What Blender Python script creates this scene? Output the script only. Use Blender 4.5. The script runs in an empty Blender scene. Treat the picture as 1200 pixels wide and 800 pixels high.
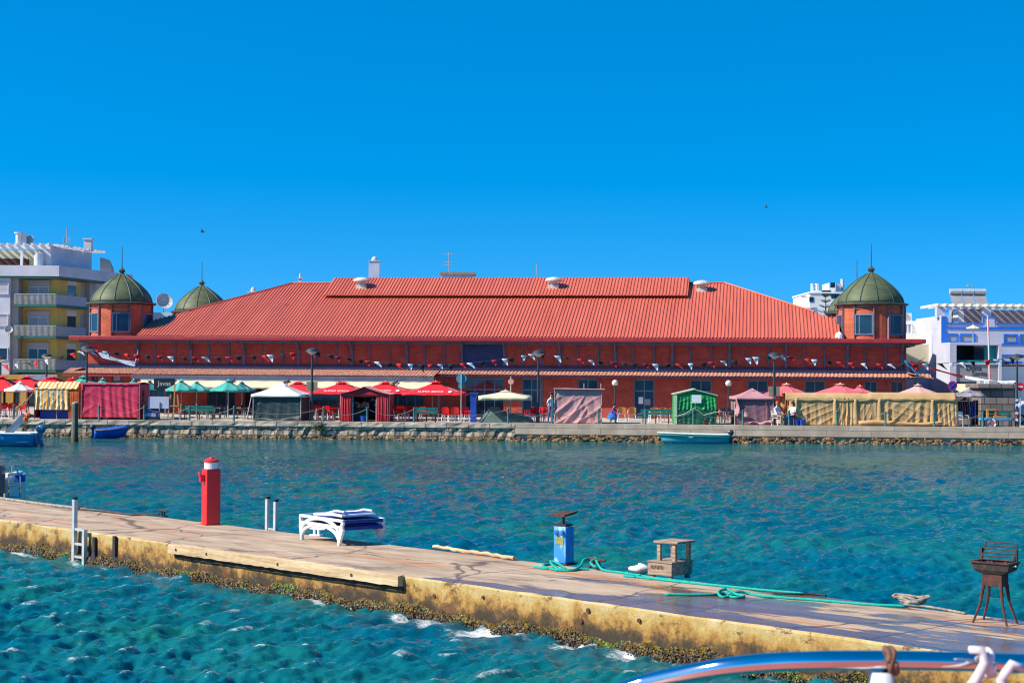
import bpy, math, random
import numpy as np
from mathutils import Vector, Matrix
random.seed(7)
PI = math.pi
sc = bpy.context.scene
COL = sc.collection
# ------------------------------------------------------------------ camera
EYE = 3.85; FOC = 2000.0; ROLL = 0.0070; PITCH = math.atan(38/2000)
FW = Vector((0, math.cos(PITCH), math.sin(PITCH))); UP0 = Vector((0, -math.sin(PITCH), math.cos(PITCH))); RT0 = Vector((1, 0, 0))
RT = RT0*math.cos(ROLL) + UP0*math.sin(ROLL); UPV = UP0*math.cos(ROLL) - RT0*math.sin(ROLL)
CAM = Vector((0, 0, EYE))
cd = bpy.data.cameras.new('camera'); cam = bpy.data.objects.new('camera', cd); COL.objects.link(cam)
cd.lens = 60; cd.sensor_width = 36; cd.clip_start = 0.1; cd.clip_end = 6000
cam.matrix_world = Matrix(((RT.x, UPV.x, -FW.x, CAM.x), (RT.y, UPV.y, -FW.y, CAM.y), (RT.z, UPV.z, -FW.z, CAM.z), (0, 0, 0, 1)))
cd.dof.use_dof = True; cd.dof.focus_distance = 60; cd.dof.aperture_fstop = 16
sc.camera = cam

def ray(px, py): return FW*FOC + RT*(px-600) + UPV*(400-py)
def onz(px, py, z):
    d = ray(px, py); return CAM + d*((z-EYE)/d.z)
def onY(px, py, Y):
    d = ray(px, py); return CAM + d*(Y/d.y)
QZ = 0.98                                   # promenade level above the water
def quay_y(x): return 99.4 - 0.046*x
def G(px, back=0.8, z=QZ):                  # a spot on the promenade, `back` metres behind the quay edge
    k = (px-600)/2000; Y = (99.4+back)/(1+0.046*k); return Vector((k*Y, Y, z))
def PX(Y): return Y/2000                    # metres per photo pixel at that distance
QROT = -math.atan(0.046)
# ------------------------------------------------------------------ materials
def _nt(name):
    m = bpy.data.materials.new(name); m.use_nodes = True
    nt = m.node_tree; b = nt.nodes['Principled BSDF']; return m, nt, b
def N(nt, t, **kw):
    n = nt.nodes.new(t)
    for k, v in kw.items():
        if k in n.inputs: n.inputs[k].default_value = v
        else: setattr(n, k, v)
    return n
def L(nt, a, b): nt.links.new(a, b)
def c4(c): return (c[0], c[1], c[2], 1)
def pm(name, c1, c2=None, scale=3.0, rough=0.7, bump=0.0, metal=0.0, detail=6, lo=0.35, hi=0.65, stretch=(1, 1, 1), bscale=None, spec=0.5):
    m, nt, b = _nt(name)
    b.inputs['Roughness'].default_value = rough; b.inputs['Metallic'].default_value = metal
    b.inputs['Specular IOR Level'].default_value = spec
    if c2 is None: c2 = tuple(min(1, x*0.78) for x in c1)
    tc = N(nt, 'ShaderNodeTexCoord'); mp = N(nt, 'ShaderNodeMapping'); mp.inputs['Scale'].default_value = stretch
    L(nt, tc.outputs['Object'], mp.inputs[0])
    no = N(nt, 'ShaderNodeTexNoise', Scale=scale, Detail=detail); L(nt, mp.outputs[0], no.inputs['Vector'])
    mr = N(nt, 'ShaderNodeMapRange'); mr.inputs[1].default_value = lo; mr.inputs[2].default_value = hi
    L(nt, no.outputs['Fac'], mr.inputs[0])
    mx = N(nt, 'ShaderNodeMixRGB'); mx.inputs[1].default_value = c4(c1); mx.inputs[2].default_value = c4(c2)
    L(nt, mr.outputs[0], mx.inputs[0]); L(nt, mx.outputs[0], b.inputs['Base Color'])
    if bump:
        n2 = N(nt, 'ShaderNodeTexNoise', Scale=bscale or scale*4, Detail=5); L(nt, mp.outputs[0], n2.inputs['Vector'])
        bp = N(nt, 'ShaderNodeBump', Strength=1.0, Distance=bump); L(nt, n2.outputs['Fac'], bp.inputs['Height']); L(nt, bp.outputs[0], b.inputs['Normal'])
    return m
def brick(name, ca, cb, cm, bw=0.24, bh=0.075, mortar=0.008, rough=0.85, bump=0.006, warp=0, blotch=None):
    m, nt, b = _nt(name); b.inputs['Roughness'].default_value = rough
    tc = N(nt, 'ShaderNodeTexCoord'); sp = N(nt, 'ShaderNodeSeparateXYZ'); L(nt, tc.outputs['Object'], sp.inputs[0])
    ad = N(nt, 'ShaderNodeMath', operation='ADD'); L(nt, sp.outputs[0], ad.inputs[0]); L(nt, sp.outputs[1], ad.inputs[1])
    cb_ = N(nt, 'ShaderNodeCombineXYZ'); L(nt, ad.outputs[0], cb_.inputs[0]); L(nt, sp.outputs[2], cb_.inputs[1]); vec = cb_.outputs[0]
    if warp:
        nw = N(nt, 'ShaderNodeTexNoise', Scale=1.7, Detail=4); L(nt, tc.outputs['Object'], nw.inputs['Vector'])
        va = N(nt, 'ShaderNodeVectorMath', operation='MULTIPLY_ADD'); va.inputs[1].default_value = (warp, warp*.55, 0); L(nt, nw.outputs['Color'], va.inputs[0]); L(nt, vec, va.inputs[2]); vec = va.outputs[0]
    br = N(nt, 'ShaderNodeTexBrick'); br.inputs['Scale'].default_value = 1; br.inputs['Brick Width'].default_value = bw; br.inputs['Row Height'].default_value = bh
    br.inputs['Mortar Size'].default_value = mortar; br.inputs['Mortar Smooth'].default_value = 0.3
    br.inputs['Color1'].default_value = c4(ca); br.inputs['Color2'].default_value = c4(cb); br.inputs['Mortar'].default_value = c4(cm)
    L(nt, vec, br.inputs['Vector'])
    no = N(nt, 'ShaderNodeTexNoise', Scale=1.3, Detail=8); L(nt, tc.outputs['Object'], no.inputs['Vector'])
    mr = N(nt, 'ShaderNodeMapRange'); mr.inputs[1].default_value = 0.3; mr.inputs[2].default_value = 0.7; mr.inputs[3].default_value = 0.72; mr.inputs[4].default_value = 1.12
    L(nt, no.outputs['Fac'], mr.inputs[0])
    mx = N(nt, 'ShaderNodeMixRGB', blend_type='MULTIPLY'); mx.inputs[0].default_value = 1
    L(nt, br.outputs['Color'], mx.inputs[1]); L(nt, mr.outputs[0], mx.inputs[2]); L(nt, mx.outputs[0], b.inputs['Base Color'])
    bp = N(nt, 'ShaderNodeBump', Strength=1.0, Distance=bump); bp.invert = True; L(nt, br.outputs['Fac'], bp.inputs['Height']); L(nt, bp.outputs[0], b.inputs['Normal'])
    return m
def stripes(name, ca, cb, period, axis=0, rough=0.85):
    m, nt, b = _nt(name); b.inputs['Roughness'].default_value = rough
    tc = N(nt, 'ShaderNodeTexCoord'); sp = N(nt, 'ShaderNodeSeparateXYZ'); L(nt, tc.outputs['Object'], sp.inputs[0])
    mu = N(nt, 'ShaderNodeMath', operation='MULTIPLY'); mu.inputs[1].default_value = 2*PI/period; L(nt, sp.outputs[axis], mu.inputs[0])
    si = N(nt, 'ShaderNodeMath', operation='SINE'); L(nt, mu.outputs[0], si.inputs[0])
    mr = N(nt, 'ShaderNodeMapRange'); mr.inputs[1].default_value = -0.25; mr.inputs[2].default_value = 0.25; L(nt, si.outputs[0], mr.inputs[0])
    mx = N(nt, 'ShaderNodeMixRGB'); mx.inputs[1].default_value = c4(ca); mx.inputs[2].default_value = c4(cb)
    L(nt, mr.outputs[0], mx.inputs[0]); L(nt, mx.outputs[0], b.inputs['Base Color'])
    return m
def glass(name, c, rough=0.08, c2=None):
    return pm(name, c, c2 or tuple(x*0.5 for x in c), scale=0.6, rough=rough, spec=0.8)

MT = {}
MT['brick'] = brick('red brick', (.54, .070, .040), (.40, .045, .028), (.38, .09, .06))
MT['towerbrick'] = brick('tower brick', (.66, .135, .05), (.52, .09, .04), (.46, .15, .09))
MT['towerstrip'] = pm('tower edge strip', (.24, .15, .16), (.18, .11, .12), scale=3)
MT['roofred'] = pm('painted roof sheet', (.64, .145, .080), (.48, .092, .052), scale=1.0, rough=0.5, stretch=(2.2, .16, .3), lo=.25, hi=.8, detail=9)
MT['fascia'] = pm('dark red fascia paint', (.36, .03, .03), (.28, .02, .025), scale=2, rough=.45)
MT['steel'] = pm('blue grey steel', (.10, .12, .17), (.07, .08, .13), scale=2, rough=.5)
MT['navy'] = pm('navy band', (.03, .03, .09), (.02, .02, .06), scale=2, rough=.5)
MT['navycloth'] = pm('navy mesh', (.025, .045, .13), (.015, .03, .09), scale=1.5, rough=.8)
MT['tile'] = pm('clay roof tile', (.60, .30, .20), (.36, .15, .10), scale=5, rough=.8, lo=.4, hi=.6)
MT['copper'] = pm('green copper dome', (.125, .145, .05), (.05, .068, .036), scale=1.4, rough=.6, stretch=(1, 1, 2.6), bump=.006, lo=.25, hi=.75)
MT['copperdark'] = pm('dark copper trim', (.07, .09, .06), (.04, .05, .04), scale=3, rough=.5)
MT['glassblue'] = pm('blue window glass', (.02, .065, .11), (.01, .03, .055), scale=.6, rough=.12, spec=.3)
MT['glassdark'] = glass('dark window glass', (.012, .018, .03))
MT['frameteal'] = pm('blue grey frame', (.13, .21, .30), scale=2, rough=.5)
MT['white'] = pm('white paint', (.80, .79, .77), (.66, .65, .63), scale=1.2, rough=.6)
MT['whiteplastic'] = pm('white plastic', (.82, .81, .78), (.74, .72, .68), scale=6, rough=.35)
MT['ventwhite'] = pm('vent cowl', (.72, .68, .58), (.50, .46, .38), scale=4, rough=.5)
MT['conc'] = pm('grey concrete', (.42, .40, .37), (.30, .28, .26), scale=2, rough=.85)
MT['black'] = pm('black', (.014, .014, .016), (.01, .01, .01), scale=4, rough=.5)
MT['pave'] = pm('promenade paving', (.56, .47, .37), (.44, .35, .27), scale=.8, rough=.85)
MT['ground'] = pm('street ground', (.30, .27, .23), (.22, .2, .17), scale=.3, rough=.9)
MT['copingstone'] = brick('quay coping blocks', (.66, .53, .37), (.54, .42, .30), (.24, .18, .13), bw=1.25, bh=.6, mortar=.03, bump=.02, warp=.10)
MT['quaystone'] = brick('quay stone blocks', (.56, .45, .31), (.42, .33, .22), (.20, .15, .10), bw=.62, bh=.31, mortar=.045, bump=.05, warp=.5)
MT['quayconc'] = brick('quay concrete', (.68, .52, .36), (.58, .43, .29), (.36, .28, .20), bw=2.6, bh=.36, mortar=.018, bump=.012, warp=.05)
MT['rock'] = pm('weedy rock', (.34, .19, .06), (.10, .065, .03), scale=3, rough=.9, bump=.05)
MT['postgreen'] = pm('green post paint', (.05, .20, .19), (.03, .12, .12), scale=5, rough=.5)
MT['benchgreen'] = pm('green bench slat', (.01, .20, .15), (.01, .13, .10), scale=4, rough=.45)
MT['chain'] = pm('grey chain', (.16, .18, .17), (.15, .17, .16), scale=20, rough=.5)
MT['red'] = pm('red umbrella cloth', (.80, .012, .022), (.66, .008, .016), scale=.8, rough=.75)
MT['redchair'] = pm('red plastic', (.75, .012, .012), (.6, .01, .01), scale=5, rough=.35)
MT['teal'] = pm('teal umbrella cloth', (.06, .42, .33), (.03, .30, .25), scale=.8, rough=.8)
MT['darkteal'] = pm('dark teal cloth', (.015, .18, .20), (.01, .10, .13), scale=.8, rough=.8)
MT['cream'] = pm('cream cloth', (.80, .68, .42), (.68, .57, .36), scale=.7, rough=.85)
MT['offwhite'] = pm('off white cloth', (.80, .77, .68), (.68, .64, .56), scale=.9, rough=.85)
MT['pinkred'] = pm('faded red cloth', (.78, .13, .14), (.66, .08, .10), scale=.6, rough=.85)
MT['palepink'] = pm('pale pink cloth', (.72, .36, .30), (.6, .27, .24), scale=.6, rough=.85)
MT['greycloth'] = pm('grey canvas', (.34, .28, .29), (.26, .21, .23), scale=1, rough=.85)
MT['crimson'] = pm('crimson tarpaulin', (.66, .035, .085), (.52, .02, .06), scale=1, rough=.7, bump=.012)
MT['mauve'] = pm('dusty pink canvas', (.62, .31, .28), (.50, .24, .23), scale=1.2, rough=.85, bump=.006)
MT['mauveroof'] = pm('mauve canvas roof', (.52, .25, .25), (.44, .20, .21), scale=1.2, rough=.85)
MT['mauvedark'] = pm('mauve mesh', (.26, .13, .15), (.2, .09, .12), scale=1.2, rough=.9)
MT['gazebo'] = pm('red gazebo curtain', (.55, .03, .04), (.44, .02, .03), scale=1.4, rough=.85)
MT['greentent'] = pm('green tent sheet', (.01, .32, .07), (.005, .20, .05), scale=1.2, rough=.55, bump=.008)
MT['greententdark'] = pm('dark green tent skirt', (.008, .11, .055), (.004, .07, .04), scale=1.2, rough=.55, bump=.008)
MT['greenhem'] = pm('pale green hem', (.45, .62, .38), (.35, .5, .3), scale=2, rough=.7)
MT['netdark'] = pm('dark green net', (.025, .055, .055), (.015, .035, .038), scale=1.4, rough=.7, bump=.01)
MT['nethem'] = pm('net hem', (.16, .19, .17), (.08, .1, .09), scale=2, rough=.8)
MT['tarp'] = pm('grey green tarpaulin', (.11, .16, .13), (.07, .11, .09), scale=2, rough=.7, bump=.01)
MT['beige'] = pm('beige canvas', (.58, .365, .16), (.47, .28, .11), scale=1.1, rough=.85, bump=.006)
MT['yelstripe'] = stripes('yellow striped canvas', (.76, .33, .06), (.80, .68, .42), .26)
MT['orange'] = pm('orange cloth', (.75, .15, .03), (.6, .1, .02), scale=2, rough=.8)
MT['wood'] = pm('honey wood', (.55, .25, .06), (.42, .17, .04), scale=6, rough=.6, stretch=(1, 1, .3))
MT['alu'] = pm('aluminium', (.58, .57, .53), (.44, .43, .40), scale=6, rough=.4, metal=.15)
MT['polegrey'] = pm('umbrella pole', (.5, .46, .42), (.4, .37, .34), scale=5, rough=.5)
MT['lamppole'] = pm('lamp pole paint', (.035, .05, .06), (.02, .03, .04), scale=4, rough=.5)
MT['lampglass'] = pm('lamp bowl', (.75, .70, .62), (.6, .56, .5), scale=3, rough=.3)
MT['signback'] = pm('sign back', (.10, .33, .40), (.08, .26, .33), scale=4, rough=.5)
MT['bluepaint'] = pm('blue pillar paint', (.01, .07, .42), (.008, .05, .32), scale=2, rough=.5)
MT['signblue'] = pm('sign blue', (.01, .06, .45), rough=.4)
MT['signred'] = pm('sign red', (.75, .02, .03), rough=.4)
MT['skin'] = pm('skin', (.50, .26, .17), (.42, .2, .13), scale=8, rough=.6)
MT['hair'] = pm('dark hair', (.02, .014, .01), rough=.6)
MT['jeans'] = pm('blue jeans', (.05, .12, .32), (.03, .08, .22), scale=8, rough=.9)
MT['shirt'] = pm('white shirt', (.75, .74, .72), (.62, .62, .62), scale=6, rough=.9)
MT['purple'] = pm('purple top', (.22, .07, .35), rough=.9)
MT['skirt'] = pm('blue skirt', (.02, .20, .62), rough=.9)
MT['khaki'] = pm('khaki cloth', (.35, .28, .18), rough=.9)
MT['rope'] = pm('teal rope', (.0, .42, .33), (.0, .28, .22), scale=30, rough=.8)
MT['ropegrey'] = pm('old rope', (.40, .34, .26), (.16, .13, .11), scale=12, rough=.9)
MT['oldwood'] = pm('weathered wood', (.46, .33, .22), (.22, .145, .10), scale=9, rough=.85, stretch=(.3, 1, 3), bump=.008)
MT['plank'] = pm('fender plank', (.68, .50, .28), (.46, .29, .14), scale=4, rough=.8, stretch=(.2, 1.5, 3), bump=.012)
MT['rubber'] = pm('black rubber', (.02, .018, .018), (.05, .03, .02), scale=4, rough=.7)
MT['rust'] = pm('rusty iron', (.13, .04, .025), (.05, .022, .018), scale=14, rough=.85, bump=.003)
MT['soot'] = pm('sooty iron', (.035, .028, .025), (.12, .06, .04), scale=14, rough=.8, bump=.004, lo=.5, hi=.75)
MT['bollard'] = pm('red bollard paint', (.72, .012, .014), (.46, .035, .028), scale=5, rough=.45, stretch=(1, 1, .35), lo=.5, hi=.72, detail=10)
MT['pedblue'] = pm('pedestal blue paint', (.02, .22, .62), (.10, .38, .70), scale=5, rough=.45, stretch=(1, 1, .4), lo=.45, hi=.75)
MT['pedwhite'] = pm('worn pale blue paint', (.03, .26, .62), (.42, .62, .76), scale=7, rough=.5, stretch=(1, 1, .4), lo=.47, hi=.6)
MT['brass'] = pm('faded sticker', (.36, .34, .08), (.22, .22, .06), scale=20, rough=.6)
MT['bluetextile'] = pm('blue sling fabric', (.015, .05, .30), (.01, .03, .2), scale=6, rough=.8)
MT['boatblue'] = pm('boat blue', (.03, .30, .55), (.02, .2, .42), scale=2, rough=.35)
MT['boatteal'] = pm('worn turquoise hull', (.04, .42, .50), (.30, .55, .55), scale=3, rough=.5, lo=.5, hi=.7, stretch=(.4, 1, 2))
MT['boatgreen'] = pm('green strake', (.01, .22, .12), rough=.4)
MT['boatwhite'] = pm('boat white', (.80, .80, .78), (.66, .66, .62), scale=4, rough=.4)
MT['dinghyblue'] = pm('dinghy cover', (.01, .10, .50), (.008, .06, .35), scale=3, rough=.6, bump=.02)
MT['engine'] = pm('outboard cowl', (.03, .035, .045), (.06, .07, .08), scale=6, rough=.35)
MT['engineblue'] = pm('blue grey outboard', (.08, .20, .32), (.05, .13, .22), scale=4, rough=.35)
MT['pile'] = pm('weathered pile', (.18, .17, .12), (.08, .08, .06), scale=4, rough=.9, stretch=(1, 1, .3), bump=.02)
MT['pilehead'] = pm('pale pile head', (.36, .38, .34), rough=.9)
MT['chrome'] = pm('polished rail', (.70, .71, .73), (.66, .67, .70), scale=3, rough=.06, metal=1.0)
MT['boatdeck'] = pm('red boat deck', (.62, .16, .11), (.5, .12, .09), scale=3, rough=.5)
MT['lash'] = pm('brown lashing', (.22, .10, .06), (.12, .06, .04), scale=60, rough=.9)
MT['whiterope'] = pm('white rope', (.78, .70, .66), (.60, .52, .5), scale=60, rough=.9)
MT['yellow'] = pm('yellow plaster', (.82, .58, .14), (.72, .5, .12), scale=.8, rough=.85)
MT['apwhite'] = pm('grey white plaster', (.62, .62, .64), (.52, .52, .55), scale=.7, rough=.8)
MT['apgrey'] = pm('grey plaster', (.46, .43, .38), (.37, .35, .31), scale=.8, rough=.85)
MT['apgreen'] = pm('green edge band', (.02, .16, .12), rough=.7)
MT['shutter'] = pm('roller shutter', (.55, .52, .52), (.46, .44, .45), scale=1, rough=.6, stretch=(.1, .1, 14), lo=.45, hi=.55)
MT['railing'] = pm('balcony rail', (.55, .52, .46), rough=.5)
MT['frost'] = pm('frosted balcony panel', (.34, .36, .40), (.28, .3, .34), scale=3, rough=.4)
MT['blwhite'] = pm('lavender white plaster', (.54, .54, .62), (.46, .46, .54), scale=.7, rough=.85)
MT['bltrim'] = pm('bright blue trim', (.01, .16, .66), (.01, .12, .5), scale=2, rough=.6)
MT['tealwall'] = pm('teal wall', (.0, .30, .32), rough=.7)
MT['greypanel'] = pm('grey sign panel', (.27, .26, .29), (.23, .22, .25), scale=1, rough=.6)
MT['ochre'] = pm('ochre pillar', (.65, .33, .06), rough=.8)
MT['paleyellow'] = pm('pale yellow plaster', (.72, .64, .42), (.62, .56, .38), scale=1, rough=.85)
MT['farwhite'] = pm('far white plaster', (.82, .80, .76), (.74, .72, .68), scale=.5, rough=.85)
MT['solar'] = pm('solar collector', (.33, .31, .30), (.27, .25, .25), scale=1, rough=.25)
MT['kiosk'] = brick('kiosk stone', (.26, .21, .18), (.17, .14, .125), (.08, .07, .06), bw=.7, bh=.42, mortar=.03, bump=.03)
MT['leaf'] = pm('leaf', (.07, .14, .03), (.03, .08, .02), scale=5, rough=.7)
MT['leafdark'] = pm('dark needles', (.03, .06, .03), (.02, .04, .02), scale=5, rough=.8)
MT['bark'] = pm('bark', (.14, .10, .07), rough=.9)
MT['weedgold'] = pm('golden weed', (.23, .125, .008), (.05, .032, .008), scale=9, rough=.7)
MT['weedgreen'] = pm('bright green weed', (.11, .26, .012), (.06, .15, .01), scale=9, rough=.6)
MT['mussel'] = pm('dark mussels', (.022, .018, .015), (.05, .036, .028), scale=14, rough=.45)
MT['carpaint'] = pm('silver car paint', (.45, .47, .5), (.42, .44, .47), scale=2, rough=.25)
MT['carblue'] = pm('pale blue car paint', (.25, .36, .55), scale=2, rough=.25)
MT['rope2'] = pm('bunting cord', (.03, .025, .03), rough=.9)
MT['flagred'] = pm('red pennant', (.78, .015, .015), rough=.8)
MT['flagwhite'] = pm('white pennant', (.78, .78, .82), rough=.8)
MT['flagblack'] = pm('black pennant', (.012, .012, .014), rough=.8)

# deck concrete: dry tan with rust streaks, wet puddled zones toward one end
def deck_mat():
    m, nt, b = _nt('pontoon deck concrete')
    tc = N(nt, 'ShaderNodeTexCoord')
    mp = N(nt, 'ShaderNodeMapping'); mp.inputs['Scale'].default_value = (.35, 1.4, 1); L(nt, tc.outputs['Object'], mp.inputs[0])
    n1 = N(nt, 'ShaderNodeTexNoise', Scale=1.6, Detail=9, Roughness=.65); L(nt, mp.outputs[0], n1.inputs['Vector'])
    cr = N(nt, 'ShaderNodeValToRGB'); e = cr.color_ramp.elements
    e[0].position = .30; e[0].color = (.17, .115, .085, 1); e[1].position = .64; e[1].color = (.58, .42, .275, 1)
    x = e.new(.45); x.color = (.42, .29, .185, 1); L(nt, n1.outputs['Fac'], cr.inputs[0])
    # rust streaks
    mp2 = N(nt, 'ShaderNodeMapping'); mp2.inputs['Scale'].default_value = (.22, 2.6, 1); mp2.inputs['Location'].default_value = (3.3, 1.2, 0); L(nt, tc.outputs['Object'], mp2.inputs[0])
    n2 = N(nt, 'ShaderNodeTexNoise', Scale=1.1, Detail=6); L(nt, mp2.outputs[0], n2.inputs['Vector'])
    r2 = N(nt, 'ShaderNodeMapRange'); r2.inputs[1].default_value = .55; r2.inputs[2].default_value = .68; r2.inputs[4].default_value = .8; L(nt, n2.outputs['Fac'], r2.inputs[0])
    m1 = N(nt, 'ShaderNodeMixRGB'); m1.inputs[2].default_value = (.52, .19, .06, 1); L(nt, r2.outputs[0], m1.inputs[0]); L(nt, cr.outputs[0], m1.inputs[1])
    vo = N(nt, 'ShaderNodeTexVoronoi', Scale=.33, feature='DISTANCE_TO_EDGE'); nwv = N(nt, 'ShaderNodeTexNoise', Scale=1.4, Detail=6); L(nt, tc.outputs['Object'], nwv.inputs['Vector'])
    wv = N(nt, 'ShaderNodeVectorMath', operation='MULTIPLY_ADD'); wv.inputs[1].default_value = (.7, .7, 0); L(nt, nwv.outputs['Color'], wv.inputs[0]); L(nt, tc.outputs['Object'], wv.inputs[2]); L(nt, wv.outputs[0], vo.inputs['Vector'])
    ck = N(nt, 'ShaderNodeMapRange'); ck.inputs[1].default_value = .003; ck.inputs[2].default_value = .012; ck.inputs[3].default_value = .85; ck.inputs[4].default_value = 0; L(nt, vo.outputs['Distance'], ck.inputs[0])
    spj = N(nt, 'ShaderNodeSeparateXYZ'); L(nt, tc.outputs['Object'], spj.inputs[0])
    jm = N(nt, 'ShaderNodeMath', operation='PINGPONG'); jm.inputs[1].default_value = 2.05; L(nt, spj.outputs[0], jm.inputs[0])
    jr = N(nt, 'ShaderNodeMapRange'); jr.inputs[1].default_value = .012; jr.inputs[2].default_value = .03; jr.inputs[3].default_value = .8; jr.inputs[4].default_value = 0; L(nt, jm.outputs[0], jr.inputs[0])
    mxk = N(nt, 'ShaderNodeMath', operation='MAXIMUM'); L(nt, ck.outputs[0], mxk.inputs[0]); L(nt, jr.outputs[0], mxk.inputs[1])
    m1b = N(nt, 'ShaderNodeMixRGB'); m1b.inputs[2].default_value = (.10, .065, .05, 1); L(nt, mxk.outputs[0], m1b.inputs[0]); L(nt, m1.outputs[0], m1b.inputs[1]); m1 = m1b
    # wet
    sp = N(nt, 'ShaderNodeSeparateXYZ'); L(nt, tc.outputs['Object'], sp.inputs[0])
    g = N(nt, 'ShaderNodeMapRange'); g.inputs[1].default_value = 2.0; g.inputs[2].default_value = 8.5; g.inputs[3].default_value = -.24; g.inputs[4].default_value = .11; L(nt, sp.outputs[0], g.inputs[0])
    gy = N(nt, 'ShaderNodeMapRange'); gy.inputs[1].default_value = .6; gy.inputs[2].default_value = 3.0; gy.inputs[3].default_value = .04; gy.inputs[4].default_value = -.10; L(nt, sp.outputs[1], gy.inputs[0])
    n3 = N(nt, 'ShaderNodeTexNoise', Scale=1.2, Detail=7, Roughness=.55); L(nt, mp.outputs[0], n3.inputs['Vector'])
    a1 = N(nt, 'ShaderNodeMath', operation='ADD'); L(nt, n3.outputs['Fac'], a1.inputs[0]); L(nt, g.outputs[0], a1.inputs[1])
    a2 = N(nt, 'ShaderNodeMath', operation='ADD'); L(nt, a1.outputs[0], a2.inputs[0]); L(nt, gy.outputs[0], a2.inputs[1])
    w = N(nt, 'ShaderNodeMapRange'); w.inputs[1].default_value = .50; w.inputs[2].default_value = .545; L(nt, a2.outputs[0], w.inputs[0])
    m2 = N(nt, 'ShaderNodeMixRGB', blend_type='MULTIPLY'); m2.inputs[2].default_value = (.36, .34, .38, 1); L(nt, w.outputs[0], m2.inputs[0]); L(nt, m1.outputs[0], m2.inputs[1])
    L(nt, m2.outputs[0], b.inputs['Base Color'])
    rr = N(nt, 'ShaderNodeMapRange'); rr.inputs[3].default_value = .85; rr.inputs[4].default_value = .16; L(nt, w.outputs[0], rr.inputs[0]); L(nt, rr.outputs[0], b.inputs['Roughness'])
    n4 = N(nt, 'ShaderNodeTexNoise', Scale=14, Detail=6); L(nt, tc.outputs['Object'], n4.inputs['Vector'])
    bp = N(nt, 'ShaderNodeBump', Strength=.8, Distance=.008); L(nt, n4.outputs['Fac'], bp.inputs['Height']); L(nt, bp.outputs[0], b.inputs['Normal'])
    return m
def side_mat():
    m, nt, b = _nt('tide stained concrete'); b.inputs['Roughness'].default_value = .85
    tc = N(nt, 'ShaderNodeTexCoord'); sp = N(nt, 'ShaderNodeSeparateXYZ'); L(nt, tc.outputs['Object'], sp.inputs[0])
    n1 = N(nt, 'ShaderNodeTexNoise', Scale=2.6, Detail=11, Roughness=.74); L(nt, tc.outputs['Object'], n1.inputs['Vector'])
    s = N(nt, 'ShaderNodeMath', operation='MULTIPLY_ADD'); s.inputs[1].default_value = 1.25; s.inputs[2].default_value = -.72; L(nt, n1.outputs['Fac'], s.inputs[0])
    a = N(nt, 'ShaderNodeMath', operation='ADD'); L(nt, sp.outputs[2], a.inputs[0]); L(nt, s.outputs[0], a.inputs[1])
    cr = N(nt, 'ShaderNodeValToRGB'); e = cr.color_ramp.elements
    e[0].position = .05; e[0].color = (.045, .03, .015, 1); e[1].position = .66; e[1].color = (.56, .44, .23, 1)
    for p, c in ((.16, (.13, .07, .02, 1)), (.26, (.36, .18, .035, 1)), (.40, (.46, .31, .095, 1))): x = e.new(p); x.color = c
    L(nt, a.outputs[0], cr.inputs[0])
    mp2 = N(nt, 'ShaderNodeMapping'); mp2.inputs['Scale'].default_value = (1.0, 1, 1.6); L(nt, tc.outputs['Object'], mp2.inputs[0])
    n2 = N(nt, 'ShaderNodeTexNoise', Scale=1.8, Detail=9, Roughness=.72); L(nt, mp2.outputs[0], n2.inputs['Vector'])
    r2 = N(nt, 'ShaderNodeMapRange'); r2.inputs[1].default_value = .56; r2.inputs[2].default_value = .61; r2.inputs[4].default_value = .9; L(nt, n2.outputs['Fac'], r2.inputs[0])
    m1 = N(nt, 'ShaderNodeMixRGB'); m1.inputs[2].default_value = (.13, .05, .015, 1); L(nt, r2.outputs[0], m1.inputs[0]); L(nt, cr.outputs[0], m1.inputs[1])
    n5 = N(nt, 'ShaderNodeTexNoise', Scale=9, Detail=8, Roughness=.7); L(nt, tc.outputs['Object'], n5.inputs['Vector'])
    r5 = N(nt, 'ShaderNodeMapRange'); r5.inputs[1].default_value = .66; r5.inputs[2].default_value = .72; r5.inputs[4].default_value = .6; L(nt, n5.outputs['Fac'], r5.inputs[0])
    m3 = N(nt, 'ShaderNodeMixRGB'); m3.inputs[2].default_value = (.75, .7, .58, 1); L(nt, r5.outputs[0], m3.inputs[0]); L(nt, m1.outputs[0], m3.inputs[1])
    L(nt, m3.outputs[0], b.inputs['Base Color'])
    bp = N(nt, 'ShaderNodeBump', Strength=1, Distance=.02); L(nt, n5.outputs['Fac'], bp.inputs['Height']); L(nt, bp.outputs[0], b.inputs['Normal'])
    return m
MT['deck'] = deck_mat(); MT['side'] = side_mat()
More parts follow.
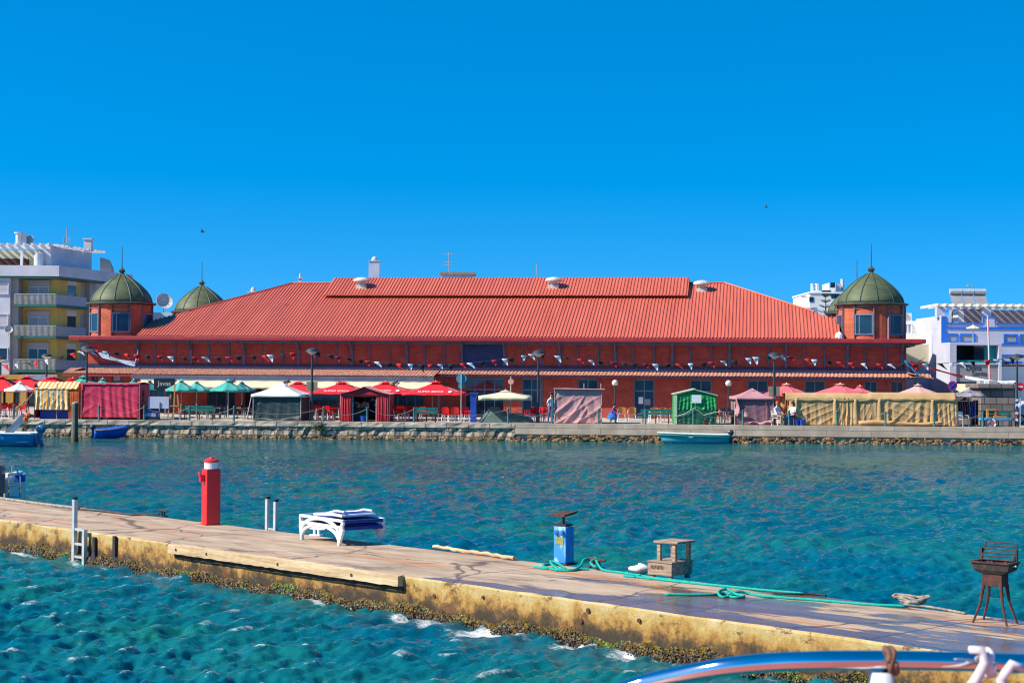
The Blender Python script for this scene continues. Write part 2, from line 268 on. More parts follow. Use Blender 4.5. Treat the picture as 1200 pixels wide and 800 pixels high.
def water_mat():
    m, nt, b = _nt('sea water')
    tc = N(nt, 'ShaderNodeTexCoord')
    n1 = N(nt, 'ShaderNodeTexNoise', Scale=.22, Detail=4); L(nt, tc.outputs['Object'], n1.inputs['Vector'])
    mx = N(nt, 'ShaderNodeMixRGB'); mx.inputs[1].default_value = (.0, .105, .160, 1); mx.inputs[2].default_value = (.008, .155, .125, 1)
    mr = N(nt, 'ShaderNodeMapRange'); mr.inputs[1].default_value = .35; mr.inputs[2].default_value = .65
    L(nt, n1.outputs['Fac'], mr.inputs[0]); L(nt, mr.outputs[0], mx.inputs[0])
    at = N(nt, 'ShaderNodeAttribute', attribute_name='foam_glint')
    mpf = N(nt, 'ShaderNodeMapping'); mpf.inputs['Scale'].default_value = (.62, 1.3, 1); mpf.inputs['Rotation'].default_value = (0, 0, .45); L(nt, tc.outputs['Object'], mpf.inputs[0])
    nf = N(nt, 'ShaderNodeTexNoise', Scale=12, Detail=9, Roughness=.74); L(nt, mpf.outputs[0], nf.inputs['Vector'])
    ad = N(nt, 'ShaderNodeMath', operation='ADD'); L(nt, at.outputs['Fac'], ad.inputs[0]); L(nt, nf.outputs['Fac'], ad.inputs[1])
    fr = N(nt, 'ShaderNodeMapRange'); fr.inputs[1].default_value = .98; fr.inputs[2].default_value = 1.24; L(nt, ad.outputs[0], fr.inputs[0])
    m2 = N(nt, 'ShaderNodeMixRGB'); m2.inputs[2].default_value = (.66, .67, .64, 1); L(nt, fr.outputs[0], m2.inputs[0]); L(nt, mx.outputs[0], m2.inputs[1])
    L(nt, m2.outputs[0], b.inputs['Base Color'])
    rr = N(nt, 'ShaderNodeMapRange'); rr.inputs[3].default_value = .07; rr.inputs[4].default_value = .7; L(nt, fr.outputs[0], rr.inputs[0]); L(nt, rr.outputs[0], b.inputs['Roughness'])
    b.inputs['IOR'].default_value = 1.33; b.inputs['Specular IOR Level'].default_value = .40
    mp = N(nt, 'ShaderNodeMapping'); mp.inputs['Scale'].default_value = (.75, 1.35, 1); mp.inputs['Rotation'].default_value = (0, 0, .35); L(nt, tc.outputs['Object'], mp.inputs[0])
    n2 = N(nt, 'ShaderNodeTexNoise', Scale=5.0, Detail=8, Roughness=.66, Distortion=.3); L(nt, mp.outputs[0], n2.inputs['Vector'])
    n3 = N(nt, 'ShaderNodeTexNoise', Scale=9.0, Detail=4, Roughness=.6); L(nt, mp.outputs[0], n3.inputs['Vector'])
    b0 = N(nt, 'ShaderNodeBump', Strength=1, Distance=.014); L(nt, n3.outputs['Fac'], b0.inputs['Height'])
    bp = N(nt, 'ShaderNodeBump', Strength=1, Distance=.065); L(nt, n2.outputs['Fac'], bp.inputs['Height']); L(nt, b0.outputs[0], bp.inputs['Normal'])
    ch = N(nt, 'ShaderNodeAttribute', attribute_name='chop'); cm = N(nt, 'ShaderNodeMapRange'); cm.inputs[3].default_value = .05; cm.inputs[4].default_value = .34; L(nt, ch.outputs['Fac'], cm.inputs[0]); L(nt, cm.outputs[0], bp.inputs['Distance']); L(nt, bp.outputs[0], b.inputs['Normal'])
    return m
MT['water'] = water_mat()

# ------------------------------------------------------------------ mesh helpers
class MB:
    def __init__(s): s.v = []; s.f = []; s.m = []
    def add(s, vs, fs, m=0):
        o = len(s.v); s.v += [tuple(v) for v in vs]; s.f += [tuple(i+o for i in f) for f in fs]; s.m += [m]*len(fs); return s
    def box(s, x0, x1, y0, y1, z0, z1, m=0):
        vs = [(x0, y0, z0), (x1, y0, z0), (x1, y1, z0), (x0, y1, z0), (x0, y0, z1), (x1, y0, z1), (x1, y1, z1), (x0, y1, z1)]
        return s.add(vs, [(0, 3, 2, 1), (4, 5, 6, 7), (0, 1, 5, 4), (1, 2, 6, 5), (2, 3, 7, 6), (3, 0, 4, 7)], m)
    def cbox(s, c, d, m=0): return s.box(c[0]-d[0]/2, c[0]+d[0]/2, c[1]-d[1]/2, c[1]+d[1]/2, c[2]-d[2]/2, c[2]+d[2]/2, m)
    def beam(s, p0, p1, w, h, m=0):
        p0 = Vector(p0); p1 = Vector(p1); d = (p1-p0).normalized(); a = Vector((0, 0, 1)) if abs(d.z) < .95 else Vector((0, 1, 0))
        x = d.cross(a).normalized()*(w/2); y = x.cross(d).normalized()*(h/2)
        vs = [p+sx*x+sy*y for p in (p0, p1) for sx, sy in ((-1, -1), (1, -1), (1, 1), (-1, 1))]
        return s.add(vs, [(0, 1, 2, 3), (7, 6, 5, 4), (0, 4, 5, 1), (1, 5, 6, 2), (2, 6, 7, 3), (3, 7, 4, 0)], m)
    def tube(s, pts, r, n=8, m=0, closed=False):
        pts = [Vector(p) for p in pts]; k = len(pts); rs = r if isinstance(r, (list, tuple)) else [r]*k
        vs = []; prev = None
        for i, p in enumerate(pts):
            t = (pts[(i+1) % k if closed else min(i+1, k-1)] - pts[i-1 if closed else max(i-1, 0)])
            t = t.normalized() if t.length > 1e-9 else Vector((0, 0, 1))
            if prev is None:
                a = Vector((0, 0, 1)) if abs(t.z) < .9 else Vector((1, 0, 0)); x = t.cross(a).normalized()
            else:
                x = (prev - t*prev.dot(t)); x = x.normalized() if x.length > 1e-6 else t.orthogonal().normalized()
            prev = x; y = t.cross(x)
            for j in range(n):
                a = 2*PI*j/n; vs.append(p + (x*math.cos(a)+y*math.sin(a))*rs[i])
        fs = []
        for i in range(k if closed else k-1):
            for j in range(n):
                a = i*n+j; b = i*n+(j+1) % n; c = ((i+1) % k)*n; fs.append((a, b, c+(j+1) % n, c+j))
        if not closed: fs += [tuple(range(n-1, -1, -1)), tuple((k-1)*n+j for j in range(n))]
        return s.add(vs, fs, m)
    def cyl(s, p0, p1, r0, r1=None, n=12, m=0): return s.tube([p0, p1], [r0, r0 if r1 is None else r1], n, m)
    def lathe(s, prof, c=(0, 0, 0), n=24, m=0, a0=0):
        vs = [(c[0]+r*math.cos(2*PI*j/n+a0), c[1]+r*math.sin(2*PI*j/n+a0), c[2]+z) for r, z in prof for j in range(n)]
        fs = [(i*n+j, i*n+(j+1) % n, (i+1)*n+(j+1) % n, (i+1)*n+j) for i in range(len(prof)-1) for j in range(n)]
        fs += [tuple(range(n-1, -1, -1)), tuple((len(prof)-1)*n+j for j in range(n))]
        return s.add(vs, fs, m)
    def sheet(s, fn, nu, nv, m=0):
        vs = [fn(i/nu, j/nv) for j in range(nv+1) for i in range(nu+1)]
        fs = [(j*(nu+1)+i, j*(nu+1)+i+1, (j+1)*(nu+1)+i+1, (j+1)*(nu+1)+i) for j in range(nv) for i in range(nu)]
        return s.add(vs, fs, m)
    def prism(s, poly, vec, m=0):
        n = len(poly); vec = Vector(vec); vs = [Vector(p) for p in poly]+[Vector(p)+vec for p in poly]
        return s.add(vs, [tuple(range(n-1, -1, -1)), tuple(range(n, 2*n))]+[(i, (i+1) % n, n+(i+1) % n, n+i) for i in range(n)], m)
    def ball(s, c, r, n=10, m=0, k=6):
        rx, ry, rz = r if isinstance(r, (tuple, list)) else (r, r, r)
        prof = [(max(.02, math.sin(PI*i/k)), -math.cos(PI*i/k)) for i in range(k+1)]
        vs = [(c[0]+rx*q*math.cos(2*PI*j/n), c[1]+ry*q*math.sin(2*PI*j/n), c[2]+rz*z) for q, z in prof for j in range(n)]
        fs = [(i*n+j, i*n+(j+1) % n, (i+1)*n+(j+1) % n, (i+1)*n+j) for i in range(k) for j in range(n)] + [tuple(range(n-1, -1, -1)), tuple(k*n+j for j in range(n))]
        return s.add(vs, fs, m)
    def build(s, name, mats, parent=None, smooth=False, bevel=0, loc=None, rz=0, solid=0):
        smooth = smooth or 0 < solid < .012
        me = bpy.data.meshes.new(name); me.from_pydata(s.v, [], s.f)
        for m in (mats if isinstance(mats, (list, tuple)) else [mats]): me.materials.append(MT[m] if isinstance(m, str) else m)
        me.polygons.foreach_set('material_index', s.m)
        if smooth: me.polygons.foreach_set('use_smooth', [True]*len(me.polygons))
        me.update()
        o = bpy.data.objects.new(name, me); COL.objects.link(o)
        if parent: o.parent = parent
        if loc is not None: o.location = loc
        o.rotation_euler.z = rz
        if solid: md = o.modifiers.new('solid', 'SOLIDIFY'); md.thickness = solid
        if bevel: md = o.modifiers.new('bevel', 'BEVEL'); md.width = bevel; md.segments = 2; md.limit_method = 'ANGLE'
        if smooth == 'auto':
            me.polygons.foreach_set('use_smooth', [False]*len(me.polygons))
        return o
def tag(o, label=None, cat=None, group=None, kind=None):
    if label: o['label'] = label
    if cat: o['category'] = cat
    if group: o['group'] = group
    if kind: o['kind'] = kind
    return o
def thing(name, label, cat, loc=(0, 0, 0), rz=0, group=None):
    o = bpy.data.objects.new(name, None); COL.objects.link(o); o.location = loc; o.rotation_euler.z = rz; o.empty_display_size = .2
    return tag(o, label, cat, group)
def dup(o, parent=None, loc=None, rz=None, label=None, group=None, scale=None):
    c = o.copy(); COL.objects.link(c)
    if parent: c.parent = parent
    if loc is not None: c.location = loc
    if rz is not None: c.rotation_euler.z = rz
    if scale: c.scale = scale
    if label: c['label'] = label
    if group: c['group'] = group
    for ch in list(o.children): dup(ch, c)
    return c
def text(name, body, size, mat, parent, loc, rot, align='CENTER', ext=.004):
    cu = bpy.data.curves.new(name, 'FONT'); cu.body = body; cu.size = size; cu.align_x = align; cu.align_y = 'CENTER'; cu.extrude = ext
    cu.materials.append(MT[mat]); tmp = bpy.data.objects.new(name, cu); COL.objects.link(tmp); bpy.context.view_layer.update()
    me = bpy.data.meshes.new_from_object(tmp.evaluated_get(bpy.context.evaluated_depsgraph_get())); bpy.data.objects.remove(tmp)
    o = bpy.data.objects.new(name, me); COL.objects.link(o); o.parent = parent; o.location = loc; o.rotation_euler = rot
    return o
def ss(a, b, x): t = min(1, max(0, (x-a)/(b-a))); return t*t*(3-2*t)

# ------------------------------------------------------------------ sky and sun
SUN_EL = math.radians(40); SUN_AZ = math.radians(18)      # from the left of the view, a little toward the viewer
sund = Vector((-math.cos(SUN_AZ)*math.cos(SUN_EL), -math.sin(SUN_AZ)*math.cos(SUN_EL), math.sin(SUN_EL)))
w = bpy.data.worlds.new('World'); sc.world = w; w.use_nodes = True
nt = w.node_tree; bg = nt.nodes['Background']
sky = nt.nodes.new('ShaderNodeTexSky'); sky.sky_type = 'NISHITA'; sky.sun_disc = False
sky.sun_elevation = SUN_EL; sky.sun_rotation = math.atan2(sund.x, sund.y)
sky.altitude = 0; sky.air_density = 1.0; sky.dust_density = .15; sky.ozone_density = 3.0
hs = nt.nodes.new('ShaderNodeHueSaturation'); hs.inputs['Saturation'].default_value = 1.51; hs.inputs['Hue'].default_value = .4965
wtc = nt.nodes.new('ShaderNodeTexCoord'); wsp = nt.nodes.new('ShaderNodeSeparateXYZ'); L(nt, wtc.outputs['Generated'], wsp.inputs[0])
wab = N(nt, 'ShaderNodeMath', operation='ABSOLUTE'); L(nt, wsp.outputs[2], wab.inputs[0])
wma = N(nt, 'ShaderNodeMath', operation='MULTIPLY_ADD'); wma.inputs[1].default_value = 1.3; wma.inputs[2].default_value = .20; L(nt, wab.outputs[0], wma.inputs[0])
wcb = nt.nodes.new('ShaderNodeCombineXYZ'); L(nt, wsp.outputs[0], wcb.inputs[0]); L(nt, wsp.outputs[1], wcb.inputs[1]); L(nt, wma.outputs[0], wcb.inputs[2])
wno = N(nt, 'ShaderNodeVectorMath', operation='NORMALIZE'); L(nt, wcb.outputs[0], wno.inputs[0]); L(nt, wno.outputs[0], sky.inputs[0])   # deep clean-air blue down to the horizon
L(nt, sky.outputs[0], hs.inputs['Color']); L(nt, hs.outputs[0], bg.inputs[0]); bg.inputs[1].default_value = 0.15
sl = bpy.data.lights.new('sun', 'SUN'); so = bpy.data.objects.new('sun', sl); COL.objects.link(so)
sl.energy = 5.0; sl.angle = math.radians(.5); sl.color = (1, .93, .82)
so.rotation_euler = sund.to_track_quat('Z', 'Y').to_euler()
sc.view_settings.view_transform = 'Standard'; sc.view_settings.look = 'None'; sc.view_settings.exposure = 0.5; sc.view_settings.gamma = 1
sc.cycles.max_bounces = 6; sc.cycles.use_denoising = True; sc.cycles.filter_width = 1.15; sc.cycles.sample_clamp_indirect = 4
#@@PARTS

# ------------------------------------------------------------------ pontoon frame (used by the water foam too)
PO = Vector((-.96*30+24.65, 30, 0)); PANG = math.atan2(-.7214, .6925); PW = 3.04; DZ = .60
def PL(px, py, z=DZ):
    p = onz(px, py, z) - PO; c, s = math.cos(PANG), math.sin(PANG)
    return Vector((p.x*c+p.y*s, -p.x*s+p.y*c, z))
def PWd(l): c, s = math.cos(PANG), math.sin(PANG); return Vector((PO.x+l[0]*c-l[1]*s, PO.y+l[0]*s+l[1]*c, l[2] if len(l) > 2 else DZ))

# ------------------------------------------------------------------ water
def make_water():
    rng = np.random.default_rng(3)
    ys = [-60, -25, -5, 3, 8]; y = 9.0
    while y < 98: y += max(.045, .55*y*y/(EYE*FOC)); ys.append(y)
    ys += [99, 100, 101.5, 104]; ys = np.array(ys); nr = len(ys)
    ncore = 860; t = np.linspace(-1, 1, ncore)
    T = np.concatenate([[-14, -6, -3, -1.8, -1.2], t, [1.2, 1.8, 3, 6, 14]]); nc = len(T)
    half = .55*np.maximum(ys, 14)+1.0
    X = half[:, None]*T[None, :]; Y = np.repeat(ys[:, None], nc, 1)
    dy = np.gradient(ys); Z = np.zeros_like(X)
    wx = X+.5*np.sin(.31*Y+.9)+.35*np.sin(.57*X+.4*Y); wy = Y+.5*np.sin(.27*X+2.)
    for i in range(96):
        lam = .20*(9**rng.random()); ang = math.radians(-28)+rng.normal()*.36 if i % 5 < 3 else math.radians(-80)+rng.normal()*.5
        k = 2*PI/lam; ph = rng.random()*2*PI; amp = .0076*lam**.62*(.6+.8*rng.random())
        arg = k*(math.cos(ang)*wx+math.sin(ang)*wy)+ph
        s = np.sin(arg); hh = 1-np.abs(s)*1.6 if i % 3 == 0 else s
        fade = np.clip((lam-2.2*dy)/(1.5*dy+1e-6), 0, 1)[:, None]
        Z += amp*hh*fade
    edge = np.clip((1.0-np.abs(T))/.12, 0, 1)[None, :]; Z = (Z-.03)*edge
    Z[ys < 8.5] = 0
    # foam: along the near face of the pontoon, plus crest flecks: small whitecaps and painted-in sun glints
    c, s_ = math.cos(PANG), math.sin(PANG); lx = (X-PO.x)*c+(Y-PO.y)*s_; ly = -(X-PO.x)*s_+(Y-PO.y)*c
    d = -ly
    nz = np.zeros_like(X)
    for i in range(10):
        a = rng.random()*2*PI; lam = .5+2.2*rng.random(); nz += np.sin(2*PI/lam*(math.cos(a)*wx+math.sin(a)*wy)+rng.random()*6)
    nz /= 3.2
    g1 = np.exp(-((lx-5.2)/1.1)**2)+.95*np.exp(-((lx-7.9)/1.0)**2); along = g1*.48+.60
    width = .19+.40*g1
    foam_glint = np.where((d > -.3), along*np.exp(-((d-.26)/width)**2)*(.68+.34*nz), 0)
    zc = Z/np.maximum(Z.std(axis=1, keepdims=True), 1e-4)
    near = np.clip((42-Y)/10, 0, 1)*(d > .3)
    foam_glint = np.maximum(foam_glint, np.clip((zc-.0)*.34+.12*nz, 0, .56)*near)
    foam_glint = np.maximum(foam_glint, np.clip((zc-1.9)*.2+.1*nz, 0, .40)*(d < -3)*.9)
    V = np.stack([X, Y, Z], -1).reshape(-1, 3).astype(np.float32)
    idx = np.arange(nr*nc).reshape(nr, nc); F = np.stack([idx[:-1, :-1], idx[:-1, 1:], idx[1:, 1:], idx[1:, :-1]], -1).reshape(-1)
    me = bpy.data.meshes.new('water'); nf = len(F)//4
    me.vertices.add(len(V)); me.vertices.foreach_set('co', V.ravel()); me.loops.add(len(F)); me.loops.foreach_set('vertex_index', F.astype(np.int32))
    me.polygons.add(nf); me.polygons.foreach_set('loop_start', np.arange(0, nf*4, 4, dtype=np.int32)); me.polygons.foreach_set('loop_total', np.full(nf, 4, np.int32))
    me.polygons.foreach_set('use_smooth', [True]*nf)
    a = me.attributes.new('chop', 'FLOAT', 'POINT'); a.data.foreach_set('value', np.clip((Y-34)/42, 0, 1).ravel().astype(np.float32))
    a = me.attributes.new('foam_glint', 'FLOAT', 'POINT'); a.data.foreach_set('value', foam_glint.ravel().astype(np.float32))
    me.update(); me.validate(); me.materials.append(MT['water'])
    o = bpy.data.objects.new('water', me); COL.objects.link(o); tag(o, 'blue green choppy harbour water', 'water', kind='structure')
make_water()

# ------------------------------------------------------------------ land: promenade, street ground, quay wall
gm = MB(); gm.add([(-900, quay_y(-900)+2, QZ-.06), (900, quay_y(900)+2, QZ-.06), (3000, 4000, QZ-.06), (-3000, 4000, QZ-.06)], [(0, 1, 2, 3)])
tag(gm.build('ground', 'ground'), kind='structure')
pv = MB(); pv.sheet(lambda a, b: (-160+320*a, quay_y(-160+320*a)+.02+b*30, QZ), 2, 2)
tag(pv.build('promenade', 'pave'), kind='structure')
qw = thing('quay_wall', 'long low stone and concrete quay wall with weedy rocks at its foot', 'quay wall', (0, 99.4, 0), QROT)
def qx(px): return G(px, 0).x/math.cos(QROT)
xs = qx(604)
def wallpart(name, mat, x0, x1, z0, z1, y0, seedy=0, amp=.0, step=.5, bev=.02):
    b = MB(); rnd = random.Random(seedy); n = int((x1-x0)/step)
    prof = [(y0, z0), (y0, (z0+z1)/2), (y0, z1), (3.0, z1), (3.0, z0)]
    vs = []
    for i in range(n+1):
        x = x0+(x1-x0)*i/n
        for k, (y, z) in enumerate(prof):
            jz = rnd.uniform(-amp, amp)*.5 if k < 3 else 0
            vs.append((x, y+(rnd.uniform(-amp, amp) if k < 3 else 0), z+(jz if k == 1 else 0)))
    fs = [(i*5+k, (i+1)*5+k, (i+1)*5+(k+1) % 5, i*5+(k+1) % 5) for i in range(n) for k in range(5)]
    b.add(vs, fs); return b.build(name, mat, qw)
wallpart('coping', 'copingstone', -80, xs-.01, .70, QZ-.006, -.04, 1, .025, .33)
wallpart('stone_course', 'quaystone', -80, xs-.01, -.4, .697, .05, 2, .07, .26)
wallpart('concrete_face', 'quayconc', xs, 110, .34, QZ-.004, -.02, 3, .006, 1.5)
wallpart('concrete_footing', 'quayconc', xs, 110, -.4, .337, .10, 4, .01, 1.5)
rk = MB()
for i in range(1500):
    x = random.uniform(-36, 40); zz = random.random()
    big = 1 if x > xs else .75
    zt = (.33 if x > xs else .20)
    c = (x, -.05-.5*(1-zz)*big-.05*random.random(), -.08+zz*zt)
    s = random.uniform(.05, .15)*big
    o0 = len(rk.v); rk.ball(c, (s*random.uniform(.8, 1.7), s, s*random.uniform(.6, 1.0)), 6, random.choice((0, 0, 1)), 4)
    for j in range(o0, len(rk.v)):
        vx = rk.v[j]; rk.v[j] = (vx[0]+random.uniform(-.02, .02), vx[1]+random.uniform(-.02, .02), vx[2]+random.uniform(-.02, .02))
tag(rk.build('foot_rocks', ['rock', 'mussel'], qw), kind='stuff')

# ------------------------------------------------------------------ market hall
TH = math.radians(8.1); B0 = Vector((0, 114, 0)); UX = Vector((math.cos(TH), -math.sin(TH), 0)); VX = Vector((math.sin(TH), math.cos(TH), 0))
def BV(px, py, v):
    d = ray(px, py); t = ((B0-CAM).dot(VX)+v)/d.dot(VX); p = CAM+d*t; q = p-B0
    return Vector((q.dot(UX), v, p.z))
def BU(px, v=0.0, py=430): return BV(px, py, v).x
hall = thing('market_hall', 'long red brick market hall with red sheet roof and green domed corner towers', 'market hall', B0, -TH)
UL, UR = BU(103), BU(1062); DEP = 20.2; ZE = 5.92; R0 = 2.12
ZG = QZ-.03
# wall core with openings cut by building it in pieces along u
op = []   # (u0,u1,z0,z1) openings in the front wall
def opening(p0, p1, zb, zt): op.append((BU(p0), BU(p1), zb, zt))
ZC = 3.55
for p0, p1, zb in ((176, 205, ZG+.1), (243, 276, ZG+.1), (286, 331, ZG+.1), (362, 397, ZG+.1), (456, 497, ZG+.1), (545, 591, ZG+.1), (612, 634, ZG+.1), (677, 701, 1.8), (743, 767, ZG+.1), (809, 834, 1.8), (876, 900, 1.8), (943, 967, 1.8), (1013, 1028, 1.8), (1044, 1059, 1.8), (107, 115, 1.9), (131, 144, 1.9)):
    opening(p0, p1, zb, ZC)
op.sort()
wb = MB(); u = UL
for (a, b, zb, zt) in op:
    wb.box(u, a, 0, .4, ZG, ZE); wb.box(a, b, 0, .4, zt, ZE)
    if zb > ZG+.2: wb.box(a, b, 0, .4, ZG, zb)
    u = b
wb.box(u, UR, 0, .4, ZG, ZE)
wb.box(UL, UL+.4, .4, DEP-.4, ZG, ZE); wb.box(UR-.4, UR, .4, DEP-.4, ZG, ZE); wb.box(UL, UR, DEP-.4, DEP, ZG, ZE)
wb.build('wall', 'brick', hall)
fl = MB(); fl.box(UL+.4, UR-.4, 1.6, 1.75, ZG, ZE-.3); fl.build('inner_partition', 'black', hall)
# glazing per opening
for i, (a, b, zb, zt) in enumerate(op):
    f = MB(); t = .07; y0 = .10
    f.box(a, a+t, y0, y0+.12, zb, zt); f.box(b-t, b, y0, y0+.12, zb, zt); f.box(a+t, b-t, y0, y0+.12, zt-t, zt); f.box(a+t, b-t, y0, y0+.12, zb, zb+t)
    n = 2 if b-a < 1.6 else (3 if b-a < 2.2 else 4)
    zm = max(zb+.5, 2.75)
    f.box(a+t, b-t, y0+.01, y0+.10, zm, zm+.08)
    for k in range(1, n): x = a+(b-a)*k/n; f.box(x-.03, x+.03, y0+.02, y0+.10, zb+t, zt-t)
    isdoor = zb < ZG+.2
    fo = f.build('door' if isdoor else 'window', 'frameteal' if b > BU(540) else 'steel', hall)
    g = MB(); g.box(a+t, b-t, y0+.04, y0+.06, zb+t, zt-t); g.build('pane', 'glassblue' if (i % 3 == 0 or b > BU(600)) else 'glassdark', fo)
    if not isdoor:
        s_ = MB(); s_.box(a-.06, b+.06, -.08, .14, zb-.07, zb); s_.build('sill', 'conc', fo)
pn = MB(); c = BV(751, 469, .07); pn.cbox((c.x, .085, c.z), (.3, .012, .45)); pn.build('notice', 'white', hall)
pn = MB(); c = BV(758.5, 470, .07); pn.cbox((c.x, .085, c.z-.05), (.42, .012, .40)); pn.build('notice', 'greypanel', hall)
pn = MB(); c = BV(137, 442, .07); pn.cbox((c.x, .085, c.z), (.5, .012, .42)); pn.build('poster', 'frost', hall)
# upper wall: pilasters, navy band, centre panel
def uz(py, v=0): return BV(600, py, v).z
thick = [161.5, 224, 286.5, 350, 412.6, 477, 541.5, 591, 656, 721, 788, 855, 921, 993, 1057]
for i, p in enumerate(thick):
    b = MB(); uu = BU(p); b.box(uu-.085, uu+.085, -.12, -.002, 4.38, ZE-.02); b.build('pilaster', 'steel', hall)
    for dlt in (20.3, 44):
        s = (BU(p+62)-uu)/62
        u2 = uu+dlt*s*(1.0 if p < 540 else 1.03)
        if p == 541.5 or u2 > UR-.3: continue
        b = MB(); b.box(u2-.045, u2+.045, -.06, -.002, 4.38, ZE-.02); b.build('mullion', 'steel', hall)
        b = MB(); b.box(u2-.03, u2+.03, -.03, -.002, ZG, 3.6)
        if not any(a-.1 < u2 < bb+.1 for a, bb, _, _ in op): b.build('mullion', 'steel', hall)
b = MB(); b.box(UL-.03, UR+.03, -.10, -.003, 4.08, 4.36); b.build('band', 'navy', hall)
b = MB(); b.box(BU(541.5)+.09, BU(591)-.09, -.06, -.003, 4.40, ZE-.03); b.build('centre_panel', 'navycloth', hall)
# eaves: flat fascia slab all round, dark beam below
EV = 1.05
el, er = UL-1.0, UR+1.15
b = MB(); b.box(el, er, -EV, DEP+EV, ZE+.06, ZE+.34); b.build('fascia', 'fascia', hall, bevel=.05)
b = MB()
b.box(UL-.5, UR+.5, -.5, -.36, ZE-.12, ZE+.057); b.box(UL-.5, UL-.36, -.36, DEP+.4, ZE-.12, ZE+.057); b.box(UR+.36, UR+.5, -.36, DEP+.4, ZE-.12, ZE+.057)
b.build('eaves_beam', 'steel', hall)
for i, p in enumerate(thick):
    uu = BU(p); b = MB(); b.beam((uu, -.13, ZE-.55), (uu, -.9, ZE+.05), .07, .07); b.build('bracket', 'steel', hall)
# roof
ZR0 = ZE+.36; VR0 = -.6; VR = DEP/2; 
rl, rr = BU(343, VR, 332), BU(849, VR, 333); ZR = BV(600, 332.3, VR).z
ra, rb = UL+.75, UR-.75
SL = (ZR-ZR0)/(VR-VR0)
def ribbed(u0, u1, v0, z0, sl, vtop, period=.235, h=.055, vs0=None):
    """trapezoid profiled sheet running up the slope; vtop(u) gives where it ends"""
    m = MB(); prof = []; x = u0
    while x < u1:
        for dx, hh in ((0, 0), (.46, 0), (.58, h), (.86, h)): 
            if x+dx*period <= u1: prof.append((x+dx*period, hh))
        x += period
    prof.append((u1, 0)); vs = []
    for (x, hh) in prof:
        vb = vs0(x) if vs0 else v0; vt = max(vb+.02, vtop(x)); vs += [(x, vb, z0+(vb-v0)*sl+hh), (x, vt, z0+(vt-v0)*sl+hh)]
    m.add(vs, [(2*i, 2*i+2, 2*i+3, 2*i+1) for i in range(len(prof)-1) if vs[2*i+1][1]-vs[2*i][1] > .03 or vs[2*i+3][1]-vs[2*i+2][1] > .03]); return m
def vtop_front(x):
    if x < rl: return VR0+(VR-VR0)*(x-ra)/(rl-ra)
    if x > rr: return VR0+(VR-VR0)*(rb-x)/(rb-rr)
    return VR
def vstart(x):                                  # the sheet stops round the corner towers
    for uc in (UL+R0-.55, UR-R0+.02):
        d = R0-abs(x-uc)
        if d > 0: return R0+math.sqrt(max(0, R0*R0-(x-uc)**2))*.9
        if (x < uc and uc < 0) or (x > uc and uc > 0): return 3
    return VR0
rf = ribbed(ra, rb, VR0, ZR0, SL, vtop_front, vs0=vstart)
VB = 2*VR-VR0
m2 = ribbed(ra, rb, VR0, ZR0, SL, vtop_front, vs0=vstart); o0 = len(rf.v); rf.v += [(x, 2*VR-y, z) for x, y, z in m2.v]; rf.f += [tuple(reversed([i+o0 for i in f])) for f in m2.f]; rf.m += m2.m
for e, r_, sg in ((ra, rl, 1), (rb, rr, -1)):
    f_ = (4.6-VR0)/(VR-VR0); hu = e+(r_-e)*f_; hz = ZR0+(ZR-ZR0)*f_; q = [(e, 4.6, ZR0), (hu, 4.6, hz), (r_, VR, ZR), (hu, 2*VR-4.6, hz), (e, 2*VR-4.6, ZR0)]
    rf.add(q, [(0, 1, 2, 3, 4) if sg > 0 else (4, 3, 2, 1, 0)])
rfo = rf.build('roof', 'roofred', hall)
rc = MB()
f_ = (4.2-VR0)/(VR-VR0)
rc.tube([(ra+(rl-ra)*f_, 4.2, ZR0+(ZR-ZR0)*f_+.06), (rl, VR, ZR+.06), (rr, VR, ZR+.06), (rb+(rr-rb)*f_, 4.2, ZR0+(ZR-ZR0)*f_+.06)], .07, 6); rc.build('ridge_cap', 'roofred', rfo)
mz = BV(600, 346, 6.8).z; mzr = BV(600, 325.5, VR).z; ml, mr_ = BU(378, 6.8, 346), BU(806, 6.8, 346); msl = (mzr-mz)/(VR-6.8)
mo = ribbed(ml, mr_, 6.8, mz, msl, lambda x: VR); o0 = len(mo.v); k = len(mo.f)
mo.v += [(x, 2*VR-y, z) for x, y, z in mo.v[:o0]]; mo.f += [tuple(reversed([i+o0 for i in f])) for f in mo.f[:k]]; mo.m += mo.m[:k]
mo.build('clerestory_roof', 'roofred', rfo, solid=.05)
b = MB(); b.box(ml+.7, mr_-.7, 7.5, 2*VR-7.5, ZR0+(7.5-VR0)*SL-.6, mz+.62*(7.5-6.8)*msl); b.build('clerestory_wall', 'black', rfo)  # black base colour paints in the shadow strip below the clerestory eaves
def roofvent(px, py, v, onmon, s=1.0):
    uu = BU(px, v, py); vv = min(v, 2*VR-v); z = (mz+(vv-6.8)*msl) if onmon else (ZR0+(vv-VR0)*SL)
    b = MB(); b.box(uu-.38*s, uu+.38*s, v-.3, v+.3, z-.2, z+.16); b.lathe([(.26*s, 0), (.26*s, .25), (.62*s, .30), (.62*s, .38), (.5*s, .5), (.2*s, .58), (.02, .6)], (uu, v, z+.14), 18)
    b.build('roof_vent', 'ventwhite', rfo)
roofvent(424, 333, 8.3, True); roofvent(649, 333, 8.3, True); roofvent(822.5, 341, 8.6, False); roofvent(765, 327, 12.4, True); roofvent(364, 334, 11.5, False, .8); roofvent(541, 328, 12.6, True)
b = MB(); b.ball((BU(983.5, -.3, 398), -.3, ZE+.4), (.3, .3, .42), 12); b.build('roof_dome_cap', 'white', hall)
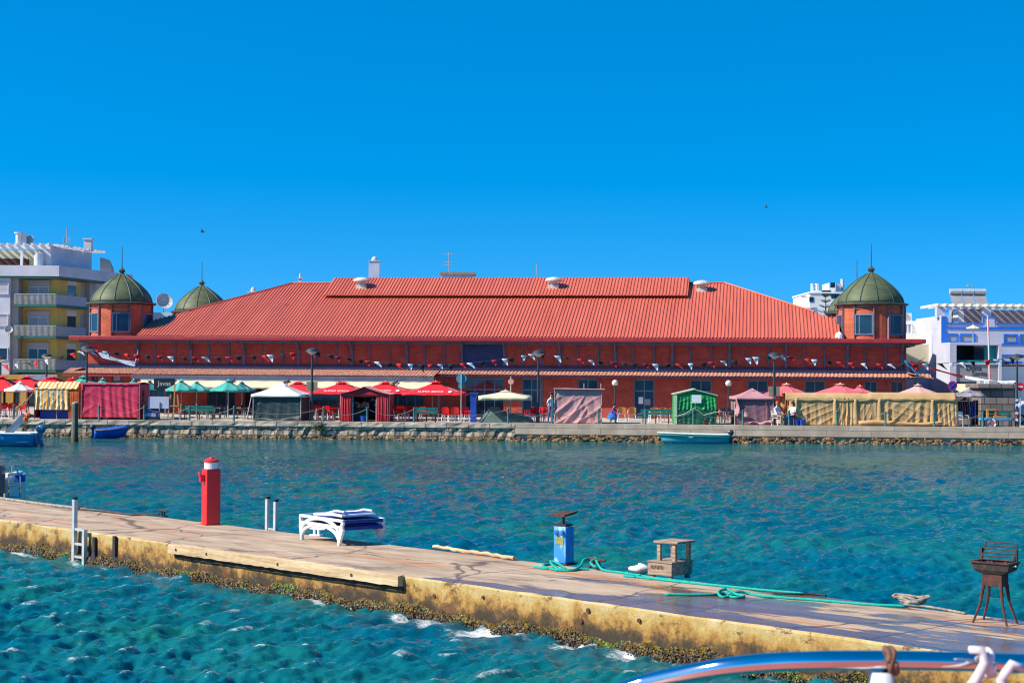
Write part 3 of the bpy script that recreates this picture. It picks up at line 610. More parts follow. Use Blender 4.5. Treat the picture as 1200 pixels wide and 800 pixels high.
# towers
def tower(uc, vc, win0):
    t = MB(); n = 48
    t.lathe([(R0, 0), (R0, 8.53-ZE-.35)], (uc, vc, ZE+.345), n)
    to = t.build('tower', 'towerbrick', hall)
    zt = 8.52
    for k in range(6):
        a = win0+k*PI/3; ca, sa = math.cos(a), math.sin(a)
        f = MB()
        def P(w_, d_, z_): return (uc+ca*(R0+d_)-sa*w_, vc+sa*(R0+d_)+ca*w_, z_)
        def bx(w0, w1, d0, d1, z0, z1, m_=0):
            vs = [P(w0, d0, z0), P(w1, d0, z0), P(w1, d1, z0), P(w0, d1, z0), P(w0, d0, z1), P(w1, d0, z1), P(w1, d1, z1), P(w0, d1, z1)]
            f.add(vs, [(0, 3, 2, 1), (4, 5, 6, 7), (0, 1, 5, 4), (1, 2, 6, 5), (2, 3, 7, 6), (3, 0, 4, 7)], m_)
        zb, zt_ = ZE+.70, ZE+1.90; h = .64
        bx(-h-.03, -h+.03, -.25, .030, ZE+.35, zt, 1); bx(h-.03, h+.03, -.25, .030, ZE+.35, zt, 1)
        bx(-h+.03, h-.03, -.25, .05, zt_, zt_+.07); bx(-h+.03, h-.03, -.25, .05, zb-.07, zb); bx(-h+.06, h-.06, -.25, .03, zt-.3, zt-.25, 1)
        bx(-h+.06, -h+.12, -.25, .035, zb, zt_); bx(h-.12, h-.06, -.25, .035, zb, zt_); bx(-.33, -.27, -.25, .03, zb, zt_)
        wo = f.build('window', ['frameteal', 'towerstrip'], to)
        f = MB(); bx(-h+.12, h-.12, -.3, .012, zb, zt_); f.build('pane', 'glassblue', to)
    d = MB(); prof = [(R0+.08, 0), (R0+.30, .08), (R0+.30, .17), (R0+.06, .22)]
    d.lathe(prof, (uc, vc, zt-.06), n); d.build('dome_rim', 'copperdark', to)
    d = MB(); Hh = 2.1; rr_ = []
    for i in range(15):
        q = i/14; r = (R0+.05)*(1-q**1.75)*.97+.05 if q < .95 else .13-.05*(q-.95)*20
        rr_.append((max(r, .08), q*Hh))
    d.lathe(rr_, (uc, vc, zt+.15), n); d.build('dome', 'copper', to, smooth=True)
    for k in range(12):
        a = k*PI/6+.13
        rb_ = MB(); rb_.tube([(uc+(r+.01)*math.cos(a), vc+(r+.01)*math.sin(a), zt+.15+z) for r, z in rr_[:-1]], .035, 5); rb_.build('dome_rib', 'copperdark', to)
    s = MB(); s.lathe([(.09, 0), (.22, .12), (.25, .22), (.12, .33), (.05, .42), (.035, .5), (.022, 1.9)], (uc, vc, zt+.15+Hh-.05), 10); s.build('finial', 'copperdark', to)
    return to
for uc, vc, w0 in ((UL+R0-.55, R0, -PI/2+math.radians(20)), (UR-R0+.02, R0, -PI/2-math.radians(16)), (UL+R0-.02, DEP-R0, -PI/2+math.radians(20)), (UR-R0+.02, DEP-R0, -PI/2-math.radians(16))):
    tower(uc, vc, w0)
# tiled pent roof over the ground floor
def tiles(name, u0, u1, v0, z0, v1, z1, axis=0, period=.25, amp=.055):
    n = int(abs(u1-u0)/period*6); m = MB()
    def fn(a, b):
        x = u0+(u1-u0)*a; h = amp*abs(math.sin(PI*(x-u0)/period))
        p = (x, v0+(v1-v0)*b, z0+(z1-z0)*b+h)
        return p if axis == 0 else (p[1], p[0], p[2])
    m.sheet(fn, n, 1); return m.build(name, 'tile', hall, solid=.03)
usp = BU(516)
def lip(u0, u1, v, z0, z1): b = MB(); b.box(u0, u1, v-.05, v, z0, z1); b.build('eaves_board', 'steel', hall)
tiles('tile_canopy', UL-1.2, BU(166), -.12, 4.0, -1.6, 3.66)
tiles('tile_canopy', BU(166)+.05, usp, -.12, 3.99, -2.15, 3.63)
tiles('tile_canopy', usp+.05, UR+1.5, -.12, 3.97, -1.1, 3.76)
b = MB(); b.box(BU(166)+.05, usp, -2.2, -2.06, 3.33, 3.60); b.build('canopy_beam', 'steel', hall, bevel=.02)
b = MB(); b.box(usp+.05, UR+1.5, -1.06, -.98, 3.66, 3.74); b.build('canopy_fascia', 'navy', hall)
b = MB(); b.box(UL-1.2, BU(166), -1.56, -1.46, 3.50, 3.62); b.build('canopy_fascia', 'fascia', hall)
tiles('tile_canopy', -1.1, DEP, UR+.02, 4.05, UR+1.6, 3.70, 1)
tiles('tile_canopy', -1.1, DEP, UL-.02, 4.05, UL-1.3, 3.70, 1)
b = MB(); b.box(UL-.02, UR+.02, -.9, -.13, 3.58, 3.60); b.build('canopy_soffit', 'navy', hall)
for p in (232, 300, 371, 434, 495, 548):
    u0 = BU(p); 
for i, p in enumerate((195, 330, 404, 515)):
    b = MB(); uu = BU(p, -2.0); b.box(uu-.07, uu+.07, -2.16, -2.02, ZG, 3.33); b.build('canopy_post', 'steel', hall)
# awnings below the beam
aw = [(165, 206), (207, 274), (276, 338), (340, 401), (403, 465), (467, 513)]
desc = ['short cream awning beside the whiteboard under the tiled canopy', 'cream awning above the front pair of teal umbrellas', 'cream awning behind the white roofed net tent', 'cream awning behind the red umbrella nearest the net tent', 'cream awning directly behind the red gazebo roof', 'short cream awning behind the red umbrella beside the round sign']
for (p0, p1), ds in zip(aw, desc):
    a, b_ = BU(p0, -2.3), BU(p1, -2.3)
    t = thing('awning', ds, 'awning', B0+UX*((a+b_)/2)+VX*(-2.3)+Vector((0, 0, 3.3)), -TH, 'cream awnings along the market hall')
    w_ = (b_-a)/2
    m = MB(); m.sheet(lambda q, r: (-w_+2*w_*q, -r*1.7, -.02-.34*r-.05*math.sin(PI*r)*0+.01*math.sin(q*19)), 14, 4); m.sheet(lambda q, r: (-w_+2*w_*q, -1.7, -.36-.18*r-.015*math.sin(q*40)*r), 20, 1); m.build('cloth', 'cream', t, solid=.006)
    m = MB(); m.cyl((-w_, .02, .0), (w_, .02, .0), .06, n=8); m.build('roller', 'steel', t)
    for x in (-w_+.12, w_-.12):
        m = MB(); m.tube([(x, 0, -.05), (x, -.8, -.10), (x, -1.66, -.40)], .03, 6); m.build('arm', 'black', t)

# ------------------------------------------------------------------ market stalls on the quay
def stall(name, label, cat, px0, px1, back=.75, group=None):
    a, b = G(px0, back), G(px1, back); c = (a+b)/2; w_ = (b-a).length/2
    return thing(name, label, cat, c, QROT, group), w_, PX(c.y)
def hpx(py, px, back=.75):                      # height above the promenade of a photo row at that distance
    p = G(px, back); return onY(px, py, p.y).z-QZ
def cloth(m, x0, x1, z0, z1, y, seed=0, amp=.06, nf=5, swag=0.0, mi=0, nx=64, nz=36, axis=0, sag=0):
    """hanging sheet in the plane y (axis 0) or x (axis 1) with vertical folds, slack diagonals and a loose hem"""
    r = random.Random(seed); ph = [r.random()*6.28 for _ in range(6)]; fr = [nf*(.6+.8*r.random()) for _ in range(4)]
    cx = [r.uniform(.15, .85) for _ in range(2)]
    def fn(a, b):
        d = 0; top = (.25+.75*(1-b)); wob = .9*math.sin(ph[0]+3*a+2*b)*(1-b)
        for i in range(4):
            q = math.sin(fr[i]*6.28*a+ph[i]+wob); d += (1-abs(q))**1.5*top if i < 2 else .35*math.sin(2.3*fr[i]*6.28*a+ph[i]+2*wob)*top
        d *= amp*.5
        if swag:
            q = abs(a-cx[0])*1.3+.8*b; e1 = (1-abs(math.sin(8*q+ph[4]+.8*math.sin(5*a))))**2.2
            q2 = (a-cx[1])*(1 if cx[1] < .5 else -1)*1.1+b*1.5; e2 = (1-abs(math.sin(7*q2+ph[5]+.7*math.sin(4*b+ph[1]))))**2.2
            d += swag*(e1*.6+e2*.55)*(.25+.75*(1-b))
        x = x0+(x1-x0)*a; z = z0+(z1-z0)*b - sag*math.sin(PI*a)*b
        return (x, y-d, z) if axis == 0 else (y-d, x, z)
    m.sheet(fn, nx, nz, mi)
POLE = .025
# striped stall
t, W_, k = stall('market_stall', 'orange and cream striped stall with its front flap blown out to one side', 'market stall', 41, 93)
h = hpx(448, 66); D = 2.2
m = MB(); cloth(m, -W_, W_*.55, .55, h-.35, 0, 3, .08, 4, .05, sag=.0)
m.sheet(lambda a, b: (-W_+2*W_*a*.97, -.05+b*.9, h-.38+.42*b+.02*math.sin(a*30)), 24, 4)
m.sheet(lambda a, b: (-W_-.05-1.0*(1-b)**1.4*(1-.0*a), -.25*a*(1-b)-.2*(1-b), .42+.3*a*(1-b)+(h-.95)*b+.12*math.sin(5*a)*(1-b)), 8, 12)
m.build('striped_canvas', 'yelstripe', t, solid=.008)
m = MB(); cloth(m, W_*.55, W_, .02, h-.4, .02, 5, .07, 3); m.build('front_curtain', 'orange', t, solid=.008)
m = MB(); cloth(m, 0, D, .02, h-.1, W_, 6, .05, 3, axis=1); m.build('side_curtain', 'orange', t, solid=.008)
m = MB(); cloth(m, -W_, W_, .02, h-.1, D, 8, .03, 4); m.build('back_curtain', 'gazebo', t, solid=.008)
m = MB(); cloth(m, 0, D, .05, h-.1, -W_, 6, .05, 3, axis=1); m.build('side_curtain', 'gazebo', t, solid=.008)
m = MB(); m.sheet(lambda a, b: (-W_+2*W_*a, .85+b*(D-.85), h+.04-.12*b), 8, 3); m.build('roof_cloth', 'yelstripe', t, solid=.008)
for x in (-W_, 0, W_):
    for y in (.06, D-.05): m = MB(); m.cyl((x, y, 0), (x, y, h-.05), POLE, n=6); m.build('pole', 'oldwood', t)
m = MB(); m.box(-W_+.2, W_-.4, .5, 1.3, 0, .75); m.build('counter', 'bluepaint', t)
# crimson stall
t, W_, k = stall('market_stall', 'closed market stall wrapped in crimson tarpaulin', 'market stall', 97, 164)
h = hpx(450, 130)
m = MB(); cloth(m, -W_, W_, .12, h, 0, 11, .07, 3, .07); cloth(m, 0, 2.3, .12, h, -W_, 12, .05, 3, axis=1); cloth(m, 0, 2.3, .12, h, W_, 13, .05, 3, axis=1); cloth(m, -W_, W_, .12, h, 2.3, 14, .05, 3)
m.sheet(lambda a, b: (-W_+2*W_*a, 2.3*b, h+.12*math.sin(PI*b)-.05*math.sin(PI*a)), 12, 6); m.build('tarpaulin', 'crimson', t, solid=.008)
for x in (-W_-.03, W_+.03): m = MB(); m.cyl((x, -.06, 0), (x, -.06, h+.08), POLE, n=6); m.build('pole', 'oldwood', t)
m = MB(); m.cyl((-W_-.03, -.07, h+.06), (W_+.03, -.07, h+.06), .03, n=6); m.build('rail', 'oldwood', t)
for x in (-1, .1, 1): m = MB(); m.box(x-.3, x+.3, .3, .9, 0, .14); m.build('skid', 'black', t)
def pyramid(m, w_, d_, z0, z1, ov=.15, mi=0, n=10, sag=.08, drop=.16):
    c = (0, d_/2)
    P = [(-w_-ov, -ov), (w_+ov, -ov), (w_+ov, d_+ov), (-w_-ov, d_+ov)]
    for i in range(4):
        a, b = P[i], P[(i+1) % 4]
        def fn(u, v):
            x = a[0]+(b[0]-a[0])*u; y = a[1]+(b[1]-a[1])*u
            s = v; return (x+(c[0]-x)*s, y+(c[1]-y)*s, z0+(z1-z0)*s-sag*math.sin(PI*s)-.04*math.sin(PI*u)*(1-s))
        m.sheet(fn, n, n, mi)
        m.sheet(lambda u, v: (a[0]+(b[0]-a[0])*u, a[1]+(b[1]-a[1])*u, z0-drop+drop*v-.04*math.sin(PI*u)*v), n, 1, mi)
def box_tent(name, label, cat, p0, p1, py_eave, py_apex, depth, wallmat, roofmat, seed, amp, nf, swag, back=.75, z0=.02, hemmat=None):
    t, W_, k = stall(name, label, cat, p0, p1, back); pc = (p0+p1)/2; he, ha = hpx(py_eave, pc), hpx(py_apex, pc, back+depth/2)
    m = MB(); cloth(m, -W_, W_, z0, he, 0, seed, amp, nf, swag); m.build('front_wall', wallmat, t, solid=.006)
    m = MB(); cloth(m, 0, depth, z0, he, -W_, seed+1, amp, nf, swag*.5, axis=1); m.build('side_wall', wallmat, t, solid=.006); m = MB(); cloth(m, 0, depth, z0, he, W_, seed+2, amp, nf, swag*.5, axis=1); m.build('side_wall', wallmat, t, solid=.006)
    m = MB(); cloth(m, -W_, W_, z0, he, depth, seed+3, amp, nf); m.build('back_wall', wallmat, t, solid=.006)
    if roofmat:
        m = MB(); pyramid(m, W_, depth, he+.02, ha); m.build('roof', roofmat, t, solid=.006)
    for x in (-W_-.02, W_+.02):
        for y in (-.04, depth): m = MB(); m.cyl((x, y, 0), (x, y, he), POLE, n=6); m.build('pole', 'polegrey', t)
    return t, W_, he, ha
# net tent with white pyramid roof
t, W_, he, ha = box_tent('market_tent', 'tent with white pyramid roof and dark green net walls', 'tent', 298, 353, 462.5, 447.5, 3.0, 'netdark', 'offwhite', 21, .05, 2, .06)
m = MB(); m.sheet(lambda a, b: (-W_+2*W_*a, -.09-.04*math.sin(20*a), .02+(.12+.4*max(0, a-.6))*b+.03*math.sin(9*a)), 24, 2); m.build('hem', 'nethem', t, solid=.01)
m = MB(); m.tube([(-W_-.1, -.1, he), (-W_-.35, -.3, .1)], .02, 5); m.build('guy_rope', 'whiterope', t)
m = MB(); m.sheet(lambda a, b: (W_+.15+.6*a, .3+.3*a, he-.05-.2*a+.15*b*(1-a)), 6, 3); m.build('awning_flap', 'greycloth', t, solid=.006)
# red gazebo, open front
t, W_, k = stall('market_tent', 'red gazebo with tied back curtains and toys inside', 'tent', 400, 456)
he, ha = hpx(461, 428), hpx(452.5, 428); D = 2.6
m = MB(); cloth(m, -W_, -W_*.55, .02, he, 0, 31, .10, 3); m.build('front_curtain', 'gazebo', t, solid=.008)
m = MB(); cloth(m, W_*.5, W_, .02, he, 0, 32, .10, 3); m.build('front_curtain', 'gazebo', t, solid=.008)
m = MB(); cloth(m, 0, D, .02, he, -W_, 33, .06, 3, axis=1); m.build('side_curtain', 'gazebo', t, solid=.008); m = MB(); cloth(m, 0, D, .02, he, W_, 34, .06, 3, axis=1); m.build('side_curtain', 'gazebo', t, solid=.008)
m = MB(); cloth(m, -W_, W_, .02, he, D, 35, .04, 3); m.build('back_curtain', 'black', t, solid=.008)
m = MB()
for sg in (-1, 1): m.sheet(lambda a, b: (sg*(W_+.12)*(1-b), -.15+a*(D+.3), he-.02+(ha-he)*b-.05*math.sin(PI*b)), 6, 8)
m.build('roof', 'palepink', t, solid=.02)
m = MB(); m.sheet(lambda a, b: ((2*a-1)*W_, -.03, he-.10+b*((ha-he)*(1-abs(2*a-1))+.08)-.10*math.sin(PI*a)*(1-b)), 16, 3); m.build('gable', 'gazebo', t, solid=.008)
for x in (-W_-.03, -W_*.5, W_*.48, W_+.03): m = MB(); m.cyl((x, .06, 0), (x, .06, he), POLE, n=6); m.build('pole', 'alu', t)
gz = G(428, .75)
m = MB(); m.box(-.75, .35, -.3, .3, 0, .72); m.box(-.8, .4, -.35, .35, .721, .75); tag(m.build('display_table', 'black', None, loc=G(424, 1.8), rz=QROT), 'black covered table full of toys inside the red gazebo', 'table')
toyc = [('orange', .14), ('bluetextile', .12), ('whiteplastic', .13), ('purple', .11), ('khaki', .15), ('skirt', .12), ('wood', .12), ('pinkred', .10)]
tg = thing('soft_toys', 'heap of colourful soft toys on the black table in the red gazebo', 'toys', G(424, 1.8)+Vector((0, 0, .75)), QROT)
for i in range(18):
    mt, r = random.choice(toyc); m = MB(); x = -.7+i*.062; y = random.uniform(-.25, .2)
    m.ball((x, y, r), (r, r*.8, r), 8); m.ball((x+.02, y-.02, r*2.2), r*.7, 8); m.build('toy', mt, tg)
hg = [(436, 462, 'palepink', .26), (437, 468, 'mauve', .2), (426, 464, 'skirt', .13), (440, 474, 'boatblue', .14), (412, 474, 'orange', .15), (428, 474, 'skirt', .14)]
hl = ['round pale straw hat hung at the top of the red gazebo', 'small dusty pink hat hung below the straw hat in the red gazebo', 'blue balloon toy hung at the middle of the red gazebo', 'turquoise ring toy hung by the far curtain of the red gazebo', 'orange toy hung by the near curtain of the red gazebo', 'bright blue toy hung just above the toy heap in the red gazebo']
for (px, py, mt, r), lb in zip(hg, hl):
    p = onY(px, py, G(px, 1.3).y); m = MB(); m.lathe([(r, 0), (r*.95, .02), (r*.5, .03), (r*.45, .12), (r*.2, .15)], (0, 0, -.07), 14); m.tube([(0, 0, .07), (0, 0, max(.1, QZ+he-p.z))], .006, 4)
    tag(m.build('hanging_toy', mt, None, loc=p), lb, 'toy')
# tarp covered heap
t, W_, k = stall('covered_stall', 'low goods heap covered with grey green tarpaulin under the cream parasol', 'covered goods', 562, 624, 1.0)
h = hpx(476.5, 593, 1.0)
def heap(a, b):
    x = -W_+2*W_*a; y = -.1+2.0*b; e = min(1, a*5)*min(1, (1-a)*3.2)*min(1, b*7+.0)*min(1, (1-b)*7)
    z = h*(.62+.38*math.exp(-((a-.30)/.16)**2)+.10*math.sin(7*a+1))*e**.55 + .03*math.sin(18*a+9*b)*e
    return (x+.12*math.sin(5*b)*(1-e), y, max(.005, min(z, h)))
m = MB(); m.sheet(heap, 40, 24); m.build('tarpaulin', 'tarp', t)
m = MB(); m.tube([(-W_*.7, -.16, .9), (-W_*.2, -.2, .45), (.0, -.2, .3), (W_*.3, -.2, .6), (W_*.7, -.16, .85)], .012, 4); m.build('rope', 'chain', t)
# pink canvas stall
t, W_, he, ha = box_tent('market_stall', 'flat topped stall closed with creased dusty pink canvas', 'market stall', 651, 705, 456.5, 455, 2.4, 'mauve', None, 41, .05, 2, .14)
m = MB(); m.sheet(lambda a, b: (-W_-.06+2.15*W_*a, -.12+b*2.6, he+.02+.05*math.sin(7*a)*b), 14, 6); m.build('roof_cloth', 'palepink', t, solid=.02)
m = MB(); m.cyl((-W_-.1, -.15, he+.05), (W_+.2, -.15, he+.03), .04, n=6); m.build('rail', 'palepink', t)
for x in (W_*.25, W_-.02): m = MB(); m.cyl((x, .3, he), (x, .3, he+.38), .025, n=6); m.build('pole_top', 'alu', t)
m = MB(); m.sheet(lambda a, b: (-W_-.04-.10*math.sin(PI*b), .02+.5*a, .1+(he-.15)*b), 4, 10); m.build('side_flap', 'black', t, solid=.01)
# green tent
t, W_, k = stall('market_tent', 'bright green tent with pale hem and a white notice', 'tent', 791, 840)
he, ha = hpx(463, 815), hpx(456.5, 815); D = 2.4
m = MB(); cloth(m, -W_, W_, .85, he, 0, 51, .09, 4, .05, sag=-.0); m.sheet(lambda a, b: ((2*a-1)*W_, -.01-.03*math.sin(8*a), he-.01+b*(ha-he)*(1-abs(2*a-1))), 14, 2); m.build('front_wall', 'greentent', t, solid=.006)
m = MB(); cloth(m, -W_, W_, .02, .86, -.03, 52, .05, 3, .05); m.build('front_skirt', 'greententdark', t, solid=.006)
m = MB(); cloth(m, 0, D, .02, he, -W_, 53, .05, 3, axis=1); m.build('side_wall', 'greentent', t, solid=.006); m = MB(); cloth(m, 0, D, .02, he, W_, 54, .05, 3, axis=1); m.build('side_wall', 'greentent', t, solid=.006)
m = MB(); cloth(m, -W_, W_, .02, he, D, 55, .05, 3); m.build('back_wall', 'greententdark', t, solid=.006)
m = MB()
for sg in (-1, 1): m.sheet(lambda a, b: (sg*(W_+.08)*(1-b), -.1+a*(D+.2), he+(ha-he)*b+.02), 4, 6)
m.build('roof', 'greenhem', t, solid=.05)
m = MB(); m.box(-W_-.06, -W_+.14, -.09, -.04, .02, he); m.build('hem', 'greenhem', t)
c = -W_+2*W_*(816.5-791)/49.0; m = MB(); m.box(c-.28, c+.28, -.13, -.11, hpx(472, 816), hpx(462.5, 816)); m.build('notice', 'whiteplastic', t)
m = MB(); m.tube([(-W_, -.1, .45), (-W_*.5, -.12, .62), (-.1, -.12, .95), (W_*.4, -.12, .55), (W_, -.1, .75)], .02, 4); m.build('tie_rope', 'greenhem', t)
m = MB(); m.ball((.55, -.15, .13), .1, 8); m.build('red_weight', 'redchair', t)
# mauve gazebo
t, W_, he, ha = box_tent('market_tent', 'mauve gazebo with pyramid roof and one torn pink flap', 'tent', 862, 906, 465.5, 454.5, 2.5, 'mauvedark', 'mauveroof', 61, .03, 2, .03)
m = MB(); m.sheet(lambda a, b: (-W_-.03+.36*a*(1-.5*b)*(.4+.6*math.sin(PI*b)), -.05-.12*a-.05*math.sin(8*b), .5+(he-.55)*b), 6, 12); m.build('flap', 'mauve', t, solid=.006)
m = MB(); m.sheet(lambda a, b: (-W_*.3+1.25*W_*a, -.06-.14*b*(1-b)*4-.06*math.sin(13*a), .04+.22*b*(.5+.5*a)+.05*math.sin(9*a)), 18, 5); m.build('loose_hem', 'mauve', t, solid=.006)
m = MB(); m.sheet(lambda a, b: (-W_*.62+.5*a, -.08-.12*math.sin(PI*a), .45+.32*b*math.sin(PI*min(1, a+.2))), 8, 5); m.build('torn_flap', 'mauve', t, solid=.006)
m = MB(); m.sheet(lambda a, b: (W_*.62+.03*math.sin(4*b), -.05-.04*a, .02+(he-.05)*b), 3, 8); m.build('corner_strip', 'mauve', t, solid=.02)
# long beige stall
t, W_, k = stall('market_stall', 'long stall covered with hanging folds of beige canvas', 'market stall', 921, 1121)
he, ha = hpx(466, 1020), hpx(459.5, 1020); D = 2.6
bays = [(-W_+.55, -W_*.42, 71), (-W_*.42, -W_*.18, 72), (-W_*.18, W_*.10, 73), (W_*.10, W_*.72, 74), (W_*.72, W_, 75)]
for a, b, sd in bays:
    m = MB(); cloth(m, a, b, .02, he, .02*(sd % 2), sd, .08, 3 if b-a > 2 else 2, .10 if b-a > 1.8 else .06); m.build('front_canvas', 'beige', t, solid=.006)
for a, b, x0 in ((-W_*.42, 0, -W_*.42), (-W_*.18, 0, -W_*.18), (W_*.10, 0, W_*.10), (W_*.72, 0, W_*.72), (-W_+.6, 0, -W_+.6)):
    m = MB(); m.sheet(lambda a_, b_: (x0-.10+.22*a_+.16*(1-b_)*(a_-.3), -.03-.07*math.sin(PI*a_), .02+(he-.1)*b_), 8, 10); m.build('gathered_fold', 'beige', t, solid=.006)
m = MB(); m.sheet(lambda a, b: (-W_*.15+1.1*W_*a*.9, -.12-.16*math.sin(PI*b)-.05*math.sin(16*a), .03+.26*b+.06*math.sin(7*a)*b), 30, 5); m.build('hem_bulge', 'beige', t, solid=.006)
m = MB(); cloth(m, 0, D, .02, he, -W_+.5, 76, .06, 3, axis=1); m.build('side_canvas', 'beige', t, solid=.006); m = MB(); cloth(m, 0, D, .02, he, W_, 77, .08, 3, axis=1); m.build('side_canvas', 'beige', t, solid=.006)
m = MB(); cloth(m, -W_, W_, .02, he, D, 78, .05, 9); m.build('back_canvas', 'beige', t, solid=.006)
m = MB(); m.sheet(lambda a, b: (-W_+2*W_*a, -.07+b*.30, he-.12-.03*math.sin(a*60)*(1-b)-(.06 if .0 < a < .5 else 0)+(ha-he+.12)*b), 90, 3)
m.sheet(lambda a, b: (-W_+2*W_*a, .23+b*(D-.2), ha-.10*b-.05*math.sin(PI*b)*abs(math.sin(a*14))-(.06 if a < .5 else 0)), 60, 5); m.build('roof_canvas', 'beige', t, solid=.006)
for x in (-W_, -W_*.42, W_*.10, W_*.72, W_): m = MB(); m.cyl((x, .1, 0), (x, .1, he), POLE, n=6); m.build('pole', 'oldwood', t)
m = MB(); m.sheet(lambda a, b: (-W_+.02+.16*a-.10*(1-b), .15+.1*math.sin(PI*a), he-.95+.95*b), 4, 8); m.build('orange_curtain', 'orange', t, solid=.01)

# ------------------------------------------------------------------ parasols
def parasol(label, px, py_apex, py_edge, back, half_px, mat, group=None, n=4, rot=0.0, letter=False, vent=True, cat='parasol', flap=.14, poff=0, mat2=None):
    p = G(px, back); k = PX(p.y); za = onY(px, py_apex, p.y).z-QZ; ze = onY(px, py_edge, p.y).z-QZ; R = half_px*k
    t = thing('parasol', label, cat, p, QROT+rot, group)
    rad = R*(math.sqrt(2) if n == 4 else 1.0)
    a0 = PI/4 if n == 4 else 0
    m = MB()
    for i in range(n):
        a = a0+2*PI*i/n; b = a0+2*PI*(i+1)/n
        A = Vector((math.cos(a), math.sin(a), 0))*rad; B = Vector((math.cos(b), math.sin(b), 0))*rad
        def fn(u, v):
            P = A.lerp(B, u); s = 1-v; return (P.x*s, P.y*s, ze+(za-ze)*(v*.86+.14*v*v)-.05*math.sin(PI*u)*s-.03*math.sin(PI*v))
        m.sheet(fn, 8, 8)
        m.sheet(lambda u, v: (A.lerp(B, u).x, A.lerp(B, u).y, ze-.05*math.sin(PI*u)*v-flap*(1-v)-.02*math.sin(24*u)*(1-v)), 12, 1)
    cn = m.build('canopy', mat, t, solid=.006)
    if vent:
        m = MB()
        for i in range(n):
            a = a0+2*PI*i/n; b = a0+2*PI*(i+1)/n
            A = Vector((math.cos(a), math.sin(a), 0))*rad*.22; B = Vector((math.cos(b), math.sin(b), 0))*rad*.22
            m.sheet(lambda u, v: (A.lerp(B, u).x*(1-v), A.lerp(B, u).y*(1-v), za-.005+.05*v-.05*(1-v)), 3, 3)
        m.build('vent_cap', mat2 or mat, cn, solid=.006)
    m = MB(); m.cyl((poff, 0, 0), (poff, 0, za), .032, n=8); m.build('pole', 'polegrey', t)
    m = MB(); m.box(-.35, .35, -.35, .35, 0, .07); m.build('base', 'conc', t, bevel=.01)
    for i in range(n):
        a = a0+2*PI*i/n; m = MB(); m.tube([(math.cos(a)*rad*.98, math.sin(a)*rad*.98, ze-.02), (0, 0, za-.08)], .014, 4); m.build('rib', 'polegrey', t)
    m = MB(); m.lathe([(.03, 0), (.04, .02), (.02, .05)], (0, 0, za+.03), 8); m.build('finial', 'whiteplastic', t)
    if letter:
        v = .10; sl = math.atan2(za-ze, R)
        y = -R*(1-v)-.02; z = ze+(za-ze)*v*.9+.045
        text('lettering', 'SUPER BOCK', .27, 'whiteplastic', cn, (-.15, y, z), (sl+.12, 0, 0))
        m = MB(); m.lathe([(.12, 0), (.12, .008)], (0, 0, 0), 14); o = m.build('emblem', 'whiteplastic', cn); o.location = (1.02, y, z); o.rotation_euler = (sl+.12, 0, 0)
    return t
gr = 'red parasols of the quayside café'
parasol('red parasol half hidden behind the net tent and lamp post', 350, 447.5, 459, 6.5, 38, 'red', gr)
parasol('red lettered parasol between the lamp post and the red gazebo', 402, 447.5, 459.5, 6.0, 37, 'red', gr, letter=True, rot=.02)
parasol('red lettered parasol rising right behind the red gazebo roof', 452, 447.5, 459, 6.0, 37, 'red', gr, letter=True, rot=-.03)
parasol('red lettered parasol beside the round blue sign', 511, 447, 460.5, 5.0, 36, 'red', gr, letter=True, poff=-.2)
gr = 'red parasols by the striped stall'
parasol('red parasol at the edge of the photo behind the white parasol', 2, 441, 456, 5, 32, 'red', gr)
parasol('red parasol rising behind the white parasol near the striped stall', 32, 441, 455, 8, 36, 'red', gr, rot=.1)
parasol('red parasol rising behind the striped stall roof', 62, 441.5, 453, 8.5, 34, 'red', gr, rot=-.1)
parasol('red parasol between the striped stall and the tall lamp post', 86, 443, 453, 11, 26, 'red', gr)
parasol('small white parasol beside the striped stall flap', 24, 447.5, 456, 2.2, 19, 'offwhite', None, n=8)
gr = 'teal parasols'
parasol('teal parasol between the striped stall and the crimson stall', 98, 441, 453, 3.6, 27, 'teal', gr, n=8)
parasol('teal parasol peeping over the middle of the crimson stall', 121, 443.5, 453, 6, 17, 'teal', gr, n=8)
parasol('dark teal parasol beside the whiteboard', 176, 446, 455.5, 5, 15, 'darkteal', gr, n=8)
parasol('teal parasol peeping over the far edge of the crimson stall', 157, 445, 452, 6.5, 14, 'teal', gr, n=8)
parasol('pale teal parasol directly over the green bench', 213, 445.5, 456, 3.8, 19, 'teal', gr, n=8)
parasol('teal parasol second from the whiteboard behind the bench', 231, 447, 456.5, 6, 18, 'teal', gr, n=8)
parasol('pale teal parasol between the bench and the net tent', 268, 445.5, 456, 4, 22, 'teal', gr, n=8)
parasol('dark teal parasol half behind its paler neighbour near the net tent', 284, 447.5, 457, 6, 18, 'darkteal', gr, n=8)
parasol('wide cream parasol over the tarpaulin covered heap', 593, 457.5, 463.5, 1.9, 30, 'cream', None, flap=.26)
gr = 'faded red parasols'
parasol('faded red parasol with pale pink vent between lamp post and beige stall', 922, 449.5, 461.5, 4.4, 29, 'pinkred', gr, n=8, rot=.2, mat2='palepink')  # vent cap takes a paler cloth than the canopy
parasol('faded red parasol behind the first half of the beige stall', 985, 449.5, 460.5, 6, 33, 'pinkred', gr, n=8, rot=.1, mat2='palepink')
parasol('faded red parasol showing its edge beside its larger neighbour', 1008, 452, 462, 8, 21, 'pinkred', gr, n=8)
parasol('pale pink parasol above the far end of the beige stall', 1076, 450.5, 460.5, 5, 25, 'palepink', gr, n=8)
parasol('grey parasol beside the stone kiosk', 1135, 455, 462.5, 2.0, 20, 'greycloth', None, n=8, vent=False)

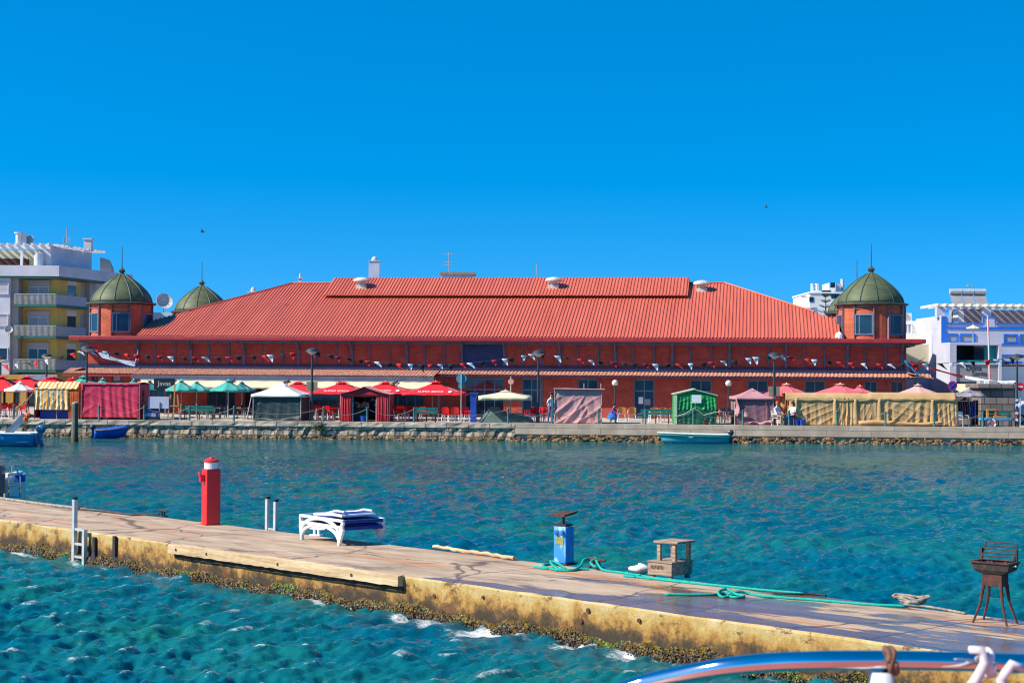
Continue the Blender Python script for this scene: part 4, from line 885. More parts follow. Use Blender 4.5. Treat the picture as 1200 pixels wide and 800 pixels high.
# ------------------------------------------------------------------ chairs and tables
def make_chair(label, group, seatm, legm, style=0):
    t = thing('cafe_chair', label, 'chair', (0, 0, 0), 0, group)
    m = MB(); m.sheet(lambda a, b: ((a-.5)*.46, (b-.5)*.44, .44-.02*math.sin(PI*a)*math.sin(PI*b)), 4, 4); m.build('seat', seatm, t, solid=.025)
    m = MB(); m.sheet(lambda a, b: ((a-.5)*.46, .22+.08*b-.04*math.cos((a-.5)*3), .50+.34*b+.04*math.sin(PI*a)*b), 6, 4); m.build('backrest', seatm, t, solid=.025)
    for sx in (-1, 1):
        for sy in (-1, 1):
            m = MB(); m.cyl((sx*.20, sy*.19, .43), (sx*.24, sy*.23, 0), .028, .022, 6); m.build('leg', legm, t)
        m = MB(); m.tube([(sx*.22, -.20, .43), (sx*.24, -.18, .64), (sx*.24, .1, .66), (sx*.23, .24, .64)], .022, 6); m.build('armrest', seatm if style == 0 else legm, t)
    return t
def make_table(label, group, topm, legm='whiteplastic'):
    t = thing('cafe_table', label, 'table', (0, 0, 0), 0, group)
    m = MB(); m.box(-.4, .4, -.4, .4, .70, .735); m.build('tabletop', topm, t, bevel=.008)
    for sx in (-1, 1):
        for sy in (-1, 1): m = MB(); m.cyl((sx*.34, sy*.34, .70), (sx*.37, sy*.37, 0), .025, n=6); m.build('leg', legm, t)
    return t
class Proto:
    def __init__(s, maker): s.maker = maker; s.o = None
    def put(s, p, rz, label, group):
        if s.o is None: s.o = s.maker(label, group); o = s.o
        else: o = dup(s.o)
        o.location = p; o.rotation_euler.z = rz; o['label'] = label; o['group'] = group; return o
redc = Proto(lambda l, g: make_chair(l, g, 'redchair', 'whiteplastic'))
redt = Proto(lambda l, g: make_table(l, g, 'redchair'))
wdc = Proto(lambda l, g: make_chair(l, g, 'wood', 'whiteplastic', 1))
blc = Proto(lambda l, g: make_chair(l, g, 'black', 'alu', 1))
wht = Proto(lambda l, g: make_table(l, g, 'whiteplastic'))
def cluster(proto, spots, label, group):
    for px, bk, rz in spots: proto.put(G(px, bk), QROT+rz, label, group)
R_ = random.uniform
def cl(pxs, b0, b1): return [(p, R_(b0, b1), random.choice((0, PI, PI/2, -PI/2))+R_(-.3, .3)) for p in pxs]
cluster(redc, cl([369, 374, 385, 389, 394, 397], 3.0, 6.5), 'red plastic chair between the lamp post and the red gazebo', 'red chairs beside the lamp post')
cluster(redt, [(379, 5, 0), (391, 4.5, .1)], 'red café table between the lamp post and the red gazebo', 'red tables beside the lamp post')
cluster(redc, cl([459, 464, 471, 476, 483, 490, 498, 505], 2.8, 6.5), 'red plastic chair behind the green bench next to the red gazebo', 'red chairs behind the green bench')
cluster(redt, [(468, 4.0, 0), (493, 5.5, .1)], 'red café table behind the green bench next to the red gazebo', 'red tables behind the green bench')
cluster(redc, cl([518, 524, 530, 535, 546, 550], 1.9, 4.2), 'red plastic chair near the round sign post and blue pillar', 'red chairs by the blue pillar')
cluster(redt, [(527, 4.6, 0), (543, 5, .1)], 'red café table near the round sign post and blue pillar', 'red tables by the blue pillar')
cluster(redc, cl([620, 624, 627], 2.8, 4.4), 'red plastic chair at the edge of the covered heap by the lamp post', 'red chairs by the covered heap')
cluster(redc, cl([634, 639, 643], 2.4, 4.2), 'red plastic chair between the lamp post and the standing man', 'red chairs by the standing man')
cluster(redc, cl([3, 9, 16, 22, 28], 3, 6), 'red plastic chair beneath the red parasols by the striped stall', 'red chairs by the striped stall')
cluster(redt, [(12, 5, 0), (26, 6, 0)], 'red café table beneath the red parasols by the striped stall', 'red tables by the striped stall')
cluster(wdc, [(729, 6.5, PI), (741, 6.6, PI+.1)], 'wooden backed white chair between the crouching woman and the blue door', 'wooden chairs by the woman')
cluster(wdc, [(767, 6.2, PI), (776, 6.6, PI+.2), (789, 6.4, PI)], 'wooden backed white chair behind the bench beside the green tent', 'wooden chairs behind the bench')
cluster(wht, [(768, 5, 0)], 'white café table behind the green bench beside the green tent', 'white tables')
cluster(blc, cl([842, 846, 850, 855, 859, 863], 3.6, 6.8), 'black café chair between the green tent and the mauve gazebo', 'black chairs')
cluster(blc, cl([248, 255, 262, 283, 290, 240], 3.0, 7.0), 'black café chair beneath the teal parasols', 'black chairs under the teal parasols')
m = make_table('small white table between the green tent and the mauve gazebo', None, 'whiteplastic'); m.location = G(852, 2.4)
m = make_table('dark table beneath the teal parasols near the net tent', None, 'black', 'alu'); m.location = G(258, 5.5)
# benches
def bench(label, px0, px1, back, face=1):
    a, b = G(px0, back), G(px1, back); c = (a+b)/2; w_ = (b-a).length/2
    t = thing('park_bench', label, 'bench', c, QROT+(0 if face > 0 else PI), 'green benches on the promenade')
    m = MB()
    for i in range(3): m.box(-w_, w_, -.22+i*.15, -.10+i*.15, .41, .45)
    m.build('seat', 'benchgreen', t, bevel=.006)
    for z in (.56, .74):
        m = MB(); m.beam((-w_, .28+.05*(z-.5), z+.05), (w_, .28+.05*(z-.5), z+.05), .035, .14); m.build('back_slat', 'benchgreen', t)
    for x in (-w_+.15, 0, w_-.15):
        m = MB(); m.tube([(x, -.2, 0), (x, -.2, .41)], .03, 6); m.tube([(x, .2, 0), (x, .22, .42), (x, .30, .88)], .03, 6); m.box(x-.02, x+.02, -.2, .22, .36, .408); m.build('leg', 'rust' if face < 0 else 'black', t)
    return t
bench('green slatted bench below the teal parasols', 215, 252, 1.4, -1)
bench('green slatted bench before the red chairs by the red gazebo', 487, 514, 1.2, -1)
bench('green slatted bench between the crouching woman and the green tent', 751, 787, 1.3, -1)
bench('green slatted bench behind the blue covered table by the kiosk', 1152, 1187, 2.6, 1)

# ------------------------------------------------------------------ posts and chains along the edge
posts = [(17, 'beside the striped stall flap'), (117, 'in front of the crimson stall'), (170, 'beside the whiteboard'), (223, 'in front of the bench below the teal parasols'), (275, 'between that bench and the net tent'),
 (380, 'between the lamp post and the red gazebo'), (431, 'in front of the open red gazebo'), (486, 'at the end of the bench by the red chairs'), (596, 'in front of the tarpaulin covered heap'), (648, 'in front of the standing man'),
 (702, 'at the corner of the dusty pink stall'), (757, 'in front of the bench by the crouching woman'), (813, 'in front of the green tent'), (871, 'in front of the mauve gazebo'), (925, 'beside the seated pair'),
 (981, 'before the first bay of the beige stall'), (1038, 'before the middle of the beige stall'), (1095, 'before the last bay of the beige stall'), (1152, 'beside the blue covered table')]
pp = None; spots = []
for px, d in posts:
    p = G(px, .28); lab = 'green painted chain post '+d
    if pp is None:
        m = MB(); m.lathe([(.06, 0), (.06, .84), (.045, .87), (.0451, .88)], (0, 0, 0), 12); pp = thing('chain_post', lab, 'post', p, 0, 'chain posts along the quay'); m.build('shaft', 'postgreen', pp)
        m = MB(); m.lathe([(.07, 0), (.07, .05)], (0, 0, .74), 12); m.build('collar', 'postgreen', pp)
    else: dup(pp, loc=p, label=lab)
    spots.append((px, p))
cd_ = {380: 'running across the red gazebo opening to the lamp post side', 431: 'running from the red gazebo opening to the bench', 223: 'hanging across the bench below the teal parasols', 275: 'hanging in front of the net tent', 596: 'hanging between the covered heap and the standing man', 648: 'hanging in front of the dusty pink stall', 702: 'hanging in front of the crouching woman', 757: 'hanging between the bench and the green tent', 813: 'hanging across the green tent towards the mauve gazebo', 871: 'hanging in front of the mauve gazebo', 925: 'hanging before the first bay of the beige stall', 981: 'hanging before the second bay of the beige stall', 1038: 'hanging before the third bay of the beige stall', 1095: 'hanging between the beige stall and the blue covered table', 117: 'hanging in front of the crimson stall', 170: 'hanging in front of the whiteboard', 486: 'hanging between the bench and the covered heap'}
for (a, pa), (b, pb) in zip(spots, spots[1:]):
    if a not in cd_: continue
    m = MB(); pts = [pa.lerp(pb, i/14)+Vector((0, 0, .78-.38*4*(i/14)*(1-i/14))) for i in range(15)]
    m.tube(pts, .014, 5); tag(m.build('post_chain', 'chain'), 'grey sagging chain '+cd_[a], 'chain', 'chains along the quay')

# ------------------------------------------------------------------ lamps
def lamp(label, px, py_top, back, board=False, stickers=False, scale=1.0):
    p = G(px, back); h = onY(px, py_top, p.y).z-QZ
    t = thing('street_lamp', label, 'street lamp', p, 0, 'street lamps of the quay')
    m = MB(); m.lathe([(.11, 0), (.11, .5), (.075, .6), (.06, h-.42)], (0, 0, 0), 12); m.build('pole', 'lamppole', t)
    m = MB(); m.lathe([(.06, 0), (.14, .08), (.30, .16), (.34, .2)], (0, 0, h-.42), 18); m.build('bowl', 'lampglass', t)
    m = MB(); m.lathe([(.38, 0), (.37, .05), (.28, .15), (.12, .20), (.03, .22)], (0, 0, h-.22), 18); m.build('hood', 'lamppole', t)
    if board:
        for sx in (-1, 1): m = MB(); m.box(sx*.20-.13, sx*.20+.13, -.03, .03, h-2.55, h-2.0); m.build('notice_board', 'khaki', t)
    if stickers:
        for z, mt in ((.35, 'whiteplastic'), (.62, 'redchair'), (.75, 'whiteplastic'), (1.05, 'signblue'), (1.22, 'whiteplastic'), (1.5, 'whiteplastic')):
            m = MB(); m.box(-.12, .03, -.125, -.11, z, z+.13); m.build('sticker', mt, t)
    return t
lamp('dark street lamp between the striped stall and the crimson stall', 102, 404.5, 1.2)
lamp('dark street lamp with notice boards by the red parasols', 366, 407.5, 1.1, True)
lamp('dark street lamp between the covered heap and the standing man', 631, 410, 1.1)
lamp('dark street lamp with notice boards beside the mauve gazebo', 907.5, 412.5, 1.0, True)
lamp('dark street lamp with stickers in front of the stone kiosk', 1192, 414.5, .9, False, True)
lamp('brownish street lamp behind the striped stall near the yellow flats', 55, 414, 14)
lamp('street lamp cut by the photo edge before the yellow flats', 1, 417, 12)
def globe(label, px, py, back):
    p = G(px, back); h = onY(px, py, p.y).z-QZ
    t = thing('globe_lamp', label, 'globe lamp', p, 0, 'globe lamps in front of the market hall')
    m = MB(); m.lathe([(.09, 0), (.09, .4), (.05, .5), (.045, h-.2)], (0, 0, 0), 10); m.build('pole', 'lamppole', t)
    m = MB(); m.ball((0, 0, h), .2, 16, 0, 10); m.build('globe', 'lampglass', t, smooth=True)
    m = MB(); m.lathe([(.05, 0), (.11, .06), (.12, .1)], (0, 0, h-.26), 10); m.build('collar', 'lamppole', t)
globe('globe lamp beside the blue door', 721, 448.5, 9.5); globe('globe lamp between the green tent and the mauve gazebo', 854, 449, 9)
# ------------------------------------------------------------------ signs, pillar
def roundsign(label, px, py, back, r, parts, plate=None, pole_to=None, name='road_sign'):
    p = G(px, back); h = onY(px, py, p.y).z-QZ
    t = thing(name, label, 'sign', p, 0)
    m = MB(); m.cyl((0, .02, 0), (0, .02, h+r*(1.0 if pole_to is None else pole_to)), .03, n=8); m.build('pole', 'alu', t)
    y = -.02
    for rr, mt in parts:
        m = MB(); m.tube([(0, y, h), (0, y-.006, h)], rr, 24); m.build('disc', mt, t); y -= .0075
    if plate: m = MB(); m.box(-plate[0], plate[0], -.03, -.012, h-r-plate[1], h-r-.02); m.build('plate', plate[2], t)
    return t, y, h
t, y, h = roundsign('round blue grey sign back with small plate below it', 541, 443.5, .5, .30, [(.30, 'signback')], (.18, .26, 'signback')); t.rotation_euler.z = PI
t, y, h = roundsign('pinkish narrow sign on pole behind the cream parasol', 599, 447, 2.6, .16, [(.17, 'palepink')], None, 2.0)
t, y, h = roundsign('round no stopping sign with red cross on blue', 1116.5, 451.5, 1.6, .27, [(.27, 'signred'), (.215, 'signblue')])
for a in (PI/4, -PI/4):
    m = MB(); d = Vector((math.cos(a), 0, math.sin(a)))*.2; m.beam(Vector((0, y-.002-(.004 if a > 0 else 0), h))-d, Vector((0, y-.002-(.004 if a > 0 else 0), h))+d, .05, .004); m.build('cross_bar', 'signred', t)
t, y, h = roundsign('red round no entry sign beside the stickered lamp', 1196, 453, 4, .24, [(.25, 'signred')])
m = MB(); m.box(-.15, .15, y-.004, y, h-.04, h+.04); m.build('bar', 'whiteplastic', t)
t = thing('advertising_pillar', 'bright blue pillar with flared cap by the red chairs', 'pillar', G(555.5, 1.5), QROT)
m = MB(); m.box(-.17, .17, -.15, .15, 0, 1.58); m.build('shaft', 'bluepaint', t, bevel=.015)
m = MB(); m.prism([(-.17, -.15, 1.58), (.17, -.15, 1.58), (.24, -.22, 1.68), (-.24, -.22, 1.68)], (0, .3, 0)); m.box(-.25, .25, -.23, .2, 1.681, 1.76); m.build('cap', 'bluepaint', t)
# café clutter by the whiteboard
t = thing('whiteboard', 'large blank pale board on a post beside the crimson stall', 'board', G(186.5, .9), QROT)
m = MB(); m.box(-.62, .62, -.02, .02, hpx(478.5, 186), hpx(464.5, 186)); m.build('panel', 'blwhite', t); m = MB(); m.cyl((.08, -.05, 0), (.08, -.05, hpx(471, 186)), .03, n=6); m.build('post', 'oldwood', t)
t = thing('cool_box', 'blue cool box with pale front below the whiteboard', 'cool box', G(179, .6)+Vector((0, 0, .16)), QROT)
m = MB(); m.box(-.36, .36, -.22, .22, .0, .3); m.build('body', 'bluepaint', t, bevel=.03); m = MB(); m.box(-.38, .38, -.24, .24, .301, .36); m.build('lid', 'bluepaint', t, bevel=.02); m = MB(); m.box(-.24, .3, -.235, -.222, .04, .27); m.build('label_panel', 'frost', t)
m = MB(); m.box(-.42, .42, -.28, .28, 0, .16); tag(m.build('low_crate', 'black', None, loc=G(179, .6), rz=QROT), 'low black crate under the blue cool box', 'crate')
t = thing('easel_stand', 'tall honey wood easel between whiteboard and bench', 'easel', G(204, .9), QROT)
for x0, x1, zt_ in ((-.35, -.2, 1.5), (0, .05, 2.15), (.4, .2, 1.5)): m = MB(); m.beam((x0, 0, 0), (x1, .12, zt_), .07, .05); m.build('leg', 'wood', t)
m = MB(); m.box(-.3, .3, .0, .06, .8, .86); m.build('ledge', 'wood', t)
t = thing('menu_sign', 'dark board with pale handwriting above the whiteboard', 'sign', G(193, 4)+Vector((0, 0, 1.05)), QROT)
m = MB(); m.box(-.65, .65, 0, .05, .75, 1.4); m.build('board', 'black', t); text('lettering', 'Javas', .42, 'blwhite', t, (0, -.006, 1.08), (PI/2, 0, 0)); m = MB(); m.cyl((-.5, .04, -1.05), (-.5, .04, .75), .025, n=6); m.cyl((.5, .04, -1.05), (.5, .04, .75), .025, n=6); m.build('frame', 'black', t)
def potted(label, px, back, h, mt='leaf', flowers=None):
    t = thing('potted_plant', label, 'potted plant', G(px, back), 0)
    m = MB(); m.lathe([(.13, 0), (.18, .3), (.16, .31)], (0, 0, 0), 10); m.build('pot', 'tile', t)
    m = MB()
    for i in range(150):
        z = .3+random.random()*h; r = .05+.28*(1-(z-.3)/h*.7)*random.random(); a = random.random()*6.28; p = Vector((r*math.cos(a), r*math.sin(a), z)); d = Vector((R_(-1, 1), R_(-1, 1), R_(-.4, 1))).normalized()*.09; e = d.orthogonal().normalized()*.035
        m.add([p-d, p+e, p+d, p-e], [(0, 1, 2, 3)], 1 if flowers and random.random() < .3 else 0)
    m.build('foliage', [mt, flowers or mt], t)
potted('flowering shrub in a pot between crimson stall and whiteboard', 167, 1.6, 1.4, 'leaf', 'redchair'); potted('small red flowered pot by the crimson stall post', 172, 1.2, .5, 'leaf', 'redchair')
m = MB(); m.lathe([(.13, 0), (.17, .32), (.175, .33)], (0, 0, 0), 12); bk = m.build('bucket', 'bluepaint', None, loc=G(426.5, .9)); tag(bk, 'blue bucket with white contents in front of the toy table', 'bucket')
for px, lab in ((934, 'blue bucket nearer the seated woman beside the beige stall'), (940, 'blue bucket nearest the first fold of the beige stall')): tag(dup(bk, loc=G(px, .5)), lab, 'bucket')
# right hand clutter
t = thing('covered_table', 'low table under a bright blue cloth near the stone kiosk', 'table', G(1166, 1.1), QROT)
m = MB(); m.sheet(lambda a, b: ((a-.5)*2.0, (b-.5)*.8, .50+.01*math.sin(9*a)), 8, 4); m.sheet(lambda a, b: ((a-.5)*2.0, -.4-.03*math.sin(12*a)*(1-b), .36+.14*b), 16, 2); m.build('cloth', 'boatblue', t, solid=.01)
for x in (-.9, .9): 
    for y in (-.35, .35): m = MB(); m.cyl((x, y, 0), (x, y, .49), .025, n=6); m.build('leg', 'black', t)
t = thing('wooden_stool', 'honey wood stool upside on the blue covered table', 'stool', G(1162, 1.2)+Vector((0, 0, .515)), QROT)
m = MB(); m.box(-.28, .28, -.15, .15, .42, .5); m.build('seat', 'wood', t, bevel=.02)
for x in (-.22, .22): m = MB(); m.box(x-.05, x+.05, -.12, .12, 0, .419); m.build('leg', 'wood', t)
m = MB(); m.box(-.35, .35, -.12, .12, 0, .12); tag(m.build('wooden_tray', 'wood', None, loc=G(1172, 1.0)+Vector((0, 0, .515)), rz=QROT), 'flat wooden tray on the blue covered table', 'tray')
m = MB(); m.tube([(0.2*math.cos(a*PI/10), 0, .22+.2*math.sin(a*PI/10)) for a in range(20)], .06, 8, closed=True); lb = tag(m.build('life_ring', 'flagwhite', None, loc=G(1163, .5)), 'red and white ring leaning below the blue covered table', 'life ring')
m = MB()
for q in range(4): m.tube([(.2*math.cos(q*PI/2+i*.12), 0, .22+.2*math.sin(q*PI/2+i*.12)) for i in range(5)], .064, 8)
m.build('red_band', 'flagred', lb)
t = thing('clothes_stand', 'stand hung with dark garments and a straw hat under the grey parasol', 'clothes stand', G(1133, 1.9), QROT)
m = MB(); m.cyl((-.5, 0, 0), (-.5, 0, 1.5), .02, n=6); m.cyl((.5, 0, 0), (.5, 0, 1.5), .02, n=6); m.cyl((-.5, 0, 1.5), (.5, 0, 1.5), .02, n=6); m.build('rack', 'alu', t)
for i, mt in enumerate(('rust', 'jeans', 'gazebo', 'navycloth', 'khaki', 'jeans', 'purple')):
    m = MB(); x = -.42+i*.14; m.sheet(lambda a, b: (x+.05*math.sin(4*b), -.2+.4*a, .55+.9*b), 4, 6); m.build('garment', mt, t, solid=.05)
m = MB(); m.lathe([(.28, 0), (.27, .03), (.13, .05), (.12, .14), (.05, .17)], (-.1, 0, 1.52), 14); m.build('straw_hat', 'wood', t)
c = make_chair('pale folding chair in front of the clothes stand', None, 'offwhite', 'alu', 1); c.location = G(1129, .8); c.rotation_euler.z = .5
# stone kiosk
kc = (G(1146, 4)+G(1190, 4))/2; kw = (G(1190, 4)-G(1146, 4)).length/2; kh = hpx(455, 1168, 4)
t = thing('stone_kiosk', 'squat stone block kiosk with ragged roof edge beside the grey parasol', 'kiosk', kc, QROT)
m = MB(); m.box(-kw*.85, kw, 0, 3.0, 0, kh); m.build('wall', 'kiosk', t, bevel=.03)
m = MB(); m.box(-kw-.05, kw+.05, -.25, 3.2, kh+.003, kh+.28)
m.build('roof_slab', 'kiosk', t, bevel=.04)
for i in range(9): m = MB(); x = -kw+.2+i*kw*.22; m.box(x, x+R_(.2, .5), R_(-.1, .3), 1.2, kh+.284, kh+R_(.33, .5)); m.build('roof_stone', random.choice(('kiosk', 'farwhite', 'conc')), t)
m = MB(); m.box(-kw*.85-1.6, -kw*.85-.45, .4, 1.8, 0, kh-.3); m.build('side_block', 'kiosk', t, bevel=.03)

# ------------------------------------------------------------------ people
def skin_body(segs, regions, mats, name='body', sub=1):
    """segs: chains of (x,y,z,r); one connected skinned surface. regions(p) -> material index"""
    vs, es, rs = [], [], []; idx = {}
    def vid(p):
        k = (round(p[0], 3), round(p[1], 3), round(p[2], 3))
        if k not in idx: idx[k] = len(vs); vs.append(p[:3]); rs.append(p[3])
        return idx[k]
    for ch in segs:
        ids = [vid(p) for p in ch]; es += [(a, b) for a, b in zip(ids, ids[1:]) if a != b]
    me = bpy.data.meshes.new(name); me.from_pydata(vs, es, []); o = bpy.data.objects.new(name, me); COL.objects.link(o)
    md = o.modifiers.new('skin', 'SKIN'); 
    for i, v in enumerate(me.skin_vertices[0].data): v.radius = (rs[i], rs[i]); v.use_root = (i == 0)
    md.use_smooth_shade = True; sd = o.modifiers.new('sub', 'SUBSURF'); sd.levels = sub; sd.render_levels = sub
    bpy.context.view_layer.update(); dg = bpy.context.evaluated_depsgraph_get(); m2 = bpy.data.meshes.new_from_object(o.evaluated_get(dg))
    bpy.data.objects.remove(o); m2.materials.clear()
    for m in mats: m2.materials.append(MT[m])
    for p in m2.polygons: p.material_index = regions(p.center); p.use_smooth = True
    ob = bpy.data.objects.new(name, m2); COL.objects.link(ob); return ob
def arm(sh, el, ha, f=1.0):
    d = (Vector(ha)-Vector(el)).normalized(); h = Vector(ha)
    return [(*sh, .055*f), (*el, .042*f), (*ha, .03*f), (*(h+d*.09), .034*f), (*(h+d*.16), .018*f)]
def head_bits(p, c, r, hairmat, capmat=None, face=1):
    m = MB(); m.ball((c[0], c[1]+.02*face, c[2]+.035), (r*1.02, r*1.05, r*.95), 12, 0, 8); m.build('cap' if capmat else 'hair', capmat or hairmat, p, smooth=True)
# standing man, seen from behind to one side, looking toward the hall edge
p = G(646, .75)
legs = [[(0, 0, .93, .14), (.10, 0, .86, .10), (.11, .01, .48, .07), (.10, .02, .09, .05), (.10, -.11, .04, .045)], [(0, 0, .93, .14), (-.10, 0, .86, .10), (-.12, .05, .48, .07), (-.13, .1, .09, .05), (-.13, -.03, .04, .045)]]
torso = [(0, 0, .93, .14), (0, 0, 1.12, .15), (0, -.01, 1.34, .165), (0, -.01, 1.48, .07), (0, -.03, 1.56, .058), (0, -.045, 1.66, .10), (0, -.04, 1.74, .085)]
arms = [[(0, -.01, 1.34, .165)]+arm((.2, 0, 1.40), (.27, .03, 1.14), (.20, -.14, .98)), [(0, -.01, 1.34, .165)]+arm((-.2, 0, 1.40), (-.28, .05, 1.13), (-.25, -.05, .90))]
man = skin_body([torso]+legs+arms, lambda c: 2 if c.z < .09 else (1 if c.z < .95 and abs(c.x) < .19 else (0 if c.z < 1.50 and not (abs(c.x) > .2 and c.z < 1.2) else 3)), ['shirt', 'jeans', 'black', 'skin'], 'person')
man.location = p; man.rotation_euler.z = QROT+.9; tag(man, 'man in white shirt and blue jeans standing beside the dusty pink stall', 'person'); head_bits(man, (0, -.045, 1.69), .105, 'hair')
man.name = 'person'
# crouching woman in blue skirt
p = G(718, .9)
w_ = skin_body([[(0, .1, .42, .16), (0, .05, .60, .13), (0, -.06, .82, .14), (0, -.10, .94, .06), (0, -.13, 1.0, .05), (0, -.16, 1.08, .09), (0, -.15, 1.16, .08)],
    [(0, .1, .42, .16), (.12, -.22, .50, .10), (.13, -.14, .10, .055), (.13, -.25, .04, .045)], [(0, .1, .42, .16), (-.12, -.18, .46, .10), (-.16, .10, .12, .055), (-.16, .0, .04, .045)],
    [(0, -.06, .82, .14)]+arm((.17, -.08, .86), (.22, -.26, .70), (.12, -.42, .60), .85), [(0, -.06, .82, .14)]+arm((-.17, -.08, .86), (-.24, -.2, .64), (-.12, -.38, .56), .85)],
    lambda c: 2 if c.z < .09 else (3 if c.z < .3 else (1 if c.z < .58 else (0 if c.z < .95 and not (c.y < -.3) else 3))), ['purple', 'skirt', 'black', 'skin'], 'person')
w_.location = p; w_.rotation_euler.z = QROT+1.2; tag(w_, 'woman crouching in purple top and blue skirt near the dusty pink stall', 'person'); head_bits(w_, (0, -.14, 1.11), .10, 'hair')
m = MB(); m.lathe([(.30, .28), (.30, .36), (.25, .52), (.15, .62)], (0, .02, 0), 14); m.build('skirt', 'skirt', w_, smooth=True)
# seated man with orange cap on a white chair
def seated(px, back, rz, mats, label, cap=None, hair='hair', sh=.0):
    q = skin_body([[(0, .05, .52, .15), (0, .08, .72, .14), (0, .06, .95, .16), (0, .04, 1.08, .065), (0, .02, 1.15, .055), (0, -.0, 1.24, .095), (0, .0, 1.32, .08)],
        [(0, .05, .52, .15), (.11, -.12, .52, .09), (.12, -.38, .52, .075), (.12, -.38, .12, .05), (.12, -.49, .04, .045)], [(0, .05, .52, .15), (-.11, -.12, .52, .09), (-.12, -.40, .53, .075), (-.13, -.36, .12, .05), (-.13, -.47, .04, .045)],
        [(0, .06, .95, .16)]+arm((.19, .05, 1.0), (.25, -.08, .78), (.12, -.32, .68)), [(0, .06, .95, .16)]+arm((-.19, .05, 1.0), (-.25, -.06, .78), (-.10, -.34, .70))],
        lambda c: 2 if c.z < .09 else (1 if c.z < .62 else (0 if c.z < 1.10 and c.y > -.12 else 3)), mats, 'person')
    q.location = G(px, back); q.rotation_euler.z = rz; tag(q, label, 'person'); head_bits(q, (0, 0, 1.27), .10, hair, cap); return q
seated(911.5, .62, QROT+.75, ['shirt', 'khaki', 'black', 'skin'], 'seated man in white shirt and orange cap beside the mauve gazebo', 'orange')
seated(929, .7, QROT-.7, ['shirt', 'jeans', 'black', 'skin'], 'dark haired woman in white shirt sitting beside the beige stall')
c = make_chair('white plastic chair under the man in the orange cap', None, 'whiteplastic', 'whiteplastic'); c.location = G(911.5, .62); c.rotation_euler.z = QROT+.75
c = make_chair('red plastic chair under the woman beside the beige stall', None, 'redchair', 'whiteplastic'); c.location = G(929, .7); c.rotation_euler.z = QROT-.7

# ------------------------------------------------------------------ boats, pile and shrub at the quay
def hull(m, Ln, bw, h, bow=.35, mi=0, z0=-.12, rim=1, strake=None, transom=.85, n=16, lift=.22):
    """open boat hull, bow towards -x; rows of stations"""
    def sec(t):                                   # half width, keel z, sheer z
        wv = bw/2*(1-(1-t)**2.4)**.75 if t < .75 else bw/2*(1-(1-transom)*((t-.75)/.25)**2)
        return max(wv, .02), z0+.30*(1-t)**4*h, h+lift*h*(1-t)**2.2
    rows = []
    for i in range(n+1):
        t = i/n; wv, k, sh = sec(t); x = -Ln/2+Ln*t - bow*(0)
        ring = []
        for j in range(9):
            a = -1+2*j/8; s = abs(a)
            y = wv*math.copysign(min(1, (s**.55)), a) if s > 0 else 0; z = k+(sh-k)*(s**2.2)
            ring.append((x-bow*(1-t)**3*(z-k)/(sh-k+1e-6), y, z))
        rows.append(ring)
    vs = [p for r in rows for p in r]; fs = [(i*9+j, i*9+j+1, (i+1)*9+j+1, (i+1)*9+j) for i in range(n) for j in range(8)]
    fs.append(tuple(n*9+j for j in range(9))); m.add(vs, fs, mi); return rows
def outboard(name, parent, loc, rz, mat, s=1.0):
    m = MB(); m.ball((0, 0, .62*s), (.26*s, .17*s, .24*s), 12, 0, 8); m.box(-.10*s, .10*s, -.09*s, .09*s, -.12*s, .55*s); m.box(-.06*s, .16*s, -.03*s, .03*s, -.45*s, -.1*s); m.beam((-.1*s, 0, .6*s), (-.55*s, 0, .68*s), .05*s, .05*s); m.box(-.2*s, -.08*s, -.12*s, .12*s, .05*s, .4*s)
    o = m.build(name, mat, parent, loc=loc, rz=rz, bevel=.015); return o
# turquoise skiff
a, b = onz(771, 514, 0), onz(842, 516, 0); c = (a+b)/2; c.y = quay_y(c.x)-1.15; Ln = 3.75
t = thing('motor_boat', 'worn turquoise skiff with white rim and black outboard moored below the green tent', 'boat', (c.x, c.y, .02), QROT)
m = MB(); rows = hull(m, Ln, 1.25, .42, .3); m.build('hull', 'boatteal', t, smooth=True, solid=.03)
m = MB()
for j in (0, 8): m.tube([Vector(r[j])+Vector((0, 0, .03)) for r in rows], .045, 6)
m.build('gunwale', 'boatwhite', t)
for j, sg in ((0, -1), (8, 1)): m = MB(); m.tube([Vector(r[j])+Vector((0, sg*.012, -.09)) for r in rows], .05, 6); m.build('strake', 'boatgreen', t)
m = MB(); r0 = rows[0]; m.sheet(lambda a, b: tuple(Vector(rows[int(a*3)][0]).lerp(Vector(rows[int(a*3)][8]), b)+Vector((0, 0, .02))), 3, 4); m.build('foredeck', 'boatwhite', t, solid=.02)
for x in (-.3, .7): m = MB(); m.box(x-.12, x+.12, -.55, .55, .28, .32); m.build('thwart', 'boatwhite', t)
outboard('outboard_motor', t, (Ln/2+.12, 0, .12), 0, 'engine', .72)
# blue covered dinghy
c = onz(131, 512, 0); c.y = quay_y(c.x)-1.3
t = thing('dinghy', 'small bright blue covered dinghy with tilted outboard below the crimson stall', 'boat', (c.x, c.y, .05), QROT+PI+.35)
m = MB(); rows = hull(m, 1.75, 1.1, .38, .2, lift=.5); m.build('hull', 'dinghyblue', t, smooth=True, solid=.03)
m = MB(); m.sheet(lambda a, b: tuple((Vector(rows[int(round(a*16))][0])*(1-b)+Vector(rows[int(round(a*16))][8])*b)+Vector((0, 0, .03+.12*math.sin(PI*b)*(.5+.5*(1-a))))), 16, 8); m.build('cover', 'dinghyblue', t, smooth=True)
m = MB()
for j in (0, 8): m.tube([Vector(r[j]) for r in rows], .035, 6)
m.build('gunwale', 'khaki', t)
outboard('outboard_motor', t, (.95, 0, .12), 0, 'engine', .7)
for x, mt in ((.75, 'flagred'), (.55, 'whiteplastic')): m = MB(); m.ball((x, -.5, .2), (.09, .09, .12), 8); m.build('fender', mt, t)
